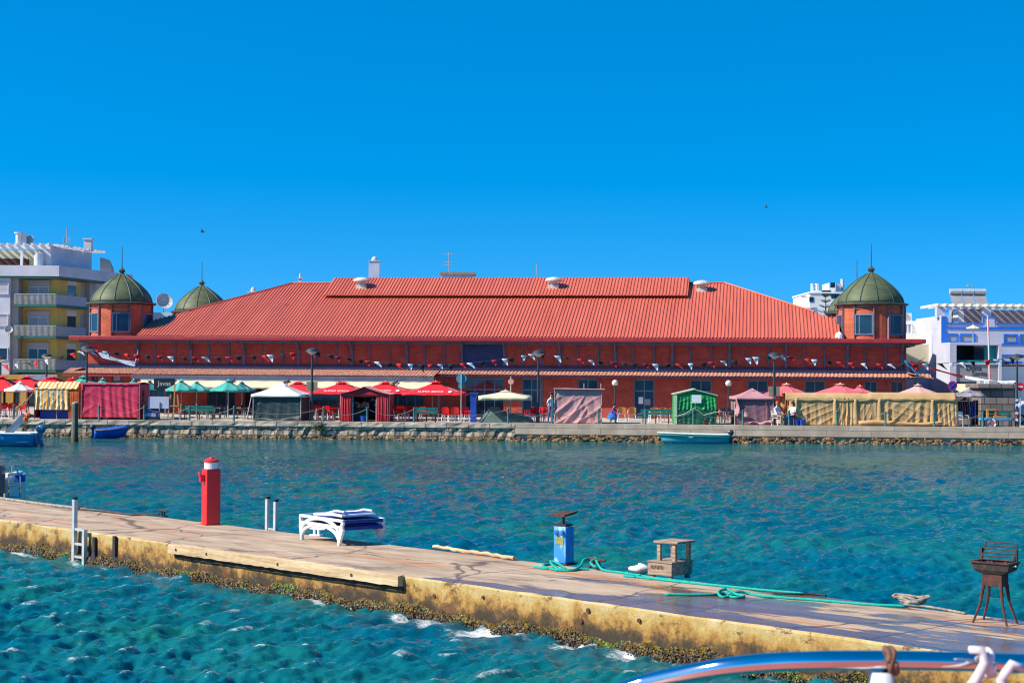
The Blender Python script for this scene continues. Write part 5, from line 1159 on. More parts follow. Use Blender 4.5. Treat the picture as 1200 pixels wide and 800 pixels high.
# blue and white motor boat at the edge
c = onz(10, 522, 0)
t = thing('motor_boat', 'sky blue motor boat with grey outboard and raised ramp at the photo edge', 'boat', (c.x-1.6, c.y, .0), -.03)
m = MB(); rows = hull(m, 6.0, 1.9, .62, .4); m.build('hull', 'boatblue', t, smooth=True, solid=.04)
m = MB()
for j in (0, 8): m.tube([Vector(r[j])+Vector((0, 0, .03)) for r in rows], .06, 6)
m.build('gunwale', 'boatwhite', t)
m = MB(); m.box(-2.0, 2.85, -.75, .75, .22, .26); m.build('deck', 'boatwhite', t)
m = MB(); m.box(1.2, 2.7, -.7, .7, .26, .62); m.build('stern_bench', 'offwhite', t, bevel=.05)
for y in (-.5, .3): m = MB(); m.beam((1.55, y, .55), (2.55, y, 1.62), .10, .16); m.build('ramp_arm', 'frameteal', t)
m = MB(); m.ball((2.62, -.1, 1.55), (.2, .15, .16), 8); m.ball((2.45, .1, 1.4), (.16, .14, .2), 8); m.build('orange_jacket', 'orange', t)
m = MB(); m.ball((2.6, -.3, .95), (.1, .1, .14), 8); m.build('orange_buoy', 'orange', t)
outboard('outboard_motor', t, (3.3, -.1, .25), 0, 'engineblue', 1.0)
# mooring pile
p = onz(87.5, 517, 0); t = thing('mooring_pile', 'weathered wooden mooring pile standing in the water by the striped stall', 'pile', p)
hp = onY(87.5, 473, p.y).z
m = MB(); m.lathe([(.19, -1.2), (.19, .2), (.175, hp*.6), (.17, hp)], (0, 0, 0), 14); m.build('shaft', 'pile', t, smooth=False)
m = MB(); m.lathe([(.175, 0), (.16, .07), (.05, .11)], (0, 0, hp), 14); m.build('head', 'pilehead', t)
m = MB(); m.lathe([(.21, -.1), (.215, .1), (.2, .22)], (0, 0, 0), 14); m.build('weed_collar', 'weedgold', t)
# shrub growing out of the quay wall
t = thing('wild_shrub', 'wild green shrub growing out of the quay wall by the lamp post', 'shrub', G(374, -.05, .62))
m = MB(); m2 = MB()
for i in range(26):
    a = random.random()*6.28; d = Vector((math.cos(a)*R_(.15, .6), -abs(math.sin(a))*R_(.1, .4)-.05, R_(-.25, .75))); 
    pts = [Vector((0, 0, 0))+d*q+Vector((0, 0, -.25*q*q)) for q in (0, .35, .7, 1)]; m2.tube(pts, [.014, .011, .008, .004], 4)
    for k in range(9):
        q = .3+.7*k/8; P = d*q+Vector((0, 0, -.25*q*q)); l = Vector((R_(-1, 1), R_(-1, 1), R_(-.6, .6))).normalized()*R_(.06, .13); e = l.cross(Vector((R_(-1, 1), R_(-1, 1), 1))).normalized()*.028
        m.add([P, P+l*.5+e, P+l, P+l*.5-e], [(0, 1, 2, 3)])
m.build('foliage', 'leaf', t); m2.build('twigs', 'bark', t)

# ------------------------------------------------------------------ bunting
cyc = ['flagblack', 'flagred', 'flagwhite']
def bunting(label, A, B, sag, n, seed, first=0, size=.36):
    r = random.Random(seed); t = thing('bunting', label, 'bunting', A, 0, 'bunting strings between the lamps'); A = Vector(A); B = Vector(B)
    def P(q): return (B-A)*q+Vector((0, 0, -4*sag*q*(1-q)))
    m = MB(); m.tube([P(i/24) for i in range(25)], .016, 4); m.build('cord', 'rope2', t)
    d = (B-A).normalized()
    for i in range(n):
        q = (i+.5+r.uniform(-.25, .25))/n; o = P(q); w_ = size*r.uniform(.85, 1.15); tw = r.uniform(-.4, .4); lift = r.uniform(0, .45); dr = r.uniform(-.12, .3)
        m = MB()
        def fn(u, v):
            x = (u-.5)*w_*(1-v*.92)+dr*v+.12*v; dn = -w_*1.15*v*(1-lift*.6)
            return tuple(o+d*x+Vector((0, -.03*math.sin(5*v+3*u+tw*3)+tw*.2*v, dn+.008*math.sin(7*u+i)*v)))
        m.sheet(fn, 4, 5); m.build('pennant', cyc[(i+first) % 3] if r.random() > .12 else r.choice(cyc), t, solid=.004)
lp = lambda px, py, back: onY(px, py, G(px, back).y)
bunting('bunting string before the yellow flats, ending at the first tall lamp', lp(-14, 428, 4), lp(102, 408.5, 1.2), .25, 9, 1, 0)
bunting('bunting string from the crimson stall lamp to the red parasol lamp', lp(102, 409, 1.2), lp(366, 411, 1.1), .42, 20, 2, 1)
bunting('bunting string from the red parasol lamp past the navy panel to the centre lamp', lp(366, 411, 1.1), lp(631, 413, 1.1), .75, 22, 3, 2)
bunting('bunting string from the centre lamp to the mauve gazebo lamp', lp(631, 413, 1.1), lp(907, 415, 1.0), .62, 21, 4, 1)
bunting('bunting string from the mauve gazebo lamp past the tower to the stickered lamp', lp(907, 415, 1.0), lp(1192, 418, .9), .50, 20, 5, 2)
def ribbon(label, A, B, sag, w_, mat, name='streamer'):
    A, B = Vector(A), Vector(B); m = MB()
    m.sheet(lambda a, b: tuple((B-A)*a+Vector((0, .04*math.sin(14*a+3*b), -4*sag*a*(1-a)+(b-.5)*w_*(1+.3*math.sin(8*a))))), 28, 3)
    return tag(m.build(name, mat, None, loc=A, solid=.02), label, 'streamer')
ribbon('long white cloth streamer flying from the crimson stall lamp', lp(106, 411, 1.2), lp(158, 426.5, 1.2), .08, .22, 'flagwhite')
ribbon('short white cloth scrap flapping at the end of the long streamer', lp(158, 427, 1.2), lp(161.5, 411, 1.2), -.02, .16, 'flagwhite')
ribbon('dark red streamer slanting down from the tower corner', lp(1066, 424, 6), lp(1128, 441.5, 6), .02, .12, 'fascia')
ribbon('white streamer running on past the grey sign panel', lp(1131, 441.5, 6), lp(1190, 447.5, 4), .10, .14, 'flagwhite')
ribbon('blue cloth strip slanting at the hall corner', lp(1060, 423, 7), lp(1077, 440, 7), .02, .14, 'boatblue')

# ------------------------------------------------------------------ yellow flats (behind, one side)
FY = 140.0
def winpart(parent, x0, x1, z0, z1, y, fm='white', gm_='glassdark', nx=2, dep=.12, name='window', fw=.07, rot=None):
    m = MB(); m.box(x0, x0+fw, y-.04, y+dep, z0, z1); m.box(x1-fw, x1, y-.04, y+dep, z0, z1); m.box(x0+fw, x1-fw, y-.04, y+dep, z0, z0+fw); m.box(x0+fw, x1-fw, y-.04, y+dep, z1-fw, z1)
    for i in range(1, nx): x = x0+(x1-x0)*i/nx; m.box(x-fw/2, x+fw/2, y-.03, y+dep-.02, z0+fw, z1-fw)
    o = m.build(name, fm, parent); g = MB(); g.box(x0+fw, x1-fw, y+.02, y+.04, z0+fw, z1-fw); g.build('pane', gm_, o); return o
c0 = onY(60, 434, FY); XC = c0.x
ap = thing('apartment_block', 'yellow block of flats with balconies and white penthouse behind the striped stall', 'apartment block', (XC, FY, 0), 0)
def ax(px): return onY(px, 380, FY).x-XC
def az(py, px=40): return onY(px, py, FY).z
SD = Vector((.25, .97, 0))
fl_z = [az(359.5), az(396.5), az(436)]; zt = az(323.5); zp = az(311)
zs = [zt]+fl_z
W0 = ax(-60)
m = MB(); m.prism([(W0, 1.6, QZ), (0, 1.6, QZ), tuple(Vector((0, 1.6, QZ))+SD*11), (W0, 13, QZ)], (0, 0, zt-QZ)); m.build('wall', 'yellow', ap)
m = MB(); m.box(W0, ax(12), -.1, 1.59, QZ, zt); m.build('bay_wall', 'apwhite', ap)
m = MB(); m.box(ax(12)+.01, ax(20), .3, 1.59, QZ, zt-.01); m.build('pier', 'apgrey', ap)
m = MB(); q0 = SD*5.1; q1 = SD*6.3
m.prism([tuple(Vector((.35, 1.0, QZ))+q0), tuple(Vector((.35, 1.0, QZ))+q1), tuple(Vector((-.8, 1.2, QZ))+q1), tuple(Vector((-.8, 1.2, QZ))+q0)], (0, 0, zt-QZ-.02)); m.build('pier', 'apgrey', ap)
m = MB(); q0 = SD*6.4; q1 = SD*13
m.prism([tuple(Vector((.30, .9, QZ))+q0), tuple(Vector((.30, .9, QZ))+q1), tuple(Vector((-.8, 1.2, QZ))+q1), tuple(Vector((-.8, 1.2, QZ))+q0)], (0, 0, zt-QZ-.02)); m.build('bay_wall', 'apwhite', ap)
def slab(z, h, mat, name, o=0.0, o2=0.0, wedge=0):
    m = MB(); m.prism([(W0, -.15-o, z), (.40+o, -.15-o, z), tuple(Vector((.40+o, -.15-o, z))+SD*(13 if wedge == 0 else 5.2)), (W0, 12.5, z)] if wedge == 0 else [(ax(17), -.15, z), (.40, -.15, z), tuple(Vector((.40, -.15, z))+SD*5.2), tuple(Vector((-.5, 1.7, z))+SD*5.2), (-.3, 1.65, z), (ax(17), 1.65, z)], (0, 0, h)); return m.build(name, mat, ap)
slab(zt-.02, zp-zt, 'apwhite', 'parapet', .25); slab(zt-.20, .178, 'apgreen', 'edge_band', .2)
for z in fl_z: slab(z, .18, 'apgreen', 'balcony_slab', wedge=1)
for zi, z in enumerate(fl_z):
    ztop = zs[zi]-.22
    zr0, zr1 = z+.2, z+1.02
    m = MB(); n = 34
    for i in range(n+1): x = ax(17)+(0.30-ax(17))*i/n; m.box(x-.02, x+.02, -.06, -.03, zr0, zr1)
    m.box(ax(17), .36, -.08, -.02, zr1+.002, zr1+.06); m.build('railing', 'railing', ap)
    m = MB(); a = Vector((.34, -.06, zr0)); b = a+SD*5.1; m.prism([tuple(a), tuple(b), tuple(b+Vector((-.04, 0, 0))), tuple(a+Vector((-.04, 0, 0)))], (0, 0, .82)); m.build('side_railing', 'frost', ap)
    # shutter windows on the front, narrow door on the side
    wo = winpart(ap, ax(27), ax(51), z+.2, ztop-.55, 1.5, 'white', 'shutter' if zi < 2 else 'glassdark', 2)
    m = MB(); m.box(ax(27)-.1, ax(51)+.1, 1.45, 1.598, ztop-.54, ztop-.05); m.build('shutter_box', 'shutter', ap)
    for (d0, d1, mt) in ((1.7, 3.1, 'frost'), (3.9, 5.0, 'apgrey')):
        a = Vector((.02, 1.6, z+.2))+SD*d0; b = Vector((.02, 1.6, z+.2))+SD*d1; m = MB(); m.prism([tuple(a), tuple(b), tuple(b+Vector((-.3, 0, 0))), tuple(a+Vector((-.3, 0, 0)))], (0, 0, (ztop-z-.3) if mt == 'apgrey' else 1.75)); m.build('side_door', 'glassdark' if mt == 'frost' else mt, ap)
    if zi < 3:
        a = Vector((.02, 1.6, z+2.0))+SD*1.6; b = Vector((.02, 1.6, z+2.0))+SD*3.2; m = MB(); m.prism([tuple(a), tuple(b), tuple(b+Vector((-.3, 0, 0))), tuple(a+Vector((-.3, 0, 0)))], (0, 0, .45)); m.build('shutter_box', 'white', ap)
    winpart(ap, W0+1, ax(10.5), z+1.0, z+2.0, -.16, 'apwhite', 'shutter' if zi != 2 else 'glassdark', 1)
    for d0 in (7.1, 8.6):
        a = Vector((.33, .9, z+.9))+SD*d0; b = a+SD*.9; m = MB(); m.prism([tuple(a), tuple(b), tuple(b+Vector((-.2, 0, 0))), tuple(a+Vector((-.2, 0, 0)))], (0, 0, 1.2)); m.build('side_window', 'glassdark', ap)
# penthouse with pergola
zq = az(286.5)
m = MB(); m.prism([(ax(36), 2.2, zp), (ax(50), 2.2, zp), tuple(Vector((ax(50), 2.2, zp))+SD*7.0), (ax(36), 9, zp)], (0, 0, zq-zp)); m.build('penthouse', 'apwhite', ap)
m = MB(); m.box(W0, ax(36)-.01, 4.5, 5, zp, zq-.15); m.build('penthouse_back', 'paleyellow', ap)
m = MB(); m.box(W0, ax(15), 4.2, 4.49, zp+.1, zq-.9); m.build('terrace_door', 'rust', ap)
m = MB(); m.box(W0, ax(50)+.1, 1.6, 1.8, zq-.25, zq+.02); m.build('pergola_beam', 'white', ap)
for i in range(12):
    x = W0+.3+i*(ax(50)-W0-.3)/11; m = MB(); m.box(x-.09, x+.09, 1.3, 4.6, zq+.024, zq+.22); m.build('pergola_rafter', 'white', ap)
for i in range(12):
    p0 = Vector((ax(50), 2.2, zq+.03))+SD*(i*.72); m = MB(); m.box(p0.x-.5, p0.x+.75, p0.y-.10, p0.y+.10, zq+.025, zq+.2); m.build('pergola_rafter', 'white', ap)
for px in (17.5,): x = ax(px); m = MB(); m.box(x-.1, x+.1, 1.6, 1.8, zp, zq-.26); m.build('pergola_post', 'white', ap)
m = MB(); m.lathe([(.4, 0), (.4, zq-zp-.6)], (ax(37), 1.9, zp), 12); m.build('water_tank', 'apwhite', ap)
for px, y0_, y1_, r in ((7.5, 3.2, 270.5, .26), (13, 3.4, 271.5, .24)):
    m = MB(); m.lathe([(r, 0), (r, az(y1_)-zq), (r*1.5, az(y1_)-zq+.03), (r*1.5, az(y1_)-zq+.12)], (ax(px), y0_, zq), 12); m.build('chimney', 'apwhite', ap)
p0 = Vector((ax(50), 2.2, 0))+SD*4.6; hx = az(277)-zq
m = MB(); x = ax(80)-.25; m.box(x-.32, x+.32, 7, 7.6, zq, zq+hx+.3); m.box(x-.4, x+.4, 6.92, 7.68, zq+hx+.303, zq+hx+.42); m.build('chimney', 'apwhite', ap)
x = ax(62); m = MB(); m.cyl((x, 4, zq), (x, 4, az(262)), .035, n=6); m.cyl((x-.1, 4, az(264.5)), (x+.75, 4, az(264)), .02, n=5)
for i in range(5): m.cyl((x+.1+i*.14, 3.75, az(264.3)), (x+.1+i*.14, 4.25, az(264.3)), .015, n=4)
for z in (274, 277, 280): m.cyl((x-.35, 4, az(z)), (x+.35, 4, az(z)), .025, n=5); m.cyl((x-.3+.1*(z % 3), 3.95, az(z)-.18), (x-.3+.1*(z % 3), 3.95, az(z)+.18), .02, n=5)
m.build('antenna', 'conc', ap)
def dish(parent, c, r, az_, mat='ventwhite'):
    m = MB(); d = Vector((math.sin(az_), -math.cos(az_), .45)).normalized(); u = d.orthogonal().normalized(); v = d.cross(u)
    m.sheet(lambda a, b: tuple(Vector(c)+(u*math.cos(2*PI*a)+v*math.sin(2*PI*a))*r*max(b, .02)+d*(.3*r*b*b)), 18, 5); m.cyl(c, Vector(c)+d*r*.7, .015, n=5); m.cyl(c, Vector(c)-Vector((0, 0, r*1.3)), .04, n=6)
    return m.build('satellite_dish', mat, parent, solid=.02)
dish(ap, (ax(19), 3.6, zq+.5), .5, -.3, 'apgrey'); dish(ap, (ax(12), -.5, fl_z[0]-1.9), .35, .5)
m = MB(); p0 = Vector((ax(50), 2, zp))+SD*8.6; m.prism([(p0.x, p0.y, zp), (p0.x+.9, p0.y+.4, zp), (p0.x+.9, p0.y+.4, zp+.5), (p0.x+.55, p0.y+.3, zp+1.25), (p0.x, p0.y, zp+1.4)], (0, 1, 0)); m.build('roof_stair', 'apgrey', ap)
# shop level: ochre strip, sign box, white awning
m = MB(); m.box(ax(0), ax(29), -.5, -.2, az(444.5), az(439)); m.build('shop_fascia', 'ochre', ap)
m = MB(); m.box(ax(29.2), ax(70), -.7, -.2, az(445), az(438.5)); m.build('shop_sign', 'frost', ap)
m = MB(); m.box(W0, ax(0)-.01, -.12, .28, QZ, az(445.2)); m.build('shop_front', 'glassdark', ap)
for px in (-40, -18, 2, 14, 30, 48): m = MB(); x = ax(px); m.box(x-.3, x+.3, -.45, -.13, QZ, az(445.3)); m.build('shop_pier', 'ochre', ap)
m = MB(); m.box(ax(0), ax(58), -.12, .28, QZ, az(445.2)); m.build('shop_front', 'glassdark', ap)
# small house left of the tower with dish and AC
t = thing('background_house', 'grey white house with satellite dish between the two domed towers', 'house', onY(190, 400, 150)*Vector((1, 1, 0)) if False else Vector((onY(190, 400, 150).x, 150, 0)))
z = onY(190, 366, 150).z
m = MB(); m.box(-2.6, 1.1, 0, 8, QZ, z); m.box(1.11, 2.6, .6, 8, QZ, z-.2); m.build('wall', 'apwhite', t); m = MB(); m.box(1.0, 2.7, .4, 8.2, z-.195, z-.05); m.build('roof', 'tile', t)
dish(t, (-.1, 1, z+.95), .75, .5)

# ------------------------------------------------------------------ houses behind the roofline
def farhouse(name, label, px0, px1, pytop, Y, mat, depth=10, extra=None):
    a, b = onY(px0, pytop, Y), onY(px1, pytop, Y); t = thing(name, label, 'house', ((a.x+b.x)/2, Y, 0), 0); w_ = (b.x-a.x)/2; z = (a.z+b.z)/2
    m = MB(); m.box(-w_, w_, 0, depth, QZ, z); m.build('wall', mat, t); m = MB(); m.box(-w_-.12, w_+.12, -.12, depth+.12, z+.002, z+.22); m.build('roof', mat, t); return t, w_, z
def chim(t, Y, px, pyt, z0, w_, mat='blwhite', cap='ball', cx=0):
    x = onY(px, pyt, Y).x-cx; zt_ = onY(px, pyt, Y).z
    m = MB(); m.box(x-w_/2, x+w_/2, 1, 1+w_, z0, zt_-.5); m.box(x-w_/2-.06, x+w_/2+.06, .94, 1.06+w_, zt_-.497, zt_-.42); m.build('chimney', mat, t)
    m = MB(); m.lathe([(w_*.28, 0), (w_*.3, .15), (w_*.2, .35), (.03, .45)], (x, 1+w_/2, zt_-.42), 10); m.build('chimney_pot', 'ventwhite', t)
t, w_, z = farhouse('background_house', 'house behind the roof ridge showing its square chimney and flat rooftop hut', 425, 560, 345, 165, 'blwhite')
chim(t, 165, 437.5, 299.5, z+.1, 1.05, cx=t.location.x)
x0, x1 = onY(517, 320, 165).x-t.location.x, onY(553, 320, 165).x-t.location.x
m = MB(); m.box(x0, x1, 1, 4, z+.2, onY(535, 321, 165).z); m.build('rooftop_hut', 'blwhite', t); m = MB(); m.box(x0-.2, x1+.3, .7, 4.3, onY(535, 320.9, 165).z, onY(535, 318, 165).z); m.build('hut_roof', 'khaki', t)
x = onY(525, 300, 165).x-t.location.x; zz = lambda py: onY(525, py, 165).z
m = MB(); m.cyl((x, 2, zz(318)), (x, 2, zz(294)), .04, n=6); m.cyl((x-.7, 2, zz(295.5)), (x+.6, 2, zz(296.5)), .03, n=5); m.cyl((x-.5, 2, zz(306)), (x+.4, 2, zz(305)), .03, n=5); m.cyl((x-.6, 2, zz(309)), (x+.3, 2, zz(309)), .03, n=5)
for q in (-.6, -.3, .1, .4): m.cyl((x+q, 1.7, zz(296)), (x+q, 2.3, zz(296)), .02, n=4)
m.build('antenna', 'conc', t)
t, w_, z = farhouse('background_house', 'house behind the hip of the red roof showing two small chimneys', 280, 380, 356, 158, 'farwhite')
chim(t, 158, 294, 335.5, z+.1, .8, cx=t.location.x); chim(t, 158, 350, 319.5, z+.1, .35, cx=t.location.x)
t, w_, z = farhouse('background_house', 'far house behind the ridge with a thin aerial', 600, 680, 348, 170, 'farwhite')
x = onY(629, 320, 170).x-t.location.x; m = MB(); m.cyl((x, 2, z), (x, 2, onY(629, 309, 170).z), .05, n=6); m.build('antenna', 'conc', t)
# big white block and solar house to the right of the roof
t, w_, z = farhouse('apartment_block', 'tall white block far behind the domed tower with thin chimneys', 949, 1003, 344, 235, 'farwhite', 14)
cx = t.location.x
def fx(px): return onY(px, 350, 235).x-cx
def fz(py): return onY(975, py, 235).z
m = MB(); m.box(fx(954), fx(1000), .5, 12, z+.23, fz(340.5)); m.build('upper_storey', 'farwhite', t)
m = MB(); m.box(fx(973), fx(981), 1, 6, fz(340.4), fz(331)); m.build('stair_tower', 'farwhite', t)
m = MB(); m.box(fx(981.2), fx(988), 1.5, 6, fz(340.4), fz(332)); m.build('lift_house', 'blwhite', t)
for px, top in ((956.5, 331), (961.8, 331), (992, 325.5)): m = MB(); m.lathe([(.25, 0), (.25, fz(top)-fz(341))], (fx(px), 3, fz(341)), 8); m.build('chimney', 'ventwhite', t)
for px, py in ((976.5, 346.5), (981, 346.5), (966, 343), (971, 343), (950.8, 351), (976, 334)): m = MB(); m.box(fx(px)-.3, fx(px)+.3, -.06, -.02 if py > 344 else .47, fz(py)-.35, fz(py)+.35); m.build('window', 'glassdark', t)
t, w_, z = farhouse('background_house', 'low white house with two tilted solar panels beside the red hip roof', 940, 985, 372, 180, 'farwhite')
cx = t.location.x
for px in (947.5, 956.5):
    a = onY(px, 366, 180); m = MB(); m.prism([(a.x-cx-.36, .4, z+.3), (a.x-cx+.36, .4, z+.3), (a.x-cx+.36, 1.4, z+1.0), (a.x-cx-.36, 1.4, z+1.0)], (0, .06, .08)); m.build('solar_panel', 'frameteal', t)
a = onY(944, 350, 180); m = MB(); m.cyl((a.x-cx, 1, z), (a.x-cx, 1, onY(944, 346, 180).z), .04, n=6); m.cyl((a.x-cx-.3, 1, onY(944, 347, 180).z), (a.x-cx+.3, 1, onY(944, 347, 180).z), .06, n=5); m.build('antenna', 'conc', t)
# araucaria
p = onY(967.5, 400, 200); t = thing('norfolk_pine', 'tiered dark pine standing before the far white block', 'tree', (p.x, 200, QZ))
ht = onY(967.5, 345, 200).z-QZ
m = MB(); m.lathe([(.25, 0), (.16, ht*.6), (.04, ht)], (0, 0, 0), 8); m.build('trunk', 'bark', t)
m = MB()
for i in range(11):
    z = ht-.3-i*.62; R1 = .45+i*.16
    for k in range(7):
        a = k*2*PI/7+i*.5; d = Vector((math.cos(a), math.sin(a), 0))
        for j in range(26):
            q = j/25; P = d*R1*q+Vector((0, 0, z+.28*q*q)); l = Vector((R_(-1, 1), R_(-1, 1), R_(.1, .8))).normalized()*R_(.1, .2); e = l.orthogonal().normalized()*.05
            m.add([P-e, P+l, P+e], [(0, 1, 2)])
m.build('crown', 'leafdark', t)

# ------------------------------------------------------------------ blue and white café building (other side)
BY = 128.0
def bx_(px): return onY(px, 400, BY).x
def bz(py): return onY(1140, py, BY).z
bl = thing('cafe_building', 'white building with bright blue trim and a grey fronted café terrace', 'building', (bx_(1103), BY, 0)); O = bl.location.x
def rx(px): return bx_(px)-O
m = MB(); m.box(0, rx(1330), 0, 12, QZ, bz(385)); m.box(0, rx(1115), 0, 8, bz(384.9), bz(370)); m.build('wall', 'blwhite', bl)
m = MB(); m.box(rx(1115)+.01, rx(1330), 0, .3, bz(384.8), bz(379.5)); m.box(rx(1152), rx(1166), -.02, .32, bz(384.7), bz(371.5)); m.build('parapet', 'blwhite', bl)
def trim(p0, p1, t0, t1, y=-.06, nm='trim'): m = MB(); m.box(rx(p0), rx(p1), y, y+.055, bz(t1), bz(t0)); m.build(nm, 'bltrim', bl)
trim(1103, 1109, 371, 402, -.05); trim(1110, 1330, 383, 385.5); trim(1109.2, 1152, 378, 379.8); trim(1151, 1153, 371, 377.8); trim(1153.2, 1165, 370.6, 372); trim(1165.2, 1167, 371, 378); trim(1166, 1330, 378.2, 379.8, -.08); trim(1158, 1330, 402, 403.6); trim(1160, 1330, 415, 416.5)
for p0, p1 in ((1110, 1122.5), (1125, 1143), (1176, 1192), (1195, 1212)):
    winpart(bl, rx(p0), rx(p1), bz(402), bz(391), -.03, 'bltrim', 'frost', 1, fw=.12)
for p0, p1 in ((1162, 1174), (1178, 1196), (1199, 1215)): m = MB(); m.box(rx(p0), rx(p1), -.5, -.1, bz(426), bz(423)); m.build('blue_blind', 'bltrim', bl)
m = MB(); m.box(rx(1157), rx(1330), -.35, -.02, bz(428), bz(426.6)); m.build('ledge', 'ochre', bl)
# pergola and terrace on the roof
for px in (1104.5, 1159, 1212): m = MB(); m.box(rx(px)-.3, rx(px)+.3, .5, 1.1, bz(372), bz(361)); m.build('pergola_post', 'blwhite', bl)
m = MB(); m.box(rx(1100), rx(1330), .6, .9, bz(360.9), bz(358.6)); m.build('pergola_beam', 'ventwhite', bl)
for i in range(24): x = rx(1101)+i*.62; m = MB(); m.beam((x, .1, bz(357)), (x+.1, 6, bz(357)), .2, .2); m.build('pergola_rafter', 'ventwhite', bl)
m = MB(); m.box(rx(1140), rx(1330), 6, 7, bz(384), bz(359.4)); m.build('roof_room', 'greycloth', bl)
m = MB(); m.box(rx(1139), rx(1146), 4, 5.5, bz(384), bz(361)); m.build('roof_cabin', 'white', bl)
m = MB(); m.box(rx(1150), rx(1186), 6, 11, bz(359.3), bz(356.4)); m.build('tank_stand', 'bltrim', bl)
for i in range(3):
    x0 = rx(1142+i*15); m = MB(); m.prism([(x0, 6.2, bz(355.5)), (x0+.88, 6.2, bz(355.5)), (x0+.88, 7.2, bz(340)), (x0, 7.2, bz(340))], (0, .1, .05)); m.build('solar_panel', 'solar', bl)
    m = MB(); m.cyl((x0-.02, 7.2, bz(336)), (x0+.90, 7.2, bz(336)), .22, n=12); m.build('solar_tank', 'alu', bl)
m = MB(); m.cyl((rx(1167), 7.4, bz(333)), (rx(1167), 7.4, bz(328)), .05, n=6); m.box(rx(1164), rx(1170), 7.3, 7.5, bz(329), bz(327.4)); m.build('antenna', 'conc', bl)
t = parasol('small cream parasol on the roof terrace of the blue trimmed building', 1135, 455, 462, 2, 10, 'cream', None, n=8, vent=False); t.location = (bx_(1134), BY-1.5, bz(402.5)); t.scale = (1, 1, .62)
# café box in front with dark terrace opening
CY = -4.0
m = MB(); X0, X1 = rx(1097), rx(1157)-.05
m.box(X0, X0+.5, CY, -.07, QZ, bz(402.6)); m.box(X1-.25, X1, CY, -.07, QZ, bz(402.6)); m.box(X0+.5, X1-.25, CY, -.07, bz(405.6), bz(402.6)); m.box(X0+.5, X1-.25, CY, -.07, bz(427.5), bz(426)); m.build('terrace_frame', 'blwhite', bl, bevel=.02)
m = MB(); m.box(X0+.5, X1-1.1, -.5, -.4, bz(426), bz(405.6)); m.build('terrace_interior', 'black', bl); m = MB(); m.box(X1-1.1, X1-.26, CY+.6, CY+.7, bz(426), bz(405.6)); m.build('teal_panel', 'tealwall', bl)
m = MB(); m.box(X0+.5, X1-1.1, CY+.3, CY+.33, bz(426), bz(422.5)); m.build('terrace_balustrade', 'tealwall', bl)
m = MB(); m.box(X0+.5, X1-.26, CY+.1, CY+.3, bz(447), bz(427.6)); sp_ = m.build('sign_panel', 'greypanel', bl)
text('lettering', 'Dona', .52, 'black', sp_, (rx(1124.5), CY+.08, bz(431.8)), (PI/2, 0, 0)); text('lettering', 'Santa', .52, 'black', sp_, (rx(1131), CY+.08, bz(437.8)), (PI/2, 0, 0))
m = MB(); m.box(X0+.5, X1-.26, CY+.6, CY+.8, QZ, bz(447.1)); m.build('shop_front', 'glassdark', bl)
m = MB(); m.sheet(lambda a, b: (X0+.1+(X1-X0-.1)*a, CY-1.9*(1-b), bz(460)+(bz(449.5)-bz(460))*b), 10, 3); m.build('awning', 'cream', bl, solid=.03)
m = MB(); m.box(rx(1157), rx(1330), -.3, -.02, QZ, bz(429)); m.build('ground_floor', 'farwhite', bl)
# low white house with AC between tower and café
t = thing('background_house', 'white stepped house with an air conditioner beside the domed tower', 'house', (onY(1078, 400, 134).x, 134, 0)); O2 = t.location.x
gx = lambda px: onY(px, 400, 134).x-O2; gz = lambda py: onY(1080, py, 134).z
m = MB(); m.box(gx(1040), gx(1102), 2, 10, QZ, gz(375)); m.box(gx(1040), gx(1100), .2, 1.99, QZ, gz(390)); m.build('wall', 'farwhite', t)
m = MB(); m.box(gx(1091), gx(1097), 1.5, 3, gz(389.9), gz(372)); m.build('stair_wall', 'farwhite', t)
winpart(t, gx(1066), gx(1075), gz(391), gz(378), 1.9, 'white', 'frost', 2); winpart(t, gx(1080), gx(1089), gz(388), gz(381), 1.9, 'white', 'frost', 1)
m = MB(); m.box(gx(1064), gx(1077), 2.5, 3.5, gz(374.9), gz(365.5)); ac = m.build('air_conditioner', 'farwhite', t); m = MB(); m.tube([(gx(1069.5), 2.49, gz(370)), (gx(1069.5), 2.44, gz(370))], .26, 16); m.build('fan_grille', 'apgrey', ac)
m = MB(); m.box(gx(1030), gx(1094), -2.2, .18, QZ, gz(404)); m.build('front_block', 'paleyellow', t); m = MB(); m.box(gx(1030), gx(1090), -2.45, -2.21, QZ, gz(427.5)); m.build('front_wall', 'blwhite', t); m = MB(); m.box(gx(1090)+.01, gx(1095), -2.6, -2.2, QZ, gz(424)); m.box(gx(1066), gx(1095), -2.6, -2.461, gz(427.4), gz(424.2)) if False else None; m.build('pillar', 'ochre', t)
# bare bleached shrub at the tower corner
p = onY(1072, 440, 116); t = thing('bare_shrub', 'bleached leafless shrub beside the tower corner', 'shrub', (p.x, 116, QZ))
m = MB(); zc = onY(1072, 416, 116).z-QZ
m.tube([(0, 0, 0), (.05, 0, zc*.5), (0, 0, zc*.8)], [.07, .05, .04], 6)
for i in range(40):
    a = R_(0, 6.28); z = zc*R_(.6, .85); q = Vector((math.cos(a)*R_(.3, 1.1), math.sin(a)*R_(.2, .7), R_(-.1, .9))); m.tube([(0, 0, z), tuple(Vector((0, 0, z))+q*.5+Vector((0, 0, .12))), tuple(Vector((0, 0, z))+q)], [.03, .02, .008], 4)
m.build('branches', 'ropegrey', t)
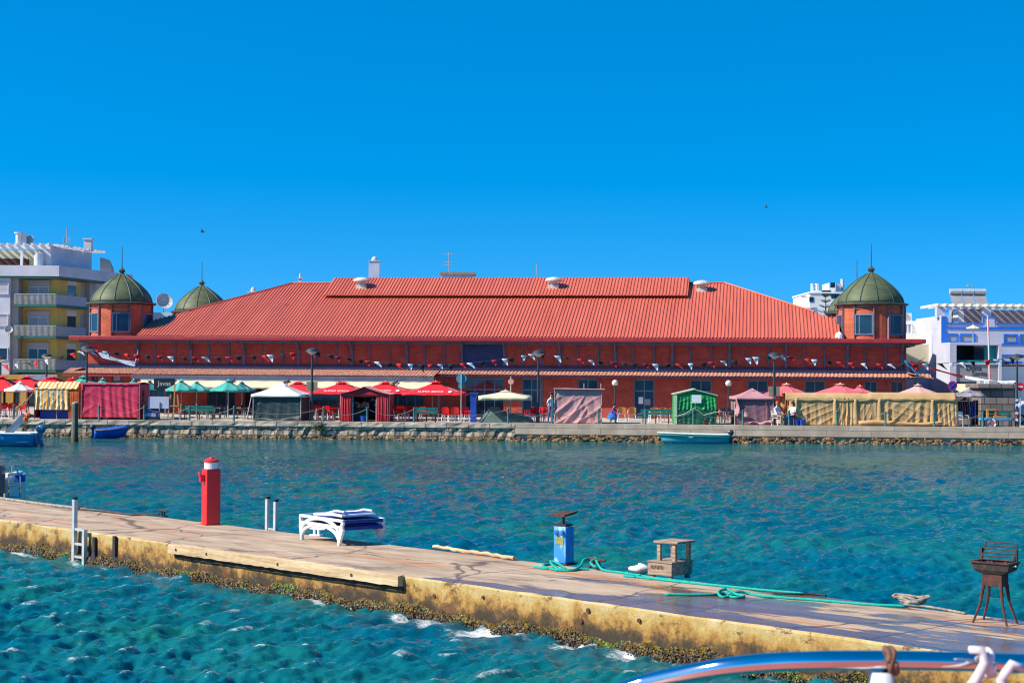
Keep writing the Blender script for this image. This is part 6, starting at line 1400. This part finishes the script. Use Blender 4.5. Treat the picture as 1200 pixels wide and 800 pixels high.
# striped flag pole
p = onY(1161, 447, 118); t = thing('flag_pole', 'thin white pole with red stripe in front of the blue trimmed building', 'pole', (p.x, 118, QZ))
zt_ = onY(1157, 370, 118).z-QZ; m = MB(); m.cyl((0, 0, 0), (-.22, 0, zt_), .06, .04, 8); m.build('shaft', 'white', t); m = MB(); m.cyl((.055, -.035, .3), (-.17, -.03, zt_-.2), .02, .015, 6); m.build('red_stripe', 'flagred', t)
# roof camera lamp
# cars parked behind
def car(label, p, rz, mat):
    t = thing('parked_car', label, 'car', p, rz)
    prof = [(-2.0, .30), (-2.02, .62), (-1.9, .86), (-1.2, .95), (-.65, 1.42), (.55, 1.46), (1.35, 1.0), (1.95, .84), (2.05, .55), (2.0, .30)]
    m = MB(); m.prism([(x, -.82, z) for x, z in prof], (0, 1.64, 0)); m.build('body', mat, t, bevel=.08)
    for sy in (-1, 1): m = MB(); m.prism([(-1.05, sy*.825, .98), (-.6, sy*.825, 1.36), (.5, sy*.825, 1.39), (1.1, sy*.825, 1.02)], (0, sy*.01, 0)); m.build('side_window', 'glassdark', t)
    m = MB(); m.prism([(1.28, -.7, 1.07), (.62, -.66, 1.45), (.62, .66, 1.45), (1.28, .7, 1.07)], (.03, 0, .03)); m.build('windscreen', 'glassdark', t)
    for x in (-1.25, 1.3):
        for sy in (-1, 1):
            m = MB(); m.tube([(x, sy*.66, .31), (x, sy*.86, .31)], .31, 18); wo = m.build('wheel', 'rubber', t); m = MB(); m.tube([(x, sy*.86, .31), (x, sy*.87, .31)], .19, 14); m.build('rim', 'alu', wo)
    for sy in (-.55, .55): m = MB(); m.ball((1.98, sy, .70), (.08, .18, .09), 8); m.build('headlight', 'frost', t)
    return t
car('silver car parked at the photo edge behind the stickered lamp', G(1214, 8), QROT+.1, 'carpaint'); car('pale blue car parked behind the beige stall and the clothes stand', G(1120, 6.0), QROT, 'carblue')
# birds
for px, py, Y, lb, a in ((237.5, 272, 120, 'small dark bird flying above the domed towers', .6), (898, 243, 140, 'tiny dark bird flying high above the red hip roof', -.3)):
    p = onY(px, py, Y); t = MB(); 
    t.ball((0, 0, 0), (.19, .07, .07), 8, 0, 8); t.ball((.2, 0, .04), (.06, .05, .05), 8)
    for sy in (-1, 1): t.add([(.10, sy*.05, .03), (-.10, sy*.05, .02), (-.14, sy*.33, .16), (.02, sy*.34, .19), (-.12, sy*.60, .10), (-.16, sy*.52, .09)], [(0, 1, 2, 3), (3, 2, 5, 4)])
    t.add([(-.15, .03, 0), (-.15, -.03, 0), (-.36, -.07, .01), (-.36, .07, .01)], [(0, 1, 2, 3)])
    o = t.build('bird', 'black', None, loc=p, rz=a, solid=.01); tag(o, lb, 'bird'); o.rotation_euler.x = .5; o.scale = (.62, .62, .62)

# ------------------------------------------------------------------ pontoon and what stands on it
pt = thing('pontoon', 'long weathered concrete pontoon with rust stains and weed along its waterline', 'pontoon', (PO.x, PO.y, 0), PANG)
X0, X1 = -46, 21
def slabmesh(name, mats, y0, y1, z0, z1, parent, n=220, jit=.012, seed=1):
    b = MB(); r = random.Random(seed); pr = [(y0, z0), (y0, z0*.4+z1*.6), (y0, z1-.03), (y0+.03, z1), (y1-.03, z1), (y1, z1-.03), (y1, z0)]; k = len(pr); vs = []
    for i in range(n+1):
        x = X0+(X1-X0)*i/n
        for j, (y, z) in enumerate(pr): vs.append((x, y+(r.uniform(-jit, jit) if j < 3 else 0), z+(r.uniform(-jit, jit)*.6 if j in (2, 3) else 0)))
    b.add(vs, [(i*k+j, (i+1)*k+j, (i+1)*k+(j+1) % k, i*k+(j+1) % k) for i in range(n) for j in range(k)])
    for f in range(len(b.f)): b.m[f] = 0 if f % k in (3, 4) else 1
    b.m = [0 if (f % k) == 3 else 1 for f in range(len(b.f))]
    return b.build(name, mats, parent)
slabmesh('concrete_body', ['deck', 'side'], 0, PW, -.7, DZ, pt)
# fender plank
a, b_ = PL(202, 637).x, PL(468, 675).x
m = MB(); n = 60
pr = [(-.13, .44), (-.13, .60), (-.004, .615), (-.004, .44)]
vs = [(a+(b_-a)*i/n, y+random.uniform(-.006, .006)*(j < 2), z+random.uniform(-.008, .008)) for i in range(n+1) for j, (y, z) in enumerate(pr)]
m.add(vs, [(i*4+j, (i+1)*4+j, (i+1)*4+(j+1) % 4, i*4+(j+1) % 4) for i in range(n) for j in range(4)]+[(0, 1, 2, 3), tuple(n*4+j for j in (3, 2, 1, 0))])
fp = m.build('fender_plank', 'plank', pt)
for px, py in ((216, 646), (252, 651), (331, 663), (418, 675)):
    q = PL(px, py-8).x; m = MB(); m.tube([(q, -.12, .52), (q, -.139, .52)], .028, 8); m.build('bolt', 'rust', fp)
m = MB(); m.box(a+.1, b_, -.05, -.015, .36, .435); m.build('plank_shadow_strip', 'rust', pt)  # brown strip stands in for the shadow gap under the plank
# rubber strips
for px, py, wd, z0, z1 in ((143.5, 627, .10, -.3, .60), (115, 624, .10, -.2, .52)):
    q = PL(px, py).x; m = MB(); m.prism([(q-wd*.5, -.06, z1), (q+wd*.5, -.06, z1), (q+wd*.5, -.06, .22), (q+wd*1.6, -.10, z0), (q-wd*1.6, -.10, z0), (q-wd*.5, -.06, .22)], (0, .055, 0)); m.build('rubber_fender', 'rubber', pt, bevel=.01)
for i in range(7):
    x = R_(-8, 9); m = MB(); z = R_(.3, .48); m.tube([(x, -.004, z), (x, -.022, z)], .04*R_(.6, 1.1), 8); m.build('rusty_bolt', 'rust', pt)
# weed along the near waterline
wd = MB(); rr = random.Random(5)
for i in range(44000):
    x = rr.uniform(-16, 14); near = 1; zz = rr.random()**.9; band = .20+.04*math.sin(x*2.1)+.03*math.sin(x*5.3)+.02*math.sin(x*13)
    z = -.06+band*zz; y = -.015-.11*(1-zz)*rr.random()-.02
    g = math.sin(x*1.7+.6)+.6*math.sin(x*4.1)
    mi = 2 if rr.random() > .15+.80*zz else (1 if rr.random() < (.42 if g > 1.0 else .05) else 0)
    s_ = rr.uniform(.007, .024)
    d = Vector((rr.uniform(-1, 1), rr.uniform(-1, .1), rr.uniform(-1, .6))).normalized(); e = d.orthogonal().normalized(); f = d.cross(e); P = Vector((x, y, z))
    wd.add([P+d*s_*1.5, P+e*s_, P-e*s_*.5+f*s_*.8, P-e*s_*.5-f*s_*.8, P-d*s_], [(0, 1, 2), (0, 2, 3), (0, 3, 1), (4, 2, 1), (4, 3, 2), (4, 1, 3)], mi)
tag(wd.build('seaweed', ['weedgold', 'weedgreen', 'mussel'], pt), kind='stuff')
# second, far-side weed is hidden by the deck and left out
# near-side ladder
q = PL(99, 621).x
t = thing('boarding_ladder', 'pale ladder with one tall rail on the near side of the pontoon', 'ladder', PWd((q, 0, 0)), PANG)
topz = onY(101.5, 585, PWd((q, -.1)).y).z
m = MB(); m.box(-.05, .05, -.14, -.06, -.25, topz); m.build('rail', 'alu', t, bevel=.008); m = MB(); m.box(-.052, .052, -.142, -.058, topz+.002, topz+.05); m.build('cap', 'black', t)
m = MB(); m.box(.36, .45, -.14, -.06, -.25, .66); m.build('rail', 'alu', t, bevel=.008)
for z in (.06, .32, .615): m = MB(); m.box(.052, .358, -.13, -.07, z, z+.05); m.build('rung', 'alu', t, bevel=.006)
# far ladder posts
p0, p1 = PL(298, 621), PL(309.5, 621.5)
t = thing('boarding_ladder', 'two bare ladder posts with black caps at the far edge between red post and lounger', 'ladder', PWd(((p0.x+p1.x)/2, PW+.06, 0)), PANG)
tz = onY(298.5, 585.5, PWd((p0.x, PW+.06)).y).z
hw = .5*(p1-p0).length+.03
for sx in (-1, 1):
    m = MB(); m.box(sx*hw-.04, sx*hw+.04, 0, .08, -.3, tz-.02*sx); m.build('rail', 'alu', t, bevel=.008); m = MB(); m.box(sx*hw-.043, sx*hw+.043, -.003, .083, tz-.02*sx+.002, tz-.02*sx+.05); m.build('cap', 'black', t)
for z in (.1, .62): m = MB(); m.box(-hw+.042, hw-.042, .02, .06, z-.03, z+.01); m.build('rung', 'alu', t)
# red beacon post
p = onz(247, 614.5, DZ); k = PX(p.y); h1 = onY(247, 549, p.y).z-DZ
t = thing('beacon_post', 'square red beacon post with white band and red cap on the pontoon', 'beacon post', p, .52)
w_ = .158
m = MB(); m.box(-w_, w_, -w_, w_, 0, h1); m.build('shaft', 'bollard', t, bevel=.02); m = MB(); m.box(-w_-.02, w_+.02, -w_-.02, w_+.02, 0, .02); m.build('base_plate', 'bollard', t)
m = MB(); m.lathe([(.185*.82, 0), (.185*.82, .14)], (0, 0, h1+.002), 24); m.build('light_band', 'whiteplastic', t)
m = MB(); m.lathe([(.165, 0), (.165, .03), (.13, .06), (.06, .075), (.05, .10), (.02, .11)], (0, 0, h1+.144), 24); m.build('cap', 'bollard', t)
m = MB(); m.box(-w_-.10, -w_-.001, -.05, .05, h1-.27, h1-.12); m.box(-w_-.12, -w_-.09, -.04, .04, h1-.16, h1-.06); m.build('bracket', 'bollard', t, bevel=.01)
# cleats
def cleat(label, px, py, mat, rz=0, s=1.0):
    t = thing('mooring_cleat', label, 'cleat', onz(px, py, DZ), PANG+rz)
    m = MB(); m.box(-.12*s, .12*s, -.06*s, .06*s, 0, .02); m.build('base', mat, t)
    for x in (-.05, .05): m = MB(); m.cyl((x*s, 0, .02), (x*s, 0, .11*s), .024*s, n=8); m.build('stem', mat, t)
    m = MB(); m.tube([(-.2*s, 0, .125*s), (-.1*s, 0, .12*s), (.1*s, 0, .12*s), (.2*s, 0, .125*s)], [.015*s, .026*s, .026*s, .015*s], 8); m.build('horn', mat, t)
cleat('dark mooring cleat at the far edge before the red beacon post', 191, 604.5, 'rubber'); cleat('white mooring cleat behind the sun loungers', 371, 627, 'whiteplastic', .2, 1.15); cleat('rusty mooring cleat wound with teal rope beside the blue pedestal', 698, 665, 'rust', 0, 1.1)
m = MB(); m.tube([PL(90, 597)+Vector((0, 0, .02)), PL(120, 600)+Vector((0, 0, .025)), PL(155, 604)+Vector((0, 0, .02)), PL(187, 605)+Vector((0, 0, .06))], .022, 6); o = m.build('mooring_line', 'rubber', None, loc=(PO.x, PO.y, 0), rz=PANG); tag(o, 'thin black line lying along the far deck edge to the dark cleat', 'rope')
m = MB(); m.tube([PL(-10, 584)+Vector((0, 0, .04)), PL(40, 591)+Vector((0, 0, .04)), PL(92, 597.4)+Vector((0, 0, .04))], .04, 6); o = m.build('hose', 'ropegrey', None, loc=(PO.x, PO.y, 0), rz=PANG); tag(o, 'pale hose lying on the far deck edge by the swim ladder', 'hose')
# sun loungers, two stacked
LP = onz(399, 639.3, DZ); LANG = math.atan2(-.80, .60)
def lounger(z, label, top):
    t = thing('sun_lounger', label, 'sun lounger', LP+Vector((0, 0, z)), LANG, 'stacked loungers on the pontoon'); Ln = 1.52; Wd = .90; H = .37
    for y in (.0, Wd):
        yo = -.03 if y == 0 else -.01
        def rail(pts, hgt, wdt=.05):
            m = MB()
            for a, b in zip(pts, pts[1:]):
                m.beam((a[0], y, a[1]), (b[0], y, b[1]), wdt, hgt)
            return m
        m = MB(); m.box(-Ln, .10, y-.028, y+.028, H-.055, H); m.build('side_rail', 'whiteplastic', t, bevel=.012)
        arc = [(-.03-.70*(1-math.cos(PI*i/16)), .02+(H-.06)*math.sin(PI*i/16)**.8) for i in range(17)]
        m = MB(); m.tube([(x-.02, y, zz_) for x, zz_ in arc], .034, 8); m.build('arched_leg', 'whiteplastic', t)
        m = MB(); m.beam((-.06, y, .0), (.09, y, H-.05), .055, .07); m.build('front_leg', 'whiteplastic', t, bevel=.01)
        m = MB(); m.beam((-Ln+.03, y, H-.05), (-Ln+.09, y, .0), .055, .07); m.build('rear_leg', 'whiteplastic', t, bevel=.01)
    m = MB(); m.box(.06, .12, .03, Wd-.03, H-.075, H-.01); m.build('end_rail', 'bluetextile', t, bevel=.012)
    m = MB(); m.box(-Ln, -Ln+.06, .03, Wd-.03, H-.06, H); m.build('end_rail', 'whiteplastic', t, bevel=.012)
    m = MB(); m.sheet(lambda a, b: (-Ln+.06+(Ln-.02)*a, .03+(Wd-.06)*b, H-.012-.025*math.sin(PI*b)-.02*math.sin(PI*a)), 10, 8); m.build('sling', 'bluetextile', t, solid=.008)
    if top:   # folded backrest lying on the bed
        m = MB(); m.tube([(-1.1, .08, H+.02), (-.4, .08, H+.06), (-.12, .09, H+.05), (-.10, Wd-.09, H+.06), (-.4, Wd-.08, H+.08), (-1.1, Wd-.08, H+.03)], .03, 8, closed=True); m.build('backrest_frame', 'whiteplastic', t)
        m = MB(); m.sheet(lambda a, b: (-1.08+.95*a, .10+(Wd-.2)*b, H+.02+.04*math.sin(PI*.8*a)-.03*math.sin(PI*b)), 10, 6); m.build('backrest_sling', 'bluetextile', t, solid=.01)
        m = MB(); m.sheet(lambda a, b: (-.45+.34*a, .12+(Wd-.24)*b, H+.075+.04*math.sin(PI*a)*math.sin(PI*b)), 6, 6); m.build('headrest', 'bluetextile', t, solid=.02)
        for y in (.14, Wd-.14): m = MB(); m.tube([(-.75, y, H+.06), (-.4, y, H+.13), (-.1, y, H+.125)], .022, 6); m.build('armrest', 'whiteplastic', t)
    else:
        m = MB(); m.sheet(lambda a, b: (-.75+.8*a, .08+(Wd-.16)*b, H+.02+.02*math.sin(PI*a)), 6, 6); m.build('backrest_sling', 'bluetextile', t, solid=.02)
lounger(0, 'lower white plastic sun lounger carrying another lounger on the pontoon', False); lounger(.125, 'upper white sun lounger with folded blue backrest, stacked on its twin', True)
# driftwood beam at the far edge
a, b_ = PL(508, 643), PL(603, 656.5)
m = MB(); n = 24; pts = [a.lerp(b_, i/n)+Vector((0, .03*math.sin(i*.5), .045+.008*math.sin(i*1.7))) for i in range(n+1)]
m.tube(pts, [.034+.006*math.sin(i*2.1) for i in range(n+1)], 10); o = m.build('timber_beam', 'plank', None, loc=(PO.x, PO.y, 0), rz=PANG); tag(o, 'long pale timber pole lying along the far deck edge', 'beam')
# blue service pedestal
p = onz(660.5, 661, DZ); hp_ = onY(660, 615.5, p.y).z-DZ
t = thing('service_pedestal', 'worn blue service pedestal with small rusty roof on the pontoon', 'pedestal', p, .92)
w_ = .125
m = MB(); m.box(-w_, w_*.25, -w_, w_, .03, hp_); m.build('body', 'pedwhite', t, bevel=.015); m = MB(); m.box(w_*.45, w_*1.15, -w_*.95, w_, .03, hp_-.02); m.build('rear_body', 'pedblue', t, bevel=.015); m = MB(); m.box(w_*.25, w_*.45, -w_*.7, w_*.8, .03, hp_-.01); m.build('gap_strip', 'black', t)
m = MB(); m.box(-w_*.98, w_*.25, -w_-.008, -w_-.002, .05, hp_-.03); m.build('front_door', 'pedblue', t)
m = MB(); m.box(-w_*1.25, w_*1.35, -w_*1.3, w_*1.3, 0, .03); m.build('foot', 'rust', t); m = MB(); m.box(-w_*1.08, w_*.6, -w_*1.08, w_*1.08, hp_+.002, hp_+.03); m.build('top_plate', 'rubber', t)
for x, y in ((-.07, -.03), (.06, .04)): m = MB(); m.cyl((x, y, hp_+.03), (x, y, hp_+.165), .014, n=6); m.build('roof_post', 'rust', t)
m = MB(); m.prism([(-.19, -.15, hp_+.165), (.19, -.15, hp_+.21), (.19, -.15, hp_+.245), (-.19, -.15, hp_+.20)], (0, .30, 0)); m.build('roof', 'rust', t, bevel=.006)
for y in (-.06, .05): m = MB(); m.tube([(-w_-.001, y, hp_-.10), (-w_-.05, y, hp_-.115)], .042, 12); m.tube([(-w_-.05, y, hp_-.115), (-w_-.06, y, hp_-.118)], .025, 10); m.build('socket', 'pedblue', t)
m = MB(); m.box(-w_-.008, -w_-.002, -.085, .085, hp_-.31, hp_-.18); m.build('sticker', 'brass', t)
# ropes
def rope(label, pxs, r, mat, name='mooring_rope'):
    m = MB(); pts = []
    for q in pxs:
        z = q[2] if len(q) > 2 else .02
        v = PL(q[0], q[1]); v.z = DZ+z; pts.append(v)
    # smooth the path
    out = []
    for i in range(len(pts)-1):
        p0, p1, p2, p3 = pts[max(i-1, 0)], pts[i], pts[i+1], pts[min(i+2, len(pts)-1)]
        for j in range(5):
            t_ = j/5; out.append(.5*((2*p1)+(p2-p0)*t_+(2*p0-5*p1+4*p2-p3)*t_*t_+(3*p1-p0-3*p2+p3)*t_**3))
    out.append(pts[-1]); m.tube(out, r, 6); o = m.build(name, mat, None, loc=(PO.x, PO.y, 0), rz=PANG, smooth=True); return tag(o, label, 'rope')
rope('teal rope coiled round the foot of the blue pedestal', [(626, 665), (640, 667), (652, 666), (646, 662), (636, 664), (648, 668), (662, 668), (655, 664, .05), (645, 661, .06), (652, 668, .04), (668, 669), (680, 668), (690, 668)], .022, 'rope')
rope('teal rope looping high over the rusty cleat and on to the wooden box', [(650, 669), (670, 669.5), (680, 667, .06), (684, 665, .13), (692, 664, .15), (699, 664, .13), (703, 666, .05), (698, 668, .06), (692, 666, .10), (698, 665, .13), (706, 669, .03), (730, 672), (760, 677), (790, 681), (808, 683)], .022, 'rope')
rope('teal rope running past the wooden box along the far deck edge', [(733, 674), (750, 675), (745, 677), (731, 675.5), (760, 678.5), (800, 683), (850, 688), (900, 693), (942, 696.5)], .022, 'rope')
rope('second teal rope with a knotted bunch in the middle of the wet deck', [(779, 697.5), (815, 698), (838, 697.5), (850, 696), (858, 699), (846, 700.5), (842, 697, .05), (852, 694.5, .06), (860, 698, .04), (872, 700), (862, 701), (853, 699), (866, 697, .05), (880, 697), (900, 700), (960, 704.5), (1020, 709.5), (1062, 711.5)], .022, 'rope')
rope('grey rope end running from the coil to the far deck edge', [(1060, 711, .03), (1085, 712), (1110, 716), (1131, 720)], .02, 'ropegrey')
rope('short dark rope lying beside the wet puddle before the coil', [(905, 696), (930, 697), (955, 697.5), (968, 699)], .018, 'rubber')
m = MB(); r3 = random.Random(9); c = PL(1068, 710)
for i in range(5):
    pts = [(c.x+(.13+.03*i*.5)*math.cos(a*.55+i)*1.25, c.y+.11*math.sin(a*.55+i*1.3), DZ+.03+.02*i+.05*abs(math.sin(a*.8+i))) for a in range(12)]; m.tube(pts, .02, 6)
o = m.build('rope_coil', 'ropegrey', None, loc=(PO.x, PO.y, 0), rz=PANG, smooth=True); tag(o, 'tangled grey rope coil near the barbecue', 'rope coil')
# wooden box stand
p = onz(787, 680.5, DZ); k = PX(p.y)
t = thing('wooden_stand', 'weathered wooden box on short legs with a plank shelf above it', 'wooden stand', p, PANG+.12)
bxl, bxw = .46, .60; z0, z1 = .07, .265; hs_ = onY(775, 636, p.y).z-DZ
m = MB(); m.box(-bxl, 0, 0, .025, z0, z1); m.build('front_board', 'oldwood', t, bevel=.006); m = MB(); m.box(-.025, 0, .026, bxw, z0, z1); m.build('side_board', 'oldwood', t, bevel=.006)
m = MB(); m.box(-bxl, -.026, bxw-.025, bxw, z0, z1); m.build('rear_board', 'oldwood', t); m = MB(); m.box(-bxl, -bxl+.025, .026, bxw-.026, z0, z1); m.build('side_board', 'oldwood', t)
m = MB(); m.box(-bxl-.01, .01, -.01, bxw+.01, z1+.002, z1+.025); m.build('lid', 'oldwood', t, bevel=.005)
for x in (-bxl+.06, -.06):
    for y in (.06, bxw-.06): m = MB(); m.box(x-.035, x+.035, y-.03, y+.03, 0, z0-.002); m.build('foot', 'oldwood', t)
for x in (-.34, -.05):
    for y in (.16, bxw-.05): m = MB(); m.box(x-.03, x+.03, y-.03, y+.03, z1+.027, hs_-.03); m.build('post', 'oldwood', t)
m = MB(); m.box(-.42, .04, .10, bxw+.02, hs_-.028, hs_+.01); m.build('shelf', 'oldwood', t, bevel=.006)
for i in range(9): m = MB(); x = -.40+i*.028; m.box(x, x+.016, -.004, -.001, z1-.085-.008*(i % 3), z1-.045+.006*(i % 2)); m.build('stencil_mark', 'rust', t)
# pale sack
p = onz(748, 671.5, DZ); m = MB(); m.sheet(lambda a, b: (.17*math.sin(PI*b)*math.cos(2*PI*a)*(1+.18*math.sin(6*PI*a+4*b)), .12*math.sin(PI*b)*math.sin(2*PI*a)*(1+.2*math.sin(10*a)), .075+.075*-math.cos(PI*b)*(1+.30*math.cos(2*PI*a)+.15*math.sin(8*PI*a)*(1-b))), 24, 10)
tag(m.build('canvas_sack', 'offwhite', None, loc=p, rz=PANG+.5, smooth=True), 'crumpled pale sack between the teal rope and the wooden box', 'sack')
# barbecue
p = onz(1166, 729.5, DZ); k = PX(p.y); t = thing('barbecue', 'rusty charcoal barbecue with raised grill on four splayed legs', 'barbecue', p, -.68)
zz = lambda py: onY(1166, py, p.y).z-DZ
zb, zm, zt_ = zz(686), zz(671.5), zz(658)
m = MB(); m.box(-.14, .14, -.11, .11, zb, zm); m.build('ash_box', 'rust', t, bevel=.008)
m = MB(); lo_, hi_ = [(-.15, -.12), (.15, -.12), (.15, .12), (-.15, .12)], [(-.265, -.17), (.265, -.17), (.265, .17), (-.265, .17)]
vs = [(x, y, zm+.002) for x, y in lo_]+[(x*.9, y*.9, zm+(zt_-zm)*.35) for x, y in hi_]+[(x, y, zt_) for x, y in hi_]
m.add(vs, [(3, 2, 1, 0)]+[(r*4+i, r*4+(i+1) % 4, r*4+4+(i+1) % 4, r*4+4+i) for r in range(2) for i in range(4)]); m.build('fire_tray', 'soot', t, solid=.012)
m = MB()
for i in range(4): a, b = hi_[i], hi_[(i+1) % 4]; m.beam((a[0], a[1], zt_), (b[0], b[1], zt_), .03, .02)
m.build('tray_rim', 'rust', t)
m = MB()
for i in range(40): m.ball((R_(-.22, .22), R_(-.13, .13), zt_-.05+R_(0, .03)), R_(.02, .04), 6, 0, 4)
tag(m.build('coals', 'soot', t), kind='stuff')
for sx in (-1, 1):
    for sy in (-1, 1):
        m = MB(); m.tube([(sx*.12, sy*.09, zb+.03), (sx*.15, sy*.115, zb*.55), (sx*.235, sy*.17, 0)], [.03, .019, .015], 8); m.build('leg', 'rust', t)
for sx in (-1, 1): m = MB(); m.box(sx*.245-.016, sx*.245+.016, .10, .14, zt_-.02, zt_+.17); m.build('grill_post', 'soot', t)
g0, g1 = Vector((0, .06, zt_+.02)), Vector((0, .22, zt_+.24))
gr_ = thing('grill_rack', None, None, (0, 0, 0)); gr_.parent = t
m = MB()
for sx in (-1, 1): m = MB(); m.tube([g0+Vector((sx*.22, 0, 0)), g1+Vector((sx*.22, 0, 0))], .011, 6); m.build('side_bar', 'rust', gr_)
for i in range(6): q = g0.lerp(g1, i/5); m = MB(); m.tube([q-Vector((.22, 0, 0)), q+Vector((.22, 0, 0))], .009, 6); m.build('bar', 'rust', gr_)
m = MB(); m.tube([(.262, -.05, zt_-.035), (.33, -.08, zt_-.03)], .012, 6); m.build('handle', 'alu', t)
# boat stern with swim ladder at the photo edge, moored beyond the pontoon
YB = 44.0
def eY(px, py, Y=YB): return onY(px, py, Y)
o0 = eY(6, 583); t = thing('motor_boat', 'moored boat stern with black outboard and steel swim ladder at the photo edge', 'boat', (o0.x, YB, 0), 0)
lx = lambda px: eY(px, 560).x-o0.x
lz = lambda py: eY(10, py).z
m = MB(); m.box(-5, lx(5.5), .25, 2.0, -.2, lz(559)); m.build('hull', 'boatwhite', t, bevel=.06)
m = MB(); m.box(lx(7), lx(16), .1, .9, lz(558), lz(554)); m.build('swim_platform', 'boatwhite', t, bevel=.03)
m = MB(); m.box(lx(9.2), lx(22), .55, .62, lz(566), lz(557)); m.build('blue_panel', 'dinghyblue', t, bevel=.02)
m = MB(); m.box(lx(-9), lx(6), -.35, .05, lz(578), lz(547)); m.box(lx(-7), lx(4.5), -.30, .02, lz(590), lz(578.2)); m.box(lx(-8.5), lx(5.5), -.33, .03, lz(546.8), lz(544.5)); m.build('outboard_motor', 'engine', t, bevel=.05)
m = MB(); m.tube([(lx(9), .1, lz(583)), (lx(9), .1, lz(560)), (lx(11.5), .1, lz(552)), (lx(12.0), .1, lz(548)), (lx(13.5), .1, lz(546.5)), (lx(15.5), .1, lz(546.5)), (lx(18.5), .1, lz(551.5)), (lx(22), .1, lz(558)), (lx(22.6), .1, lz(583))], .022, 8); m.build('ladder_rail', 'chrome', t)
for py in (566.5, 570, 582): m = MB(); m.box(lx(8), lx(24), .05, .15, lz(py+1), lz(py-.6)); m.build('ladder_step', 'alu', t)
# guard rail of the boat the picture is taken from
gr = thing('boat_bow', 'curved polished steel guard rail with lashings in the near foreground', 'boat', (0, 0, 0), 0)
YR = 2.3; pts = []
for px, py, dY in ((560, 880, .25), (640, 842, .18), (720, 812, .12), (760, 799, .10), (800, 790, .07), (850, 781, .04), (900, 776, .02), (960, 773.5, 0), (1030, 773, 0), (1100, 774, .01), (1170, 776, .02), (1250, 780, .04), (1400, 795, .1), (1600, 830, .2)):
    pts.append(onY(px, py, YR+dY))
out = []
for i in range(len(pts)-1):
    p0, p1, p2, p3 = pts[max(i-1, 0)], pts[i], pts[i+1], pts[min(i+2, len(pts)-1)]
    for j in range(6): t_ = j/6; out.append(.5*((2*p1)+(p2-p0)*t_+(2*p0-5*p1+4*p2-p3)*t_*t_+(3*p1-p0-3*p2+p3)*t_**3))
m = MB(); m.tube(out, .0130, 16); m.build('tube', 'chrome', gr, smooth=True)
def around(px, py, r, rr_, lean, mat, name, turns=1.0):
    c = onY(px, py, YR); m = MB(); k = int(18*turns)
    m.tube([c+Vector((lean*(i/k-.5)*2+.002*math.sin(i), -r*math.cos(2*PI*turns*i/k), r*math.sin(2*PI*turns*i/k))) for i in range(k+1)], rr_, 8); return m.build(name, mat, gr, smooth=True)
around(1043, 773.5, .0165, .0042, .006, 'lash', 'lashing', 2)
around(1157, 776, .0165, .0046, .004, 'whiterope', 'rope_knot', 2)
c = onY(1155, 776, YR-.02)
m = MB(); m.tube([c+Vector((-.03, 0, -.05)), c+Vector((-.012, 0, -.022)), c+Vector((.0, 0, .0)), c+Vector((-.006, 0, .017)), c+Vector((-.022, 0, .017))], [.008, .0075, .0075, .0065, .005], 8); m.build('rope_tail', 'whiterope', gr, smooth=True)
m = MB(); m.tube([c+Vector((.035, 0, -.05)), c+Vector((.02, 0, -.022)), c+Vector((.035, 0, -.002)), c+Vector((.052, 0, -.008))], [.0085, .008, .007, .005], 8); m.build('rope_tail', 'whiterope', gr, smooth=True)
m = MB(); m.prism([(-3, -3, 2.80), (3, -3, 2.80), (2.6, 1.2, 2.86), (1.9, 1.95, 2.9), (.9, 2.25, 2.92), (-.2, 2.2, 2.92), (-1.2, 1.7, 2.9), (-2.4, .5, 2.86)], (0, 0, .06)); m.build('foredeck', 'boatdeck', gr)
c = onY(1033, 778, YR); m = MB(); m.tube([c+Vector((0, .0, -.01)), c+Vector((-.006, .0, -.3))], .017, 12); m.build('stanchion', 'whiteplastic', gr, smooth=True)
